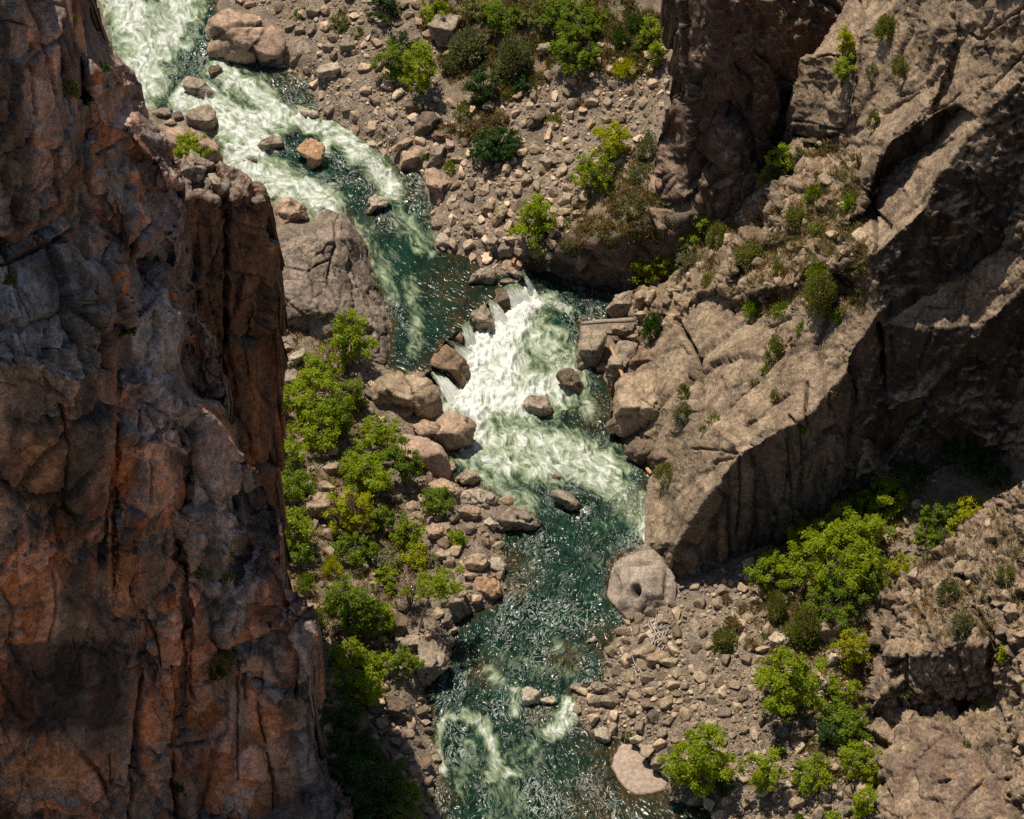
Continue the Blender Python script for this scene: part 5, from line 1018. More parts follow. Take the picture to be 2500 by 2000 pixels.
# -- lower river
def sculpted_boulder():
    o8 = [(1668, 345), (1680, 260), (1690, 205), (1705, 160), (1735, 125), (1790, 100), (1850, 80), (1962, 62), (2000, 100), (2022, 140), (2080, 222), (2095, 300), (2092, 370), (2040, 400), (1990, 412), (1930, 440), (1880, 462), (1802, 497), (1760, 450), (1720, 402)]
    zs = [.1, .1, .2, .4, .8, 1.2, 1.5, 2.2, 2.5, 2.6, 2.2, 1.6, 1.2, 1.0, .8, .6, .5, .2, .1, .1]
    pts = [(x, y, z_) for (x, y), z_ in zip(S('c8', o8), zs)]
    for x, y, z_ in ((1760, 180, 1.8), (1850, 150, 2.4), (1950, 200, 2.9), (1790, 280, 2.1), (1900, 330, 2.3), (2000, 330, 2.1), (1760, 370, 1.3), (1850, 420, 1.3)):
        pts.append((*S('c8', [(x, y)])[0], z_))
    holes = [((1848, 310), 11, 15, 1.7, .85), ((1880, 150), 40, 4, .4, .1), ((1735, 300), 8, 32, .45, .0), ((1790, 215), 8, 26, .3, .0), ((2035, 290), 9, 34, .4, .0)]
    def disp(p, n, u, v):
        d = 0.3 * fbm(p @ frame_of((0.5, -0.8, 0.1), 2.5).T * 0.5, 3, 0.5, 66, True) + 0.05 * fbm(p * 1.3, 3, 0.5, 62, True) + 0.02 * fbm(p * 5, 3, 0.6, 63); k = np.zeros(len(p))
        for (x, y), a_, b_, dp, dk in holes:
            (hu, hv), = S('c8', [(x, y)]); g = np.exp(-(((u - hu) / a_) ** 2 + ((v - hv) / b_) ** 2) ** 2); d = d - dp * g; k = np.maximum(k, g * dk)
        return d, dict(k=k)
    def colr(q, n, d, info, u, v):
        c = mix((0.335, 0.272, 0.215), (0.24, 0.19, 0.15), sstep(-0.3, 0.35, fbm(q * 0.7, 4, 0.6, 64)))
        c = mix(c, (0.26, 0.21, 0.17), sstep(-0.05, -0.35, d) * 0.6); c = mix(c, (0.15, 0.11, 0.08), sstep(0.45, 0.1, q[:, 2]) * 0.6)
        return mix(c, (0.02, 0.025, 0.022), info['k'])
    lab = 'big sculpted pale boulder with a deep pothole at the cliff tip'
    o = relief('boulder', S('c8', o8), pts, [], 2.4, disp, colr, M_BOULDER, lab, 'boulder', smooth_n=5, skirt=3.5, edge=3, rag=0)
    del o['kind']; u_, v_ = S('c8', [(1890, 275)])[0]; BOULDERS.append((u_, v_, 82, lab, 'the sculpted pothole boulder'))
sculpted_boulder()
b('c8', [(800, 265), (840, 225), (930, 220), (990, 255), (1012, 330), (985, 377), (860, 372), (818, 330)], 'orange', 'rust brown rounded block at the water edge', 'the rust brown block', near=0)
b('c8', [(778, 140), (830, 80), (920, 85), (932, 130), (890, 197), (810, 182)], 'tan', 'tan angular boulder uphill of the rust brown block', 'the tan angular boulder')
b('c8', [(930, 130), (960, 105), (1005, 105), (1037, 160), (1025, 232), (960, 212)], 'pale', 'pale pitted rock between the tan boulder and the river', None, near=0, rough=0.1)
b('c8', [(628, 350), (680, 270), (740, 240), (792, 340), (790, 420), (760, 492), (700, 502), (640, 402)], 'grey', 'tall grey boulder beside the leaning trunk', 'the tall grey boulder', near=0, z=.4)
b('c8', [(618, 450), (690, 420), (727, 550), (690, 562), (640, 532)], 'grey', 'smooth grey slab sloping to the river below the tall grey boulder', None, near=0, z=.4)
b('c8', [(478, 780), (500, 690), (522, 620), (602, 640), (672, 690), (688, 740), (640, 812), (580, 880), (530, 914), (490, 840)], 'grey', 'large smooth brown grey boulder reaching the dark rapids', 'the smooth brown grey boulder', near=-0.1, z=0.4)
b('c8', [(618, 602), (700, 580), (717, 640), (690, 692), (640, 662)], 'grey', 'grey rock touching the smooth brown grey boulder', None, near=-.1)
b('c8', [(288, 430), (360, 428), (422, 500), (422, 560), (360, 622), (280, 562)], 'brown', 'brown boulder partly hidden by leafy branches', 'the half hidden brown boulder')
b('c8', [(378, 652), (420, 590), (500, 590), (517, 650), (470, 692)], 'grey', 'grey block between the brown boulder and the smooth one', None)
b('c8', [(288, 965), (350, 958), (452, 1010), (462, 1100), (400, 1132), (320, 1082)], 'dark', 'dark shaded boulder above the left bank cobbles', 'the dark bank boulder')
b('c8', [(598, 82), (640, 50), (702, 80), (712, 120), (660, 142), (610, 122)], 'pink', 'pinkish boulder at the top of the left bank cobbles', None)
b('c8', [(1142, 990), (1148, 918), (1190, 910), (1252, 940), (1252, 1000), (1160, 1042)], 'pale', 'pale split boulder standing in the lower rapids', 'the pale split boulder', near=-0.2, wet=-0.1)
b('c8', [(1250, 982), (1330, 965), (1367, 1000), (1340, 1027), (1260, 1017)], 'pale', 'low pale half of the split boulder, farther from the pale peak', None, near=-0.2)
b('c8', [(1428, 912), (1460, 880), (1512, 885), (1512, 932), (1470, 947)], 'grey', 'grey boulder at the tip of the lower gravel bank', 'the gravel tip boulder', near=-.2)
b('c8', [(1553, 1002), (1590, 955), (1680, 965), (1712, 1000), (1650, 1032), (1580, 1032)], 'grey', 'rounded grey boulder on the lower bank near the small side chute', 'the rounded lower bank boulder')
b('c8', [(1523, 922), (1600, 875), (1702, 920), (1690, 962), (1570, 952)], 'grey', 'flat grey boulder just upstream of the rounded lower bank one', None)
b('c8', [(1903, 730), (1950, 690), (2032, 690), (2042, 740), (1970, 787), (1920, 772)], 'tan', 'tan block farther from the river in the middle of the lower bank', 'the tan lower bank block')
b('c8', [(1778, 742), (1820, 680), (1932, 640), (1962, 680), (1900, 742), (1810, 762)], 'tan', 'long tan boulder lying against the tan lower bank block', None)
b('c8', [(1588, 1182), (1640, 1155), (1692, 1190), (1682, 1240), (1620, 1272)], 'pale', 'pale rock beside the brown shallows above the gravel fan', 'the pale shallows rock', near=-.3)
b('c8', [(1935, 1382), (1980, 1340), (2007, 1370), (2002, 1412), (1950, 1412)], 'grey', 'grey rock on the far rim of the gravel fan', None)
b('c8', [(1805, 1225), (1850, 1205), (1900, 1220), (1890, 1250), (1820, 1252)], 'pale', 'flat pale rock at the head of the gravel fan', None)
b('c8', [(568, 1342), (610, 1325), (642, 1360), (590, 1392)], 'grey', 'grey rock at the waterline below the shaded left bank', None, near=-.3)
b('c8', [(1528, 632), (1590, 590), (1607, 620), (1570, 647)], 'pale', 'small pale rock awash off the lower bank', None, near=-.1)
b('c8', [(500, 1030), (540, 1015), (575, 1045), (545, 1070)], 'grey', 'grey rock at the waterline below the dark bank boulder', None, near=-.2)
b('c8', [(1075, 125), (1095, 110), (1112, 120), (1105, 135), (1080, 138)], 'pale', 'tiny white rock tip in the brown shallows', None, near=0)
# -- lower right
b('c9', [(573, 602), (620, 570), (702, 590), (717, 620), (640, 682), (588, 642)], 'pale', 'pale squared block between the olive bush and bright tree', 'the pale squared block')
b('c9', [(878, 522), (960, 450), (1022, 500), (1012, 592), (930, 642), (888, 592)], 'grey', 'grey boulder under the big green tree beside the olive bush', None)
b('c9', [(703, 1212), (740, 1150), (810, 1160), (832, 1222), (770, 1267), (713, 1257)], 'dark', 'dark grey rounded boulder in shade below the big bright tree', 'the dark rounded boulder')
b('c9', [(920, 740), (960, 695), (1010, 720), (990, 775), (935, 770)], 'pale', 'pale grey boulder beneath the yellow green tree', None)
b('c9', [(870, 880), (900, 845), (945, 880), (925, 945), (880, 935)], 'pale', 'pale boulder between the big bright tree and green thicket', None)
b('c9', [(390, 1170), (430, 1140), (465, 1165), (440, 1200), (400, 1200)], 'tan', 'tan rock on the gravel below the big bright tree', None)
b('c9', [(470, 1320), (495, 1300), (530, 1312), (505, 1332)], 'pale', 'small flat pale rock below the dead twigs', None)
b('c9', [(698, 1622), (740, 1580), (802, 1610), (780, 1652), (720, 1662)], 'tan', 'tan rock near the lower picture edge under the small trees', None)
b('c9', [(655, 1520), (690, 1490), (725, 1515), (700, 1545)], 'pale', 'pale rock beside the twiggy small tree', None)
# -- left bank
b('c4', [(1998, 1222), (2050, 1180), (2102, 1190), (2112, 1262), (2040, 1272)], 'tan', 'tan boulder between two leafy bushes on the left bank', None)
b('c4', [(1848, 1482), (1930, 1380), (2032, 1380), (2082, 1450), (2082, 1542), (1990, 1552), (1900, 1532)], 'tan', 'broad tan boulder half in tree shadow on the left bank', 'the broad left bank boulder')
b('c4', [(1758, 602), (1800, 530), (1870, 478), (1902, 500), (1870, 560), (1790, 622)], 'pale', 'pale slab catching sun beside the pillar', 'the pale slab by the pillar')
b('c4', [(1715, 700), (1760, 630), (1830, 610), (1850, 690), (1790, 745)], 'grey', 'grey boulder below the pale slab by the pillar', None)
b('c4', [(1728, 385), (1760, 358), (1792, 372), (1775, 405)], 'tan', 'small tan rock between the pillar and the enormous boulder', None)
b('c4', [(1735, 470), (1770, 452), (1815, 480), (1790, 510), (1745, 505)], 'tan', 'tan rock above the pale slab by the pillar', None)
b('c4', [(1960, 1320), (2010, 1300), (2080, 1340), (2050, 1385), (1980, 1370)], 'tan', 'tan rock above the broad left bank boulder', None)
# low cobbles of the cliffs
b('c9', [(2020, 430), (2060, 385), (2110, 400), (2120, 450), (2070, 500)], 'tan', 'squarish tan block stuck high on the corner outcrop', None)

def dome_cobble(): pass
# ---------------------------------------------------------------- water falling through the dam
def fall_mat():
    m, nt, out = nodes_mat('falling_water'); L = nt.links.new
    b_ = N(nt, 'ShaderNodeBsdfPrincipled', Roughness=0.5)
    fl = N(nt, 'ShaderNodeAttribute', attribute_name='flow'); mp = N(nt, 'ShaderNodeMapping'); mp.inputs['Scale'].default_value = (0.7, 7.0, 1)
    n = N(nt, 'ShaderNodeTexNoise', Scale=1.0, Detail=6.0, Roughness=0.7); L(fl.outputs['Vector'], mp.inputs[0]); L(mp.outputs[0], n.inputs['Vector'])
    at = N(nt, 'ShaderNodeAttribute', attribute_name='foam')
    a = N(nt, 'ShaderNodeMath', operation='MULTIPLY_ADD'); L(n.outputs['Fac'], a.inputs[0]); a.inputs[1].default_value = 1.9; L(at.outputs['Fac'], a.inputs[2])
    r = N(nt, 'ShaderNodeValToRGB'); e = r.color_ramp.elements; e[0].position = 0.5; e[0].color = (0.12, 0.17, 0.085, 1); e[1].position = 1.15; e[1].color = (0.72, 0.76, 0.70, 1)
    e[1].position = 1.0; x = e.new(0.75); x.color = (0.42, 0.47, 0.35, 1)
    s = N(nt, 'ShaderNodeMath', operation='MULTIPLY'); s.inputs[1].default_value = 0.8; L(a.outputs[0], s.inputs[0])
    L(s.outputs[0], r.inputs[0]); L(r.outputs[0], b_.inputs['Base Color'])
    bp = N(nt, 'ShaderNodeBump', Strength=0.6, Distance=0.15); L(n.outputs['Fac'], bp.inputs['Height']); L(bp.outputs[0], b_.inputs['Normal'])
    ed = N(nt, 'ShaderNodeAttribute', attribute_name='edge'); n2 = N(nt, 'ShaderNodeTexNoise', Scale=1.0, Detail=5.0, Roughness=0.7); mp2 = N(nt, 'ShaderNodeMapping'); mp2.inputs['Scale'].default_value = (1.1, 4.0, 1)
    L(fl.outputs['Vector'], mp2.inputs[0]); L(mp2.outputs[0], n2.inputs['Vector'])
    ea = N(nt, 'ShaderNodeMath', operation='MULTIPLY_ADD'); L(n2.outputs['Fac'], ea.inputs[0]); ea.inputs[1].default_value = 1.5; L(ed.outputs['Fac'], ea.inputs[2])
    er = N(nt, 'ShaderNodeMapRange'); er.inputs['From Min'].default_value = 1.45; er.inputs['From Max'].default_value = 1.75; L(ea.outputs[0], er.inputs['Value'])
    tr = N(nt, 'ShaderNodeBsdfTransparent'); mx_ = N(nt, 'ShaderNodeMixShader'); L(er.outputs[0], mx_.inputs[0]); L(b_.outputs[0], mx_.inputs[1]); L(tr.outputs[0], mx_.inputs[2])
    L(mx_.outputs[0], out.inputs['Surface'])
    return m
M_FALL = fall_mat()
def cascade(t0, t1, b0, b1, label, z0=2.32, z1=0.3, bias=0.0, curve=1.9):
    (u0, v0), (u1, v1), (u2, v2), (u3, v3) = S('cd', [t0, t1, b0, b1])
    A, B = P([u0, u1], [v0, v1], z0); Cc, D = P([u2, u3], [v2, v3], z1)
    n, m = 46, 26
    tt = np.linspace(0, 1, n); ss = np.linspace(0, 1, m)
    up = (A - Cc + B - D) / 2; up[2] = 0; up /= np.linalg.norm(up) + 1e-9
    pts = []; fl = []; fo = []
    for t in tt:
        for s_ in ss:
            top = A * (1 - s_) + B * s_; bot = Cc * (1 - s_) + D * s_
            q = top * (1 - t) + bot * t
            q[2] = z0 - (z0 - z1) * (t ** curve)
            if t < 0.02: q = q + up * 0.25 + np.array([0, 0, -0.03])
            pts.append(q); fl.append((t * 3.5, s_ * np.linalg.norm(B - A) * 1.0, u0 * 0.1)); fo.append(bias + 0.42 * t + 0.12 * abs(s_ - .5) - 0.62 * max(0.0, 1 - t / 0.45))
    pts = np.array(pts); fl = np.array(fl)
    arch = 0.22 * np.sin(np.tile(ss, n) * np.pi) + 0.16 * fbm(fl * np.array([0.5, 2.6, 1]), 3, 0.6, 77) + 0.06 * fbm(fl * np.array([1.2, 7, 1]), 2, 0.6, 79)
    edge = np.repeat(sstep(0, 0.12, tt), m)
    sA = np.tile(ss, n) - 0.5; across = (B - A) / (np.linalg.norm(B - A) + 1e-9)
    pts += across * (sA * 2 * (0.1 * fbm(np.stack([fl[:, 0] * 1.6, np.sign(sA) * 3, fl[:, 2]], 1), 3, 0.6, 81) + 0.06 * np.repeat(tt, m)) * edge)[:, None]
    pts[:, 2] += arch * edge; pts += -up * (0.1 * fbm(fl * np.array([0.4, 2.2, 1]), 2, seed=78) * edge)[:, None]
    ii = np.arange(n * m).reshape(n, m)
    F = np.stack([ii[:-1, :-1], ii[1:, :-1], ii[1:, 1:], ii[:-1, 1:]], -1).reshape(-1, 4)
    base = (A + B) / 2; base[2] = z1
    me = new_mesh('cascade', pts - base, F, None, M_FALL, attrs={'flow': fl, 'foam': np.array(fo), 'edge': np.maximum(np.abs(np.tile(ss, n) - .5) * 2, 0.9 * np.repeat(sstep(0.8, 1.0, tt), m) )})
    tag(link('cascade', me, loc=base), label, 'cascade')
cascade((792, 268), (965, 262), (885, 520), (1098, 480), 'widest white cascade, right of the dark wet dam boulder', curve=1.7)
cascade((972, 172), (1006, 184), (1062, 415), (1122, 375), 'thin shaded cascade at the far end of the dam', z0=2.6)
cascade((668, 412), (742, 414), (762, 690), (915, 640), 'white cascade between the dark wet and pale topped dam boulders')
cascade((438, 642), (530, 592), (506, 888), (594, 850), 'narrow green tinted cascade beside the reddish dam boulder', bias=-0.12, curve=2.4)
cascade((300, 745), (430, 790), (540, 1015), (640, 905), 'low white chute beside the slanting brown dam boulder', bias=0.02, curve=1.2)
cascade((150, 1008), (285, 1050), (345, 1372), (498, 1300), 'white side cascade above the massive tan boulder', z0=2.2, bias=0.05)

# ---------------------------------------------------------------- logs and driftwood
def tube_mesh(lines, sides=8):
    """lines: list of [(point, radius), ...]"""
    V, F = [], []
    for ln in lines:
        ps = [np.asarray(p, float) for p, _ in ln]; base = len(V)
        for i, (p, r) in enumerate(ln):
            d = ps[min(i + 1, len(ps) - 1)] - ps[max(i - 1, 0)]; d /= np.linalg.norm(d) + 1e-9
            a = np.cross(d, (0.3, 0.2, 1.0) if abs(d[2]) < 0.9 else (1, 0.1, 0)); a /= np.linalg.norm(a); c = np.cross(d, a)
            for k in range(sides):
                t = 2 * math.pi * k / sides
                V.append(ps[i] + r * (a * math.cos(t) + c * math.sin(t)))
        for i in range(len(ln) - 1):
            for k in range(sides):
                F.append((base + i * sides + k, base + i * sides + (k + 1) % sides, base + (i + 1) * sides + (k + 1) % sides, base + (i + 1) * sides + k))
        for e, o in ((0, 0), ((len(ln) - 1) * sides, 1)):
            for k in range(1, sides - 1, 2):
                F.append((base + e, base + e + k, base + e + k + 1, base + e + (k + 2) % sides))
    return np.array(V), np.array(F)
def log(name, crop, a, bb, za, zb, r0, r1, mat, label, cat='log', bend=0.1, stubs=()):
    (ua, va), (ub, vb) = S(crop, [a, bb]); A = P(ua, va, za); B = P(ub, vb, zb)
    rs = np.random.RandomState(int(ua)); ln = []
    for i in range(13):
        t = i / 12; p = A * (1 - t) + B * t + np.array([0, 0, bend * math.sin(t * 3.1)]) + rs.normal(size=3) * 0.015
        ln.append((p, (r0 * (1 - t) + r1 * t) * (1 + 0.06 * rs.normal())))
    lines = [ln]
    for t, dx, dz in stubs:
        p = A * (1 - t) + B * t; lines.append([(p, r0 * 0.4), (p + np.array([dx, 0.1, dz]), r0 * 0.15)])
    V, F = tube_mesh(lines, 10); c = (A + B) / 2
    tag(link(name, new_mesh(name, V - c, F, None, mat), loc=c), label, cat)
log('log', 'c5', (1505, 332), (1836, 308), 1.9, 2.3, 0.2, 0.27, M_DRIFT, 'long grey weathered log lying across the rocks beside the plunge pool', stubs=[(0.3, 0.1, 0.4), (0.75, -0.2, 0.3)])
log('log', 'c5', (1684, 462), (1768, 668), 3.4, 2.2, 0.13, 0.19, M_BARE, 'bare orange peeled log leaning on a grey slab', bend=0.05)
log('log', 'c5', (1910, 1225), (1938, 1258), 0.5, 0.4, 0.17, 0.2, M_BARE, 'short orange log end wedged at the waterline below the ridge', bend=0.02)
log('log', 'c9', (485, 1205), (545, 1345), 2.6, 2.2, 0.05, 0.09, M_DRIFT, 'thin pale dead branch on the gravel below the big bright tree')
log('log', 'c2', (1690, 700), (1800, 605), 11.6, 12.2, 0.07, 0.1, M_DRIFT, 'thin grey fallen pole on the gravel slope under the back wall')
log('log', 'c9', (890, 720), (985, 670), 3.8, 4.4, 0.1, 0.13, M_DRIFT, 'short grey log in the gully by the yellow green tree')
def driftwood(crop, cu, cv, ru, rv, n, label):
    rs = np.random.RandomState(5); lines = []
    (u, v), = S(crop, [(cu, cv)]); z0 = surf_z([u], [v])[0] + 0.4; c = P(u, v, z0)
    for i in range(n):
        (a, bq), = S(crop, [(cu + rs.uniform(-ru, ru), cv + rs.uniform(-rv, rv))]); p = P(a, bq, surf_z([a], [bq])[0] + rs.uniform(0.25, 0.7))
        t = rs.uniform(-0.9, 0.9) + 1.1; d = np.array([math.cos(t), math.sin(t), rs.uniform(-0.3, 0.3)]) * rs.uniform(0.5, 1.3)
        m = p + d * 0.5 + rs.normal(size=3) * 0.12; lines.append([(p - d * 0.5, 0.05), (p, 0.045), (m, 0.035), (m + d * 0.4 + rs.normal(size=3) * 0.15, 0.015)])
    V, F = tube_mesh(lines, 5)
    tag(link('driftwood', new_mesh('driftwood', V - c, F, None, PALE_WOOD), loc=c), label, 'driftwood')
PALE_WOOD = bark_mat('bleached_wood', (0.45, 0.38, 0.32), (0.7, 0.62, 0.55))
driftwood('c8', 1975, 575, 50, 90, 34, 'tangle of bleached driftwood twigs on the lower bank cobbles')
driftwood('c8', 1860, 790, 30, 30, 10, 'few bleached twigs lying beside the long tan boulder')
# ---------------------------------------------------------------- plants
LEAFCOL = {'bright': ((0.175, 0.27, 0.010), (0.27, 0.365, 0.014)), 'green': ((0.105, 0.19, 0.014), (0.18, 0.27, 0.018)), 'dark': ((0.04, 0.09, 0.018), (0.075, 0.14, 0.03)), 'sage': ((0.19, 0.215, 0.095), (0.28, 0.30, 0.14)),
           'olive': ((0.18, 0.20, 0.04), (0.27, 0.275, 0.07)), 'dry': ((0.26, 0.185, 0.085), (0.38, 0.28, 0.14)), 'yellow': ((0.255, 0.315, 0.010), (0.35, 0.40, 0.012))}
for _k in ('bright', 'yellow', 'green'): LEAFCOL[_k] = tuple(tuple(x * w_ for x, w_ in zip(c_, (1.34, 1.2, 1.1))) for c_ in LEAFCOL[_k])
PLANTS = []        # u, v, ru, rv

def leaf_quads(c, axis, size, width, nrm):
    b_ = np.cross(axis, nrm); b_ /= np.linalg.norm(b_, axis=1)[:, None] + 1e-9
    V = np.stack([c - axis * size[:, None], c + b_ * (size * width)[:, None], c + axis * size[:, None], c - b_ * (size * width)[:, None]], 1)
    n = len(c); return V.reshape(-1, 3), np.arange(4 * n).reshape(n, 4)

def unit(v): return v / (np.linalg.norm(v, axis=-1)[..., None] + 1e-9)

def plant_base(u, v, hc, only=None):
    bv = v + 17 * hc
    for _ in range(3):
        z = surf_z([u], [bv], only)[0]; G = P(u, bv, z)
        pu, pv = project(G + np.array([0, 0, hc])); bv += v - float(pv)
    z = surf_z([u], [bv], only)[0]
    return P(u, bv, z)

def tree(crop, cu, cv, ru, rv, kind, label, only=None, lean=(0, 0), dens=1.0, bare=0.0, seed=None, name='tree', cat='tree', trunk_h=0.22):
    k = CROP[crop][2]; (u, v), = S(crop, [(cu, cv)]); ru *= k; rv *= k
    seed = seed if seed is not None else int(u * 3 + v * 11) % 99991
    rs = np.random.RandomState(seed)
    zz = surf_z([u], [v], only)[0]; m = MPP * (CAM[2] - zz) / CAM[2]
    rx = ru * m * 1.2; ry = rx * 0.9
    rz = math.sqrt(max((rv * m) ** 2 - (0.73 * ry) ** 2, (0.42 * rx) ** 2)) / 0.68
    rz = min(rz, 2.6 * rx); hc = rz * (1 + trunk_h * 0.6)
    G = plant_base(u, v, hc, only)
    C0 = np.array([lean[0], lean[1], hc])
    R = (rx * ry * rz) ** (1 / 3)
    ncl = int((15 + 18 * R ** 1.4) * dens); 
    d = unit(rs.normal(size=(ncl, 3))); 
    lump = 1 + 0.75 * fbm(d * 1.5 + seed % 91, 2, seed=seed % 37)
    rad = (0.2 + 0.8 * rs.uniform(0, 1, ncl) ** 0.4) * lump * 0.96
    cc = d * rad[:, None]; cc = cc[cc[:, 2] > -0.8]; ncl = len(cc)
    cc = C0 + cc * np.array([rx, ry, rz]) 
    cr = rs.uniform(0.13, 0.36, ncl) * (0.55 + 0.32 * R)
    nl = np.maximum((118 * (cr / 0.4) ** 1.7 * (1.0)).astype(int), 16)
    li = np.repeat(np.arange(ncl), nl); n = len(li)
    off = rs.normal(size=(n, 3)) * 0.55; off[:, 2] *= 0.75
    c = cc[li] + off * cr[li][:, None]
    out = unit(off + 0.35 * unit(c - C0)); nrm = unit(out * 0.7 + rs.normal(size=(n, 3)) * 0.6 + np.array([0, 0, 0.55])); ax = unit(np.cross(nrm, rs.normal(size=(n, 3))))
    sz = rs.uniform(0.07, 0.13, n) * (0.9 + 0.1 * R)
    V, F = leaf_quads(c, ax, sz, 0.62, nrm)
    a, b_ = LEAFCOL[kind]
    hue = np.clip(0.5 + 0.35 * rs.normal(size=ncl)[li] + 0.2 * rs.normal(size=n), 0, 1)
    col = mix(a, b_, hue) * (0.82 + 0.36 * rs.uniform(0, 1, n))[:, None]
    if bare > 0:
        dead = (rs.uniform(0, 1, ncl) < bare)[li]; col = np.where(dead[:, None], np.array((0.16, 0.12, 0.085)) * rs.uniform(0.7, 1.3, (n, 1)), col)
    V4 = np.repeat(col, 4, axis=0)
    root = bpy.data.objects.new(name, None); root.location = Vector(G); root.empty_display_size = 0.5; COL.objects.link(root)
    tag(root, label, cat)
    link('crown', new_mesh('crown', V, F, V4, M_SAGE if kind in ('sage', 'dry', 'olive') else M_LEAF, smooth=False), root)
    # trunk with limbs
    tr = max(0.05, 0.045 * R + 0.03); lines = []
    stems = 1 if R > 1.6 and rs.rand() < 0.5 else rs.randint(2, 4)
    for s_ in range(stems):
        b0 = np.array([rs.uniform(-.2, .2), rs.uniform(-.2, .2), -0.35]) * (stems > 1) + np.array([0, 0, -0.25])
        t1 = C0 + np.array([rs.uniform(-.3, .3) * rx, rs.uniform(-.3, .3) * ry, rz * rs.uniform(0.1, 0.5)])
        mid = b0 * 0.45 + t1 * 0.55 + rs.normal(size=3) * 0.12 * R
        lines.append([(b0, tr * 1.15), (b0 * .75 + mid * .25, tr), (mid, tr * 0.75), (t1, tr * 0.35)])
        for q in rs.choice(ncl, min(5, ncl), replace=False):
            e = cc[q]; lines.append([(mid, tr * 0.5), (mid * .5 + e * .5 + rs.normal(size=3) * .1, tr * 0.36), (e, tr * 0.12)])
    TV, TF = tube_mesh(lines, 6)
    link('trunk', new_mesh('trunk', TV, TF, None, M_BARK), root)
    PLANTS.append((u, v, ru, rv))
    return root

def shrub(crop, cu, cv, ru, rv, kind, label, only=None, dens=1.0, seed=None, name='shrub', cat='shrub'):
    """a rounded bush of upright fine sprays growing from one foot"""
    k = CROP[crop][2]; (u, v), = S(crop, [(cu, cv)]); ru *= k; rv *= k
    seed = seed if seed is not None else int(u * 5 + v * 17) % 99991
    rs = np.random.RandomState(seed)
    zz = surf_z([u], [v], only)[0]; m = MPP * (CAM[2] - zz) / CAM[2]
    rx = ru * m * 1.1; rz = max(math.sqrt(max((rv * m) ** 2 - (0.6 * rx) ** 2, 0)) / 0.68, 0.6 * rx); rz = min(rz, 1.9 * rx)
    hc = rz * 0.8
    G = plant_base(u, v, hc, only)
    area = math.pi * ru * rv / 6.0
    n = int(np.clip(area * 3.2 * dens, 160, 4200))
    ns = max(14, n // 26); sd_ = unit(rs.normal(size=(ns, 3)) * np.array([1, 1, 0.8]) + np.array([0, 0, 0.45])); sd_[:, 2] = np.abs(sd_[:, 2])
    si = rs.randint(0, ns, n); lum = 1 + 0.3 * fbm(sd_ * 1.6 + seed % 71, 2, seed=3)
    t = rs.uniform(0.25, 1.0, n) ** 0.6
    d = unit(sd_[si] + rs.normal(size=(n, 3)) * 0.16)
    c = d * (t * lum[si])[:, None] * np.array([rx, rx, rz * 1.75]) + np.array([0, 0, -0.1])
    ax = unit(d * np.array([rx, rx, rz * 1.75]) / rx + rs.normal(size=(n, 3)) * 0.35 + np.array([0, 0, 0.2])); nrm = unit(rs.normal(size=(n, 3)) + np.array([0, 0, 0.5]))
    sz = rs.uniform(0.10, 0.20, n) * (0.7 + 0.25 * rx)
    V, F = leaf_quads(c, ax, sz, 0.38, nrm)
    a, b_ = LEAFCOL[kind]; col = mix(a, b_, np.clip(0.5 + 0.3 * rs.normal(size=ns)[si] + 0.2 * rs.normal(size=n), 0, 1)) * rs.uniform(0.8, 1.2, (n, 1))
    if kind == 'dry' or kind == 'sage':
        g = rs.uniform(0, 1, n) < 0.25; col[g] = np.array((0.15, 0.11, 0.075)) * rs.uniform(0.7, 1.2, (g.sum(), 1))
    me = new_mesh(name, V, F, np.repeat(col, 4, axis=0), M_SAGE if kind in ('sage', 'dry', 'olive') else M_LEAF, smooth=False)
    o = link(name, me, loc=G); tag(o, label, cat)
    PLANTS.append((u, v, ru, rv))
    return o

RG = ('ridge',); OC = ('outcrop',); CL = ('cliff',); GR = ('none',)
# -- upper bank
tree('c2', 360, 380, 125, 130, 'green', 'loose green tree at the lower left of the upper bank thicket', GR, bare=.15)
tree('c2', 510, 420, 105, 165, 'bright', 'bright green tree with visible stems in front of the upper bank thicket', GR)
tree('c2', 390, 265, 85, 60, 'dark', 'dark green bush behind the bright tree with visible stems', GR)
tree('c2', 280, 40, 115, 100, 'dark', 'dark rounded tree cut by the top edge above the upper gravel', GR)
tree('c2', 610, 60, 90, 110, 'bright', 'bright tree at the top edge behind the large upper bank block', GR, bare=.1)
tree('c2', 1000, 90, 120, 125, 'green', 'tall leafy green tree in the middle of the top edge thicket', GR)
tree('c2', 860, 60, 80, 80, 'olive', 'olive tree at the top edge left of the tall leafy one', GR)
tree('c2', 1330, 60, 120, 100, 'green', 'broad green tree touching the top edge, right of the tall leafy one', GR)
tree('c2', 1500, 120, 140, 120, 'green', 'largest green tree of the upper thicket, near the dark wall', GR)
tree('c2', 1470, 310, 140, 150, 'green', 'round green tree at the lower right of the upper thicket', GR, bare=.1)
tree('c2', 1160, 110, 70, 60, 'olive', 'small olive bush between two green trees at the top edge', GR)
shrub('c2', 820, 270, 140, 120, 'sage', 'grey green willow bush right of the large upper bank block', GR, dens=1.3)
shrub('c2', 1090, 330, 115, 140, 'sage', 'grey green drooping willow in the middle of the upper thicket', GR, dens=1.4)
shrub('c2', 700, 380, 70, 70, 'sage', 'low grey bush over the pink boulder in the thicket', GR)
tree('c2', 900, 530, 95, 110, 'dark', 'dark green bush at the lower edge of the upper thicket', GR)
tree('c2', 1150, 520, 55, 45, 'dark', 'small dark green bush beside the dark bush of the upper thicket', GR)
shrub('c2', 1060, 555, 45, 40, 'olive', 'small yellow green bush between two dark bushes on the gravel edge', GR)
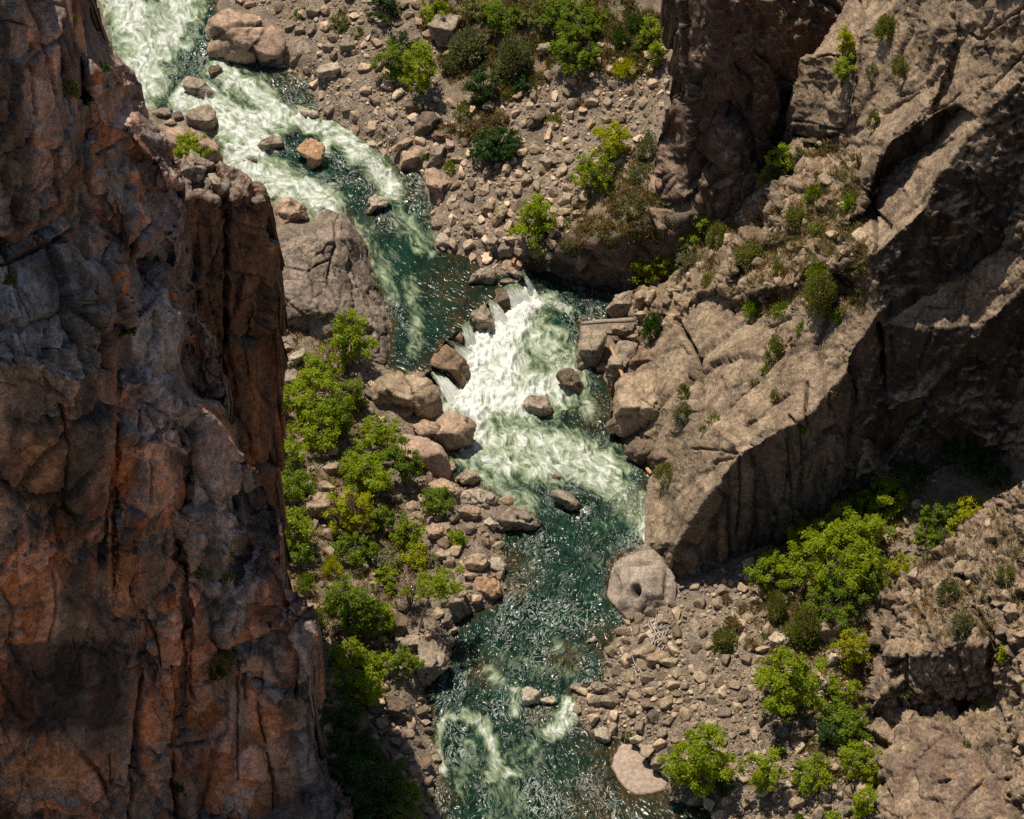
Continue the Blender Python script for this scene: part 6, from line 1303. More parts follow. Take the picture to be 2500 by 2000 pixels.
tree('c2', 975, 895, 130, 118, 'dark', 'round dense dark green bush alone on the gravel', GR, dens=2.2, trunk_h=0, name='bush', cat='bush')
tree('c2', 1690, 850, 105, 130, 'yellow', 'bright yellow green tree high on the bank beside the dark wall', GR)
tree('c2', 1570, 1060, 115, 130, 'bright', 'bright green tree just below the yellow green one on the bank', GR, bare=.12)
tree('c2', 1215, 1400, 125, 215, 'bright', 'tall bright willow at the river end of the upper gravel bar', GR, dens=1.15)
tree('c2', 1200, 1590, 70, 60, 'green', 'dark green skirt of foliage at the foot of the tall bright willow', GR, name='bush', cat='bush')
shrub('c2', 1880, 1060, 75, 50, 'sage', 'round pale sage bush on the bank beside the yellow green tree', GR)
shrub('c2', 1915, 890, 70, 95, 'sage', 'tall wispy sage bush at the foot of the dark wall', GR, dens=.8)
tree('c2', 1930, 180, 60, 85, 'bright', 'bright bush against the left edge of the dark wall', GR, name='bush', cat='bush')
tree('c2', 1985, 320, 60, 80, 'bright', 'bright bush hugging the dark wall, lower of the two there', GR, name='bush', cat='bush')
tree('c2', 1880, 270, 45, 50, 'green', 'small green bush beside the two bright wall bushes', GR, name='bush', cat='bush')
shrub('c2', 1785, 410, 85, 60, 'yellow', 'low yellow green bush on the scree below the wall bushes', GR)
shrub('c2', 1760, 230, 60, 60, 'dark', 'low dark green bush on the scree at the end of the thicket', GR)
shrub('c2', 1850, 130, 70, 50, 'dark', 'dark bush in shade at the top of the scree', GR)
shrub('c2', 1930, 430, 35, 35, 'green', 'small green tuft on the scree close to the dark wall', GR)
shrub('c2', 1330, 735, 62, 50, 'olive', 'tan olive bush right of the dark slanting boulder', GR)
shrub('c2', 770, 690, 60, 55, 'olive', 'olive bush above the low brown boulder', GR)
shrub('c2', 830, 790, 85, 55, 'dry', 'dry brownish bush between the round dark bush and low brown boulder', GR)
shrub('c2', 680, 780, 60, 45, 'dry', 'dry tan bush touching the low brown boulder', GR)
shrub('c2', 1010, 720, 55, 50, 'dry', 'dry grey bush above the round dark bush', GR)
shrub('c2', 1510, 630, 40, 32, 'dry', 'small dry tuft high on the scree', GR)
shrub('c2', 1520, 490, 45, 45, 'dry', 'dark dry bush at the edge of the scree below the round green tree', GR)
shrub('c2', 690, 1030, 45, 45, 'green', 'low green plant below the flat topped boulder', GR)
shrub('c2', 540, 965, 25, 18, 'green', 'tiny green tuft on the blocky pink boulder', GR)
shrub('c2', 1830, 1260, 75, 80, 'sage', 'sparse sage bush in shade above the undercut bank', GR, dens=.6)
shrub('c2', 2040, 960, 65, 80, 'sage', 'sparse sage bush at the foot of the dark wall', GR, dens=.5)
shrub('c2', 1440, 1520, 38, 50, 'sage', 'small sage bush on the lip of the undercut bank', GR)
shrub('c2', 1640, 1160, 60, 50, 'olive', 'olive bush under the bright bank tree', GR)
shrub('c2', 1720, 1290, 60, 45, 'dry', 'dry brown bush on the shaded bank lip', GR)
shrub('c2', 120, 190, 45, 35, 'olive', 'small olive tuft on the upper gravel near the top', GR)
shrub('c1', 1855, 80, 45, 35, 'green', 'green tuft among rocks near the top edge', GR)
shrub('c1', 2100, 120, 60, 60, 'olive', 'olive green weeds among the rocks by the top edge', GR)
tree('c1', 1190, 935, 120, 85, 'bright', 'bright green bush between the pillar top and the rapids', GR, name='bush', cat='bush')
# -- ridge
tree('c2', 1900, 1650, 95, 90, 'bright', 'bright green bush above the grey wedge rock at the ridge foot', RG, name='bush', cat='bush')
tree('c2', 2040, 1640, 80, 90, 'bright', 'bright bush next up the ridge from the one over the grey wedge', RG, name='bush', cat='bush')
tree('c3', 70, 1480, 90, 80, 'bright', 'bright bush on the shadow edge of the ridge, below the small one', RG, name='bush', cat='bush')
tree('c3', 185, 1385, 60, 75, 'bright', 'small bright tree standing on the dark edge of the ridge', RG)
shrub('c3', 265, 1440, 80, 80, 'olive', 'olive bush right of the small bright tree on the ridge edge', RG)
shrub('c3', 460, 1560, 105, 60, 'olive', 'broad olive sage bush among the ridge blocks', RG)
shrub('c3', 80, 1600, 80, 60, 'sage', 'sage bush below the bright bushes of the ridge edge', RG)
tree('c3', 1045, 260, 55, 95, 'yellow', 'upper part of the yellow green bush climbing the ridge slab', RG, name='bush', cat='bush')
tree('c3', 1035, 420, 58, 85, 'bright', 'lower bright bush climbing the ridge slab', RG, name='bush', cat='bush')
shrub('c3', 1300, 160, 75, 90, 'olive', 'large olive bush near the top of the ridge', RG)
shrub('c3', 1385, 400, 55, 80, 'olive', 'olive bush in a crack of the upper ridge', RG)
shrub('c3', 1210, 440, 50, 70, 'sage', 'thin sage bush between the climbing bush and the crack bush', RG, dens=.7)
tree('c3', 655, 985, 75, 85, 'bright', 'bright green bush under the broken ledges of the ridge', RG, name='bush', cat='bush')
shrub('c3', 600, 1080, 95, 65, 'olive', 'olive bush spreading below the bush of the broken ledges', RG)
shrub('c3', 770, 950, 50, 50, 'sage', 'sage bush touching the bush of the broken ledges', RG)
shrub('c3', 850, 1185, 60, 62, 'green', 'green bush among the blocks in the middle of the ridge', RG)
shrub('c3', 1095, 1240, 75, 48, 'green', 'green bush at the foot of the big dark overhang of the ridge', RG)
shrub('c3', 750, 1320, 75, 75, 'olive', 'olive bush with twigs in the middle of the ridge jumble', RG)
shrub('c3', 870, 1410, 60, 45, 'olive', 'small olive bush below the twiggy one in the jumble', RG)
shrub('c3', 900, 1690, 95, 60, 'green', 'green bush in the lower ridge jumble above the cleft', RG)
shrub('c3', 640, 1650, 45, 55, 'olive', 'olive tuft beside a boulder in the lower ridge jumble', RG)
shrub('c3', 910, 940, 45, 40, 'dry', 'dry tan tuft under the dark ledge of the ridge', RG)
shrub('c3', 880, 1090, 40, 35, 'dry', 'dry brown tuft above the green ridge bush', RG)
shrub('c3', 480, 1310, 60, 30, 'dry', 'dry grass tuft on the left side of the ridge jumble', RG)
shrub('c3', 1220, 720, 40, 70, 'olive', 'thin olive spray beside the big split block of the ridge', RG)
shrub('c3', 1120, 970, 40, 40, 'dry', 'dry tuft in the cleft beside the dark overhang', RG)
shrub('c6', 890, 110, 100, 125, 'olive', 'large olive bush in the cleft at the head of the lower ridge', RG)
shrub('c6', 470, 230, 58, 62, 'green', 'rounded green bush under a dark block of the ridge', RG)
shrub('c6', 660, 240, 70, 55, 'green', 'green bush next to the rounded one under the dark block', RG)
shrub('c6', 610, 470, 58, 90, 'olive', 'olive green bush on the smooth lower ridge slope', RG)
shrub('c6', 555, 600, 28, 38, 'green', 'small green tuft below the slope bush', RG)
shrub('c6', 780, 350, 38, 45, 'green', 'small green bush above the smooth ridge slope', RG)
shrub('c6', 40, 870, 55, 65, 'sage', 'blue green bush at the foot of the ridge near the huge boulder', RG)
shrub('c6', 45, 740, 45, 50, 'olive', 'olive bush just above the blue green one at the ridge foot', RG)
shrub('c6', 240, 910, 45, 40, 'olive', 'small olive tuft on the bare lower ridge slab', RG, dens=.6)
shrub('c6', 170, 980, 30, 35, 'olive', 'smaller tuft near the olive one on the bare slab', RG, dens=.6)
shrub('c6', 485, 690, 35, 40, 'sage', 'thin grey tuft on the smooth ridge slope', RG, dens=.6)
shrub('c6', 610, 760, 30, 65, 'olive', 'thin upright olive plant in a crack of the ridge slope', RG)
shrub('c6', 770, 970, 45, 38, 'green', 'green plant hanging on the brow above the dark face', RG)
shrub('c6', 985, 765, 32, 32, 'dry', 'dry yellowish tuft on the shaded brow', RG)
shrub('c6', 990, 270, 40, 50, 'green', 'green plant hanging in the cleft below the large olive bush', RG)
shrub('c5', 1945, 330, 62, 130, 'dark', 'dark hanging bush shading the rocks above the orange log', RG)
shrub('c5', 2040, 1240, 80, 70, 'olive', 'thin olive bush low on the ridge above the water', RG, dens=.7)
shrub('c6', 200, 60, 50, 50, 'olive', 'olive tuft at the top of the ridge foot slope', RG)
# -- shaded ravine and lower right bank
tree('c6', 1660, 1110, 95, 90, 'bright', 'sunlit bright tree alone against the dark ravine', GR)
tree('c6', 1790, 1150, 120, 120, 'dark', 'dark shaded tree behind the sunlit ravine tree', GR)
tree('c6', 1400, 1230, 130, 90, 'dark', 'dark shaded tree at the foot of the stained face', GR)
tree('c6', 1310, 1380, 125, 110, 'bright', 'bright tree at the shadow edge below the stained face', GR)
tree('c6', 1140, 1310, 75, 60, 'green', 'green branch tree left of the bright shadow edge tree', GR)
tree('c6', 1160, 1450, 80, 70, 'green', 'green tree filling the gap under the shadow edge tree', GR)
tree('c6', 1080, 1620, 190, 115, 'bright', 'wide bright tree crowning the lower right thicket', GR)
tree('c6', 830, 1650, 110, 90, 'bright', 'bright tree at the left shoulder of the lower right thicket', GR)
tree('c6', 1590, 1510, 80, 85, 'green', 'green tree rising from shade beside the corner outcrop', GR)
tree('c6', 1840, 1475, 100, 80, 'yellow', 'yellow green tree against the back of the corner outcrop', GR)
tree('c6', 1750, 1590, 90, 50, 'yellow', 'low yellow green bush under the yellow green outcrop tree', GR, name='bush', cat='bush')
tree('c6', 1560, 1640, 90, 75, 'green', 'green bush at the shaded side of the corner outcrop', GR, name='bush', cat='bush')
shrub('c6', 1660, 1660, 75, 75, 'sage', 'grey sage bush touching the corner outcrop', GR)
shrub('c6', 2070, 1320, 50, 35, 'sage', 'pale sage tuft on the back rim of the corner outcrop', OC)
tree('c6', 1940, 1230, 110, 60, 'dark', 'dark shaded bush behind the corner outcrop', GR, name='bush', cat='bush')
tree('c9', 585, 190, 130, 130, 'bright', 'round bright tree nearest the dark cliff foot', GR)
tree('c9', 960, 110, 230, 140, 'bright', 'largest green tree of the lower right thicket', GR)
tree('c9', 1170, 210, 120, 120, 'green', 'green tree between the largest one and the outcrop', GR)
tree('c9', 975, 390, 165, 140, 'green', 'broad green tree below the largest one', GR, bare=.08)
shrub('c9', 800, 520, 115, 125, 'olive', 'big rounded olive bush above the pale squared block', GR, dens=1.4)
tree('c9', 1410, 165, 80, 50, 'yellow', 'low yellow bush on top of the corner outcrop edge', GR, name='bush', cat='bush')
shrub('c9', 620, 400, 65, 110, 'olive', 'upright olive bush below the round bright tree', GR)
shrub('c9', 300, 600, 78, 75, 'olive', 'dark olive bush alone on the lower gravel', GR, dens=1.3)
shrub('c9', 350, 510, 55, 60, 'dry', 'dry tan bush above the dark olive gravel bush', GR)
shrub('c9', 440, 420, 60, 40, 'dry', 'dry grass clump near the cliff shadow edge', GR)
shrub('c9', 465, 640, 45, 42, 'dry', 'dry brown tuft left of the pale squared block', GR)
shrub('c9', 320, 360, 45, 35, 'dry', 'dry tuft on the shadow edge of the gravel', GR)
shrub('c9', 610, 690, 40, 40, 'dry', 'grey dry tuft below the pale squared block', GR)
tree('c9', 690, 890, 200, 205, 'bright', 'big bright tree in the middle of the lower right gravel', GR, bare=.06)
tree('c9', 1080, 670, 100, 110, 'yellow', 'yellow green tree in the gully below the thicket', GR)
tree('c9', 1050, 930, 100, 95, 'bright', 'bright tree in the gully beside the low outcrop boulder', GR)
tree('c9', 1030, 1110, 130, 110, 'green', 'deep green tree in the gully below the bright gully one', GR)
tree('c9', 960, 1190, 80, 80, 'dark', 'dark green bush at the shaded foot of the gully trees', GR, name='bush', cat='bush')
tree('c9', 1120, 1340, 115, 110, 'bright', 'bright tree beside the domed slab', GR)
tree('c9', 1210, 1450, 65, 60, 'yellow', 'yellow green bush touching the domed slab', GR, name='bush', cat='bush')
tree('c9', 860, 1450, 110, 110, 'bright', 'bright green tree left of the one by the domed slab', GR)
tree('c9', 550, 1440, 115, 150, 'bright', 'thin twiggy bright tree near the lower bank water', GR, dens=.55)
tree('c9', 150, 1370, 165, 215, 'bright', 'tall bright tree behind the gravel fan', GR)
tree('c9', 40, 1420, 60, 80, 'green', 'darker green side bush of the tall gravel fan tree', GR, name='bush', cat='bush')
tree('c9', 300, 1520, 60, 60, 'dark', 'dark green bush at the right foot of the gravel fan tree', GR, name='bush', cat='bush')
shrub('c9', 645, 1285, 45, 48, 'dark', 'small dark rounded bush by the dead branch', GR)
tree('c9', 1170, 1620, 70, 100, 'bright', 'bright bush low beside the domed slab at the bottom edge', GR, name='bush', cat='bush')
tree('c9', 980, 1710, 45, 35, 'bright', 'small bright bush cut by the bottom edge', GR, name='bush', cat='bush')
shrub('c9', 770, 1715, 45, 25, 'green', 'low green tuft at the bottom edge of the lower bank', GR)
shrub('c9', 1690, 300, 75, 85, 'sage', 'grey green sage bush on the corner outcrop', OC)
shrub('c9', 1780, 490, 75, 65, 'sage', 'second sage bush on the outcrop above its dark front', OC)
shrub('c9', 1420, 885, 70, 40, 'olive', 'mossy olive cushion on the low outcrop boulder', OC)
shrub('c9', 1915, 1005, 38, 35, 'green', 'small green plant in the dark cleft of the outcrop', OC)
tree('c9', 2022, 705, 26, 42, 'yellow', 'tiny bright yellow bush against the dark cleft', OC, name='bush', cat='bush')
shrub('c9', 2040, 190, 50, 55, 'olive', 'olive tuft high on the corner outcrop', OC)
shrub('c9', 1800, 1260, 25, 28, 'olive', 'small olive tuft on the domed slab rim', OC)
shrub('c9', 1290, 1230, 28, 40, 'green', 'small green plant in the crack beside the domed slab', GR)
shrub('c8', 1785, 1195, 30, 35, 'olive', 'small olive grass tuft at the head of the gravel fan', GR)
# -- left bank
tree('c5', 90, 420, 120, 155, 'bright', 'bright tree standing against the enormous bank boulder', GR)
tree('c4', 1985, 590, 115, 105, 'bright', 'bright bush left of the tree by the enormous boulder', GR)
tree('c4', 1930, 800, 190, 130, 'bright', 'largest bright tree of the left bank beside the pillar', GR)
tree('c4', 1990, 980, 150, 130, 'bright', 'bright tree just below the largest left bank tree', GR)
tree('c4', 1790, 1120, 95, 100, 'bright', 'bright tree hard against the pillar, below the largest one', GR)
tree('c4', 1820, 1310, 135, 125, 'green', 'darker green tree by the pillar foot', GR)
tree('c4', 1830, 1590, 98, 120, 'bright', 'rounded bright bush at the cliff edge under the pillar foot', GR, dens=1.3)
tree('c4', 2120, 900, 60, 150, 'green', 'dark green tree right of the largest left bank tree', GR)
tree('c5', 60, 770, 90, 100, 'green', 'green bush uphill of the massive tan boulder', GR)
shrub('c5', 110, 820, 70, 60, 'dry', 'dry brown bush beside the massive tan boulder', GR)
tree('c5', 250, 990, 110, 105, 'bright', 'bright tree between massive tan boulder and domed pink boulder', GR)
tree('c5', 190, 1230, 165, 165, 'bright', 'broad bright tree left of the domed pink boulder', GR)
tree('c5', 400, 1170, 88, 140, 'green', 'upright green tree in front of the domed pink boulder', GR)
tree('c5', 605, 1425, 92, 90, 'green', 'small round tree in front of the flat pinkish slab', GR, dens=1.3)
tree('c5', 90, 1500, 140, 150, 'yellow', 'yellowish green tree in the middle of the left bank', GR, bare=.12)
tree('c5', 260, 1530, 80, 90, 'green', 'green bush right of the yellowish left bank tree', GR)
tree('c5', 430, 1630, 95, 100, 'bright', 'bright bush uphill of the left bank cobbles', GR, bare=.1)
tree('c5', 740, 1650, 52, 52, 'bright', 'small bright bush alone on the left bank cobbles', GR, name='bush', cat='bush')
tree('c8', 110, 50, 120, 70, 'green', 'green bush below the yellowish left bank tree', GR)
tree('c8', 320, 235, 75, 70, 'bright', 'bright bush beside the bare brown tree', GR, name='bush', cat='bush')
tree('c8', 450, 100, 95, 75, 'yellow', 'yellowish bush behind the bare brown tree', GR, name='bush', cat='bush')
tree('c8', 590, 130, 45, 40, 'sage', 'small pale green bush at the edge of the left bank cobbles', GR, name='bush', cat='bush')
tree('c8', 300, 120, 80, 60, 'sage', 'grey green bush above the bare brown tree', GR, name='bush', cat='bush')
tree('c8', 100, 400, 140, 190, 'green', 'green tree with bare twigs left of the half hidden brown boulder', GR, bare=.2)
tree('c8', 250, 490, 110, 110, 'bright', 'bright bush leaning over the half hidden brown boulder', GR)
tree('c8', 420, 750, 88, 100, 'green', 'green bush beside the smooth brown grey boulder', GR)
tree('c8', 60, 700, 90, 90, 'bright', 'bright bush at the cliff edge near the shade line', GR)
tree('c8', 200, 770, 120, 70, 'bright', 'bright leafy bush above the dark bank boulder', GR)
tree('c8', 185, 940, 78, 110, 'bright', 'bright hanging bush at the edge of the cliff shadow', GR)
tree('c8', 70, 880, 80, 90, 'green', 'green bush half in the cliff shadow', GR)
tree('c8', 40, 1080, 110, 110, 'dark', 'dark bush high in the cliff shadow', GR)
tree('c8', 90, 1280, 140, 120, 'dark', 'dark tree in the middle of the cliff shadow', GR)
tree('c8', 170, 1480, 200, 150, 'dark', 'big dark tree in the cliff shadow', GR)
tree('c8', 370, 1600, 150, 110, 'green', 'green tree in cliff shadow nearest the river', GR)
tree('c8', 150, 1660, 170, 100, 'dark', 'dark tree at the bottom edge in the cliff shadow', GR)
tree('c8', 385, 1375, 30, 32, 'green', 'small green bush on the shaded cobbles', GR, name='bush', cat='bush')
shrub('c7', 1960, 480, 50, 90, 'olive', 'olive bush at the cliff edge beside the sunlit slab', GR)
shrub('c7', 2060, 150, 60, 70, 'yellow', 'yellow green bush on the left bank beside the cliff', GR)
shrub('c7', 1900, 260, 55, 70, 'green', 'green weeds among rocks beside the cliff', GR)
tree('c7', 1850, 60, 110, 60, 'green', 'green thicket bush right beside the cliff corner', GR, name='bush', cat='bush')
tree('c7', 2100, 330, 70, 80, 'bright', 'bright bush uphill of the green tree with bare twigs', GR, name='bush', cat='bush')
# -- on the shaded cliff
for cr, x, y, rx_, ry_, kd, lb in (('c1', 450, 540, 45, 70, 'olive', 'olive bush in the upper cleft of the shaded cliff'), ('c1', 640, 400, 45, 30, 'dark', 'dark cushion on the sunlit shoulder of the shaded cliff'), ('c4', 780, 350, 60, 50, 'dark', 'dark green bush in the cleft above the grey ledge'), ('c4', 1290, 400, 35, 25, 'dry', 'dry tuft on the sunlit flake before the pillar'), ('c4', 1500, 970, 40, 70, 'dry', 'dry twiggy bush between cliff and pillar'), ('c4', 560, 90, 60, 60, 'dark', 'dark bush under the upper overhang of the cliff'), ('c7', 1265, 175, 60, 30, 'olive', 'olive cushion on the grey knob of the lower cliff'), ('c7', 1420, 215, 30, 50, 'olive', 'small olive plant beside the grey knob'), ('c7', 1390, 720, 60, 50, 'olive', 'olive bush in a niche of the lower cliff'), ('c7', 1340, 800, 50, 60, 'dark', 'dark green bush under the niche bush'), ('c7', 1500, 720, 40, 40, 'olive', 'olive tuft right of the niche bush'), ('c7', 1120, 1530, 30, 55, 'dark', 'dark plant in a crack at the bottom of the cliff'), ('c1', 465, 105, 18, 25, 'yellow', 'tiny yellow plant near the top of the cliff edge'), ('c4', 60, 50, 45, 40, 'olive', 'olive tuft on the upper cliff ledge')):
    shrub(cr, x, y, rx_, ry_, kd, lb, CL)
# -- bare brown tree and the leaning tree
def twig_tree(crop, cu, cv, ru, rv, label):
    k = CROP[crop][2]; (u, v), = S(crop, [(cu, cv)]); rs = np.random.RandomState(3)
    G = plant_base(u, v, 2.6, GR); lines = []; tw = []
    for i in range(5):
        e = np.array([rs.uniform(-.8, .8), rs.uniform(-.8, .8), rs.uniform(3.5, 4.8)]); lines.append([(np.array([0, 0, -.3]), .09), (e * .5 + rs.normal(size=3) * .1, .06), (e, .02)])
        for j in range(26):
            t = rs.uniform(.25, 1); p = e * t; d = unit(np.array([rs.normal(), rs.normal(), rs.uniform(.1, .9)])) * rs.uniform(.6, 1.5)
            tw.append([(p, .03), (p + d * .6 + rs.normal(size=3) * .06, .02), (p + d, .008)])
            for q in range(3):
                p2 = p + d * rs.uniform(.3, .9); tw.append([(p2, .018), (p2 + d * .25 + rs.normal(size=3) * .28, .008)])
    root = bpy.data.objects.new('bare_tree', None); root.location = Vector(G); COL.objects.link(root); tag(root, label, 'tree')
    V, F = tube_mesh(lines, 6); link('trunk', new_mesh('trunk', V, F, None, M_BARK), root)
    V, F = tube_mesh(tw, 4); link('twigs', new_mesh('twigs', V, F, None, bark_mat('dry_twigs', (0.2, 0.13, 0.1), (0.36, 0.25, 0.2))), root)
twig_tree('c8', 445, 300, 110, 150, 'bare pinkish brown tree without leaves on the left bank')
def leaning_tree():
    (a, b0), (c_, d_) = S('c8', [(492, 562), (566, 345)]); A = P(a, b0, surf_z([a], [b0], GR)[0]); B = P(c_, d_, A[2] + 4.2)
    root = bpy.data.objects.new('tree', None); root.location = Vector(A); COL.objects.link(root)
    tag(root, 'leaning tree with a long pale trunk and a small bright crown', 'tree')
    rs = np.random.RandomState(8); e = B - A
    V, F = tube_mesh([[(np.array([0, 0, -.3]), .17), (e * .35, .14), (e * .7 + np.array([.05, 0, 0]), .12), (e, .09), (e * 1.3, .03)]] + [[(e, .06), (e + np.array(q), .02)] for q in ((1.2, .3, .8), (-.8, .2, .9), (.9, -.6, 1.4), (.3, .9, 1.2))], 8)
    link('trunk', new_mesh('trunk', V, F, None, M_DRIFT), root)
    n = 2300; cl = np.array([e + np.array([1.0, .3, .9]) + rs.normal(size=3) * np.array([1.05, .7, .85]) for _ in range(26)]); li = rs.randint(0, 26, n)
    c = cl[li] + rs.normal(size=(n, 3)) * .28; nr = unit(rs.normal(size=(n, 3)) + np.array([0, 0, .6])); ax = unit(np.cross(nr, rs.normal(size=(n, 3))))
    V, F = leaf_quads(c, ax, rs.uniform(.1, .17, n), .6, nr); a_, b_ = LEAFCOL['bright']
    link('crown', new_mesh('crown', V, F, np.repeat(mix(a_, b_, rs.uniform(0, 1, n)), 4, axis=0), M_LEAF, smooth=False), root)
    u, v = project(B); PLANTS.append((float(u) + 20, float(v) - 25, 32, 36))
leaning_tree()

# ---------------------------------------------------------------- grass
def grass(name, polys, n, cols, only, seed, h=(0.15, 0.4)):
    rs = np.random.RandomState(seed); U, V = [], []
    for pl, w in polys:
        pl = np.array(pl, float); lo, hi = pl.min(0), pl.max(0); m = int(n * w); uu = rs.uniform(lo[0], hi[0], m * 3); vv = rs.uniform(lo[1], hi[1], m * 3)
        k = inside(pl, uu, vv) & (fbm(np.stack([uu / 45, vv / 45, uu * 0], 1), 3, seed=seed) > -0.12); U.append(uu[k][:m]); V.append(vv[k][:m])
    U = np.concatenate(U); V = np.concatenate(V)
    wet = inside(UPPER, U, V) | inside(LOWER, U, V); U, V = U[~wet], V[~wet]
    p = P(U, V, surf_z(U, V, only)); t = len(p); nb = 9; i = np.repeat(np.arange(t), nb); m = len(i)
    d = unit(rs.normal(size=(m, 3)) * np.array([.55, .55, .2]) + np.array([0, 0, .9])); L = rs.uniform(h[0], h[1], t)[i] * rs.uniform(.6, 1.2, m)
    c = p[i] + rs.normal(size=(m, 3)) * np.array([.14, .14, .02]) + d * L[:, None] * 0.8
    Vq, F = leaf_quads(c, d, L, 0.16, unit(rs.normal(size=(m, 3))))
    pick = rs.choice(len(cols), t, p=[x[1] for x in cols]); cc = np.array([x[0] for x in cols])[pick][i] * rs.uniform(.7, 1.3, (m, 1))
    o = link(name, new_mesh(name, Vq, F, np.repeat(cc, 4, axis=0), M_SAGE, smooth=False)); tag(o, kind='stuff')
tan, olv, grn = (0.34, 0.225, 0.105), (0.16, 0.15, 0.05), (0.09, 0.14, 0.025)
grass('grass', [(VEG[0], .55), (VEG[1], .15), (VEG[2], .2), (VEG[3], .25), (VEG[4], .05)], 7500, [(tan, .5), (olv, .3), (grn, .2)], GR, 51)
grass('grass', [([(1680, 640), (1790, 520), (1900, 380), (2060, 330), (2120, 500), (2110, 760), (1960, 790), (1800, 760)], 1.0), ([(2150, 1400), (2500, 1200), (2500, 1560), (2250, 1560)], .3)], 3000, [(tan, .5), (olv, .33), (grn, .17)], ('ridge', 'outcrop'), 52, (0.12, 0.3))
# ---------------------------------------------------------------- loose stones of the banks
REG = {
 'upper bank gravel': ([(560, -60), (1030, -60), (1060, 120), (1060, 240), (1180, 270), (1330, 200), (1470, 70), (1620, 90), (1636, 230), (1590, 340), (1500, 420), (1440, 500), (1420, 560), (1345, 600), (1340, 660), (1240, 700), (1165, 690), (1150, 636), (1080, 620), (1050, 560), (1030, 430), (950, 390), (900, 350), (830, 305), (780, 290), (760, 230), (690, 165), (560, 60)], 'upper', 15000),
 'left bank cobbles': ([(690, 760), (800, 830), (940, 895), (1020, 930), (1080, 1150), (1200, 1200), (1300, 1270), (1215, 1300), (1235, 1440), (1130, 1510), (1090, 1600), (1040, 1680), (1050, 1800), (1080, 1900), (1060, 2050), (850, 2050), (760, 1700), (680, 1400), (690, 1000)], 'left', 10000),
 'lower bank gravel': ([(1500, 1590), (1531, 1513), (1640, 1425), (1800, 1380), (1950, 1340), (2060, 1180), (2300, 1100), (2250, 1300), (2120, 1500), (2120, 1750), (2130, 1900), (2100, 2050), (1740, 2050), (1680, 1962), (1640, 1930), (1640, 1900), (1560, 1820), (1460, 1800), (1410, 1750), (1395, 1695), (1470, 1660), (1475, 1600)], 'lower', 16000)}
REG['cliff foot stones'] = ([(230, 60), (330, 280), (420, 300), (560, 420), (670, 520), (690, 780), (690, 1350), (400, 1350), (250, 800), (120, 300)], 'left', 2600)
REG['gravel farther upstream'] = ([(500, -380), (1550, -380), (1600, -40), (560, -40)], 'upper', 2400)
CLUSTER = [[(1080, 425), (1350, 390), (1420, 470), (1360, 600), (1230, 690), (1080, 600)], [(1470, 1570), (1560, 1480), (1660, 1500), (1680, 1680), (1620, 1800), (1440, 1760), (1400, 1700)], [(1090, 1250), (1240, 1290), (1240, 1440), (1120, 1520), (1060, 1400)], [(900, 1700), (1030, 1700), (1060, 1900), (900, 1950)]]
def hull_rock(seed, npts):
    """an angular stone: the convex hull of a few points; returns verts, triangles, face planes"""
    rs = np.random.RandomState(seed); bm = bmesh.new()
    q = unit(rs.normal(size=(npts, 3))) * rs.uniform(0.8, 1.0, (npts, 1))
    for x in q: bm.verts.new(x)
    r = bmesh.ops.convex_hull(bm, input=bm.verts)
    for v_ in [v_ for v_ in bm.verts if not v_.link_faces]: bm.verts.remove(v_)
    bm.verts.index_update(); bm.normal_update()
    V = np.array([v_.co[:] for v_ in bm.verts]); F = np.array([[v_.index for v_ in f.verts] for f in bm.faces])
    pn = np.array([f.normal[:] for f in bm.faces]); ph = np.array([f.normal.dot(f.verts[0].co) for f in bm.faces]); bm.free()
    return V, F, pn, ph
SHAPE = np.array([1.0, 0.82, 0.66])
ROCKV = [(lambda h: (h[0] * SHAPE * 1.12, h[1]))(hull_rock(300 + i, 12 + i % 6)) for i in range(18)]
ROCKS = [(lambda h: (h[0] * SHAPE * 1.15, h[1]))(hull_rock(500 + i, 8 + i % 3)) for i in range(12)]
ROCKB = []
for i in range(16):
    _, _, pn, ph = hull_rock(700 + i, 11 + i % 6); d, f = ico(4)
    c_ = d @ pn.T; r = np.where(c_ > 0.03, np.maximum(ph, 0.25)[None] / np.maximum(c_, 0.03), 9.0)
    r = -np.log(np.exp(-60 * np.minimum(r, 1.3)).sum(1)) / 60; v_ = d * r[:, None] * SHAPE * 1.15
    ROCKB.append((v_ * (1 + 0.035 * fbm(v_ * 5, 4, 0.6, i))[:, None], f))

def rotmat(rs):
    q = rs.normal(size=4); q /= np.linalg.norm(q); w_, x, y, z = q
    return np.array([[1 - 2 * (y * y + z * z), 2 * (x * y - z * w_), 2 * (x * z + y * w_)], [2 * (x * y + z * w_), 1 - 2 * (x * x + z * z), 2 * (y * z - x * w_)], [2 * (x * z - y * w_), 2 * (y * z + x * w_), 1 - 2 * (x * x + y * y)]])

def covered(u, v):
    m = np.zeros(len(u), bool)
    for nm, us, vs, Z, Mk in SURFS:
        ok = (u > us[0]) & (u < us[-1]) & (v > vs[0]) & (v < vs[-1])
        if ok.any():
            s_ = np.zeros(len(u), bool); s_[ok] = sample(Mk.astype(float), us, vs, u[ok], v[ok]) > 0.3; m |= s_
    return m

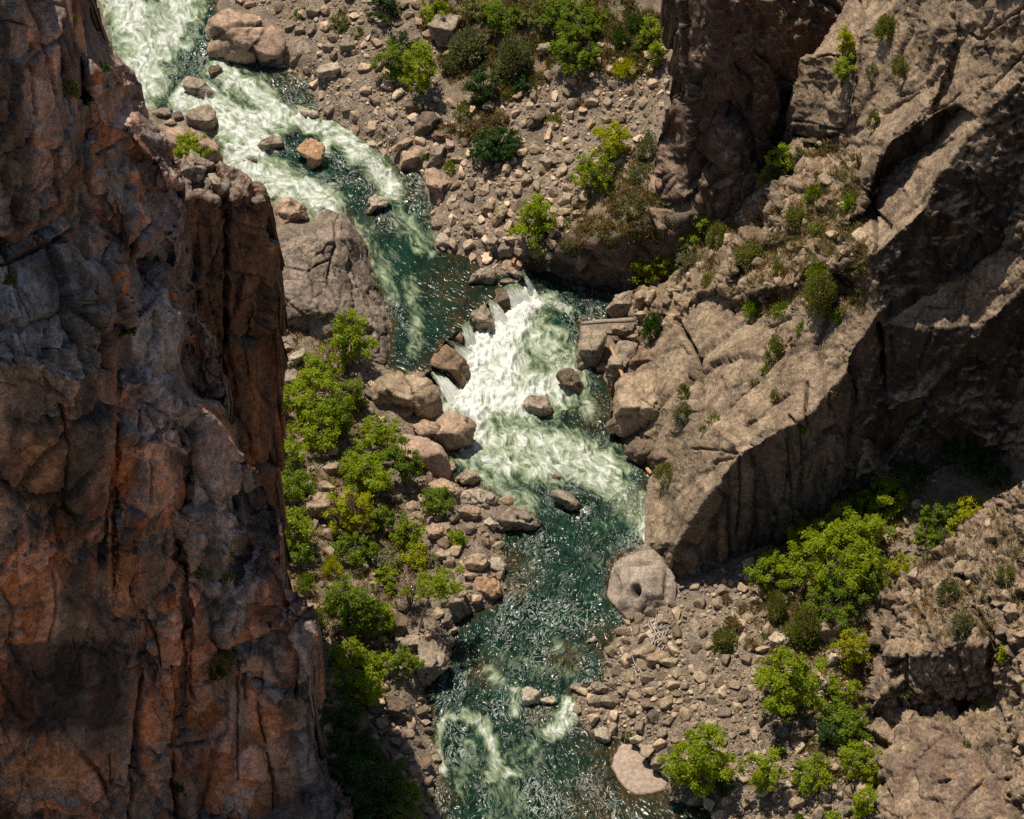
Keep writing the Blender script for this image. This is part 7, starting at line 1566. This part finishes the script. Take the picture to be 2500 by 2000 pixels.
STONEWARM = np.array((1.07, 1.06, 0.92))
STONECOL = {'upper': [(0.40, 0.30, 0.235), (0.33, 0.25, 0.205), (0.29, 0.225, 0.19), (0.44, 0.33, 0.26)], 'left': [(0.29, 0.215, 0.17), (0.24, 0.18, 0.15), (0.34, 0.25, 0.195), (0.2, 0.155, 0.13)], 'lower': [(0.35, 0.27, 0.205), (0.30, 0.235, 0.185), (0.39, 0.30, 0.23), (0.26, 0.2, 0.165)]}
PICK = []
def scatter(label, poly, key, n, seed):
    rs = np.random.RandomState(seed); pl = np.array(poly, float); lo, hi = pl.min(0), pl.max(0)
    cell = 9.0; grid = {}; out = []
    tries = int(n * 4.2)
    U = rs.uniform(lo[0], hi[0], tries); V = rs.uniform(lo[1], hi[1], tries)
    r = 1.85 * (rs.pareto(2.05, tries) + 1); r = np.minimum(r, 20)
    ok = inside(poly, U, V) & (U < 2520) & (V > -390) & (V < 2030)
    cl = np.zeros(tries, bool)
    for c_ in CLUSTER: cl |= inside(c_, U, V)
    r = np.where(cl, np.minimum(r * 1.8, 21), r)
    veg = veg_mask(U, V) > 0.55
    ok &= ~(veg & (rs.uniform(0, 1, tries) < 0.62))
    if label != 'cliff foot stones': ok &= ~covered(U, V)
    sand = fbm(np.stack([U / 75, V / 55, U * 0], 1), 3, seed=seed); ok &= ~((sand > 0.12) & (rs.uniform(0, 1, tries) < 0.75) & (r < 9)) 
    r = np.where((sand > 0.12) & (r < 14), np.minimum(r, 3.5), r)
    wet = (inside(UPPER, U, V) & (polydist(UPPER, U, V, True) > 9)) | (inside(LOWER, U, V) & (polydist(LOWER, U, V, True) > 9)); ok &= ~wet
    for (bu, bv, br, _, _) in BOULDERS: ok &= np.hypot(U - bu, (V - bv)) > br * 0.72
    fan = inside(S('c8', [(1690, 1320), (1745, 1235), (1890, 1290), (2050, 1490), (2030, 1550), (1850, 1585), (1720, 1470)]), U, V); ok &= ~fan
    idx = np.where(ok)[0]; idx = idx[np.argsort(-r[idx])]
    for i in idx:
        if len(out) >= n: break
        u, v, q = U[i], V[i], r[i]; gx, gy = int(u // cell), int(v // cell); bad = False
        k = int(math.ceil((q + 19) / cell)) if q > 7 else 1
        for a in range(gx - k, gx + k + 1):
            for b_ in range(gy - k, gy + k + 1):
                for (x, y, s_) in grid.get((a, b_), ()):
                    if (x - u) ** 2 + ((y - v) * 1.25) ** 2 < (0.82 * (s_ + q)) ** 2: bad = True; break
                if bad: break
            if bad: break
        if bad: continue
        grid.setdefault((gx, gy), []).append((u, v, q)); out.append((u, v, q))
    out = np.array(out); z = ground_z(out[:, 0], out[:, 1])
    hid = np.zeros(len(out), bool)
    for (pu, pv, pr, pq) in PLANTS: hid |= ((out[:, 0] - pu) / (pr + 4)) ** 2 + ((out[:, 1] - pv) / (pq + 4)) ** 2 < 1
    inframe = (out[:, 0] > 5) & (out[:, 0] < 2495) & (out[:, 1] > 5) & (out[:, 1] < 1995)
    if label in ('cliff foot stones', 'gravel farther upstream'): inframe[:] = False
    return out, z, hid | ~inframe, key, label, rs

PENDING = [scatter(k, *v, seed=60 + i) for i, (k, v) in enumerate(REG.items())]
allr = np.concatenate([np.where(h, 0, o[:, 2]) for o, z, h, *_ in PENDING]); thr = None
_order = np.argsort(-(allr + np.random.RandomState(4).uniform(0, 0.01, len(allr))))[:195]; SINGLE = np.zeros(len(allr), bool); SINGLE[_order] = True; _k = 0

def put(u, v, q, z, key, rs, variants):
    vv, f = variants[rs.randint(len(variants))]; m = MPP * (CAM[2] - z) / CAM[2] * q
    A = rotmat(rs) if q < 7 else rotmat(rs)
    p = (vv * rs.uniform(0.85, 1.2, 3)) @ A.T * m; p[:, 2] *= 0.85
    pal = STONECOL[key]; c = np.array(pal[rs.randint(len(pal))]) * STONEWARM * rs.uniform(0.5, 1.42)
    C = P(u, v, z) + np.array([0, 0, 0.32 * m])
    return p, f, c, C

# landmarks for telling the single stones apart
MARKS = [(u, v, r, ref) for (u, v, r, l, ref) in BOULDERS if ref]
def where(u, v, used, cword, size):
    d = sorted((math.hypot(u - a, v - b_) - r, a, b_, r, ref) for a, b_, r, ref in MARKS)
    for (d1, a, b_, r, ref) in d[:4]:
        dx, dy = u - a, v - b_; ang = math.degrees(math.atan2(-dy, dx)) % 360
        side = ['right of', 'above and right of', 'above', 'above and left of', 'left of', 'below and left of', 'below', 'below and right of'][int((ang + 22.5) // 45) % 8]
        for form in (f'{size} {cword} rock {side} {ref}', f'{size} {cword} rock {"just " if d1 < 30 else "farther "}{side} {ref}'):
            if form not in used: return form
    for (d1, a, b_, r, ref) in d[:7]:
        for (d2, a2, b2, r2, ref2) in d[:7]:
            form = f'{size} {cword} rock between {ref} and {ref2}'
            if ref != ref2 and form not in used and len(form.split()) <= 16: return form
    for (d1, a, b_, r, ref) in d[:12]:
        for (d2, a2, b2, r2, ref2) in d[:12]:
            form = f'{size} {cword} rock nearer {ref} than {ref2}'
            if ref != ref2 and form not in used and len(form.split()) <= 16: return form
    return f'{size} {cword} rock among the cobbles near {d[0][4]}'
def colour_word(c):
    L = c.mean()
    if c[0] / c[2] > 1.68: return 'tan' if L > 0.24 else 'brown'
    return 'pale' if L > 0.33 else ('grey' if L > 0.2 else 'dark grey')
USED = set()
def single_stone(u, v, q, z, key, rs, group, variants=ROCKB):
    p, f, c, C = put(u, v, q, z, key, rs, variants)
    w_ = p + C
    cc = np.tile(c, (len(p), 1)); cc = mix(cc, c * 0.6, sstep(0.0, 0.5, fbm(w_ * 1.5, 4, 0.6, 9)) * 0.7); cc = mix(cc, np.minimum(c * 1.3, .6), sstep(0.1, 0.5, fbm(w_ * 3, 3, 0.6, 10)) * 0.5)
    lab = where(u, v, USED, colour_word(c), 'big' if q > 17 else ('medium' if q > 13 else 'small')); USED.add(lab)
    tag(link('rock', new_mesh('rock', p, f, cc, M_BOULDER), loc=C), lab, 'rock', group)

for o, z, hid, key, label, rs in PENDING:
    VV, FF, CC, base = [], [], [], 0
    for (u, v, q), zz, h in zip(o, z, hid):
        _k += 1
        if SINGLE[_k - 1] and not h:
            single_stone(u, v, q, zz, key, rs, 'loose rocks on the ' + label); continue
        p, f, c, C = put(u, v, q, zz, key, rs, ROCKV if q > 5 else ROCKS)
        VV.append(p + C); FF.append(f + base); base += len(p); CC.append(np.tile(c, (len(p), 1)))
    me = new_mesh('rubble', np.vstack(VV), np.vstack(FF), np.vstack(CC), M_RUBBLE, smooth=False)
    tag(link('rubble', me), 'loose ' + label + ' of small angular stones', kind='stuff')

# blocks lying on the ridge and the outcrop
MARKS += [(2158, 300, 60, 'the climbing ridge bushes'), (1935, 470, 25, 'the green bush amid the ridge'), (2002, 705, 40, 'the large olive cleft bush'), (1945, 520, 30, 'the twiggy ridge bush'), (1905, 388, 30, 'the bush under the ledges'), (2080, 490, 30, 'the overhang bush'), (1835, 750, 25, 'the rounded ridge bush'), (1890, 845, 30, 'the slope bush'), (2316, 1438, 35, 'the outcrop sage bush'), (2350, 1513, 30, 'the second sage bush'), (1720, 570, 30, 'the ridge edge bushes'), (1830, 615, 40, 'the broad olive sage bush')]
def ridge_blocks(polys, n, only, seed, rmin, rmax, group, key):
    rs = np.random.RandomState(seed); done = []; k = 0
    while len(done) < n and k < n * 60:
        k += 1; pl = polys[rs.randint(len(polys))]; a = np.array(pl); u = rs.uniform(*a[:, 0][[a[:, 0].argmin(), a[:, 0].argmax()]]); v = rs.uniform(a[:, 1].min(), a[:, 1].max())
        q = rmin + (rmax - rmin) * rs.uniform() ** 2
        if not inside(pl, np.array([u]), np.array([v]))[0] or any((u - x) ** 2 + (v - y) ** 2 < (0.85 * (q + s_)) ** 2 for x, y, s_ in done): continue
        if any(((u - pu) / (pr + 3)) ** 2 + ((v - pv) / (pq + 3)) ** 2 < 1 for pu, pv, pr, pq in PLANTS): continue
        done.append((u, v, q)); z = surf_z([u], [v], only)[0]
        single_stone(u, v, q, z - 0.1, key, rs, group)
ridge_blocks([[(1560, 720), (1680, 640), (1720, 700), (1640, 800), (1560, 840)], [(1690, 650), (1800, 520), (1880, 440), (1930, 360), (2050, 340), (2090, 460), (2110, 560), (2080, 720), (1960, 760), (1830, 730), (1720, 700)]], 62, ('ridge',), 5, 10, 30, 'blocks jumbled on the ridge', 'lower')
ridge_blocks([[(2160, 1440), (2260, 1370), (2440, 1230), (2480, 1300), (2440, 1480), (2250, 1480)], [(2440, 1500), (2495, 1450), (2495, 1900), (2440, 1700)]], 22, ('outcrop',), 6, 9, 24, 'blocks on the corner outcrop', 'lower')
# ---------------------------------------------------------------- camera, sun and sky
cd = bpy.data.cameras.new('camera'); cam = bpy.data.objects.new('camera', cd); COL.objects.link(cam)
cam.location = Vector(CAM); cam.rotation_euler = (math.radians(90) - PITCH, 0, 0)
cd.sensor_fit = 'HORIZONTAL'; cd.angle = 2 * math.atan(TANH); cd.clip_start = 1.0; cd.clip_end = 5000
scene.camera = cam
TO_SUN = Vector((-0.23, 0.28, 1.0)).normalized()
sd = bpy.data.lights.new('sun', 'SUN'); sd.energy = 5.0; sd.angle = math.radians(0.5); sd.color = (1.0, 0.90, 0.76)
sun = bpy.data.objects.new('sun', sd); COL.objects.link(sun)
sun.rotation_euler = (-TO_SUN).to_track_quat('-Z', 'Y').to_euler()
w = bpy.data.worlds.new('World'); scene.world = w; w.use_nodes = True
nt = w.node_tree; bg = nt.nodes['Background']
sk = nt.nodes.new('ShaderNodeTexSky'); sk.sky_type = 'NISHITA'; sk.sun_disc = False
sk.sun_elevation = math.asin(TO_SUN.z); sk.sun_rotation = math.atan2(TO_SUN.x, TO_SUN.y)
nt.links.new(sk.outputs[0], bg.inputs['Color']); bg.inputs['Strength'].default_value = 0.064
scene.view_settings.view_transform = 'Standard'; scene.view_settings.look = 'None'; scene.view_settings.exposure = 0
scene.render.engine = 'CYCLES'; scene.cycles.max_bounces = 5; scene.cycles.use_denoising = False; scene.cycles.sample_clamp_indirect = 4.0
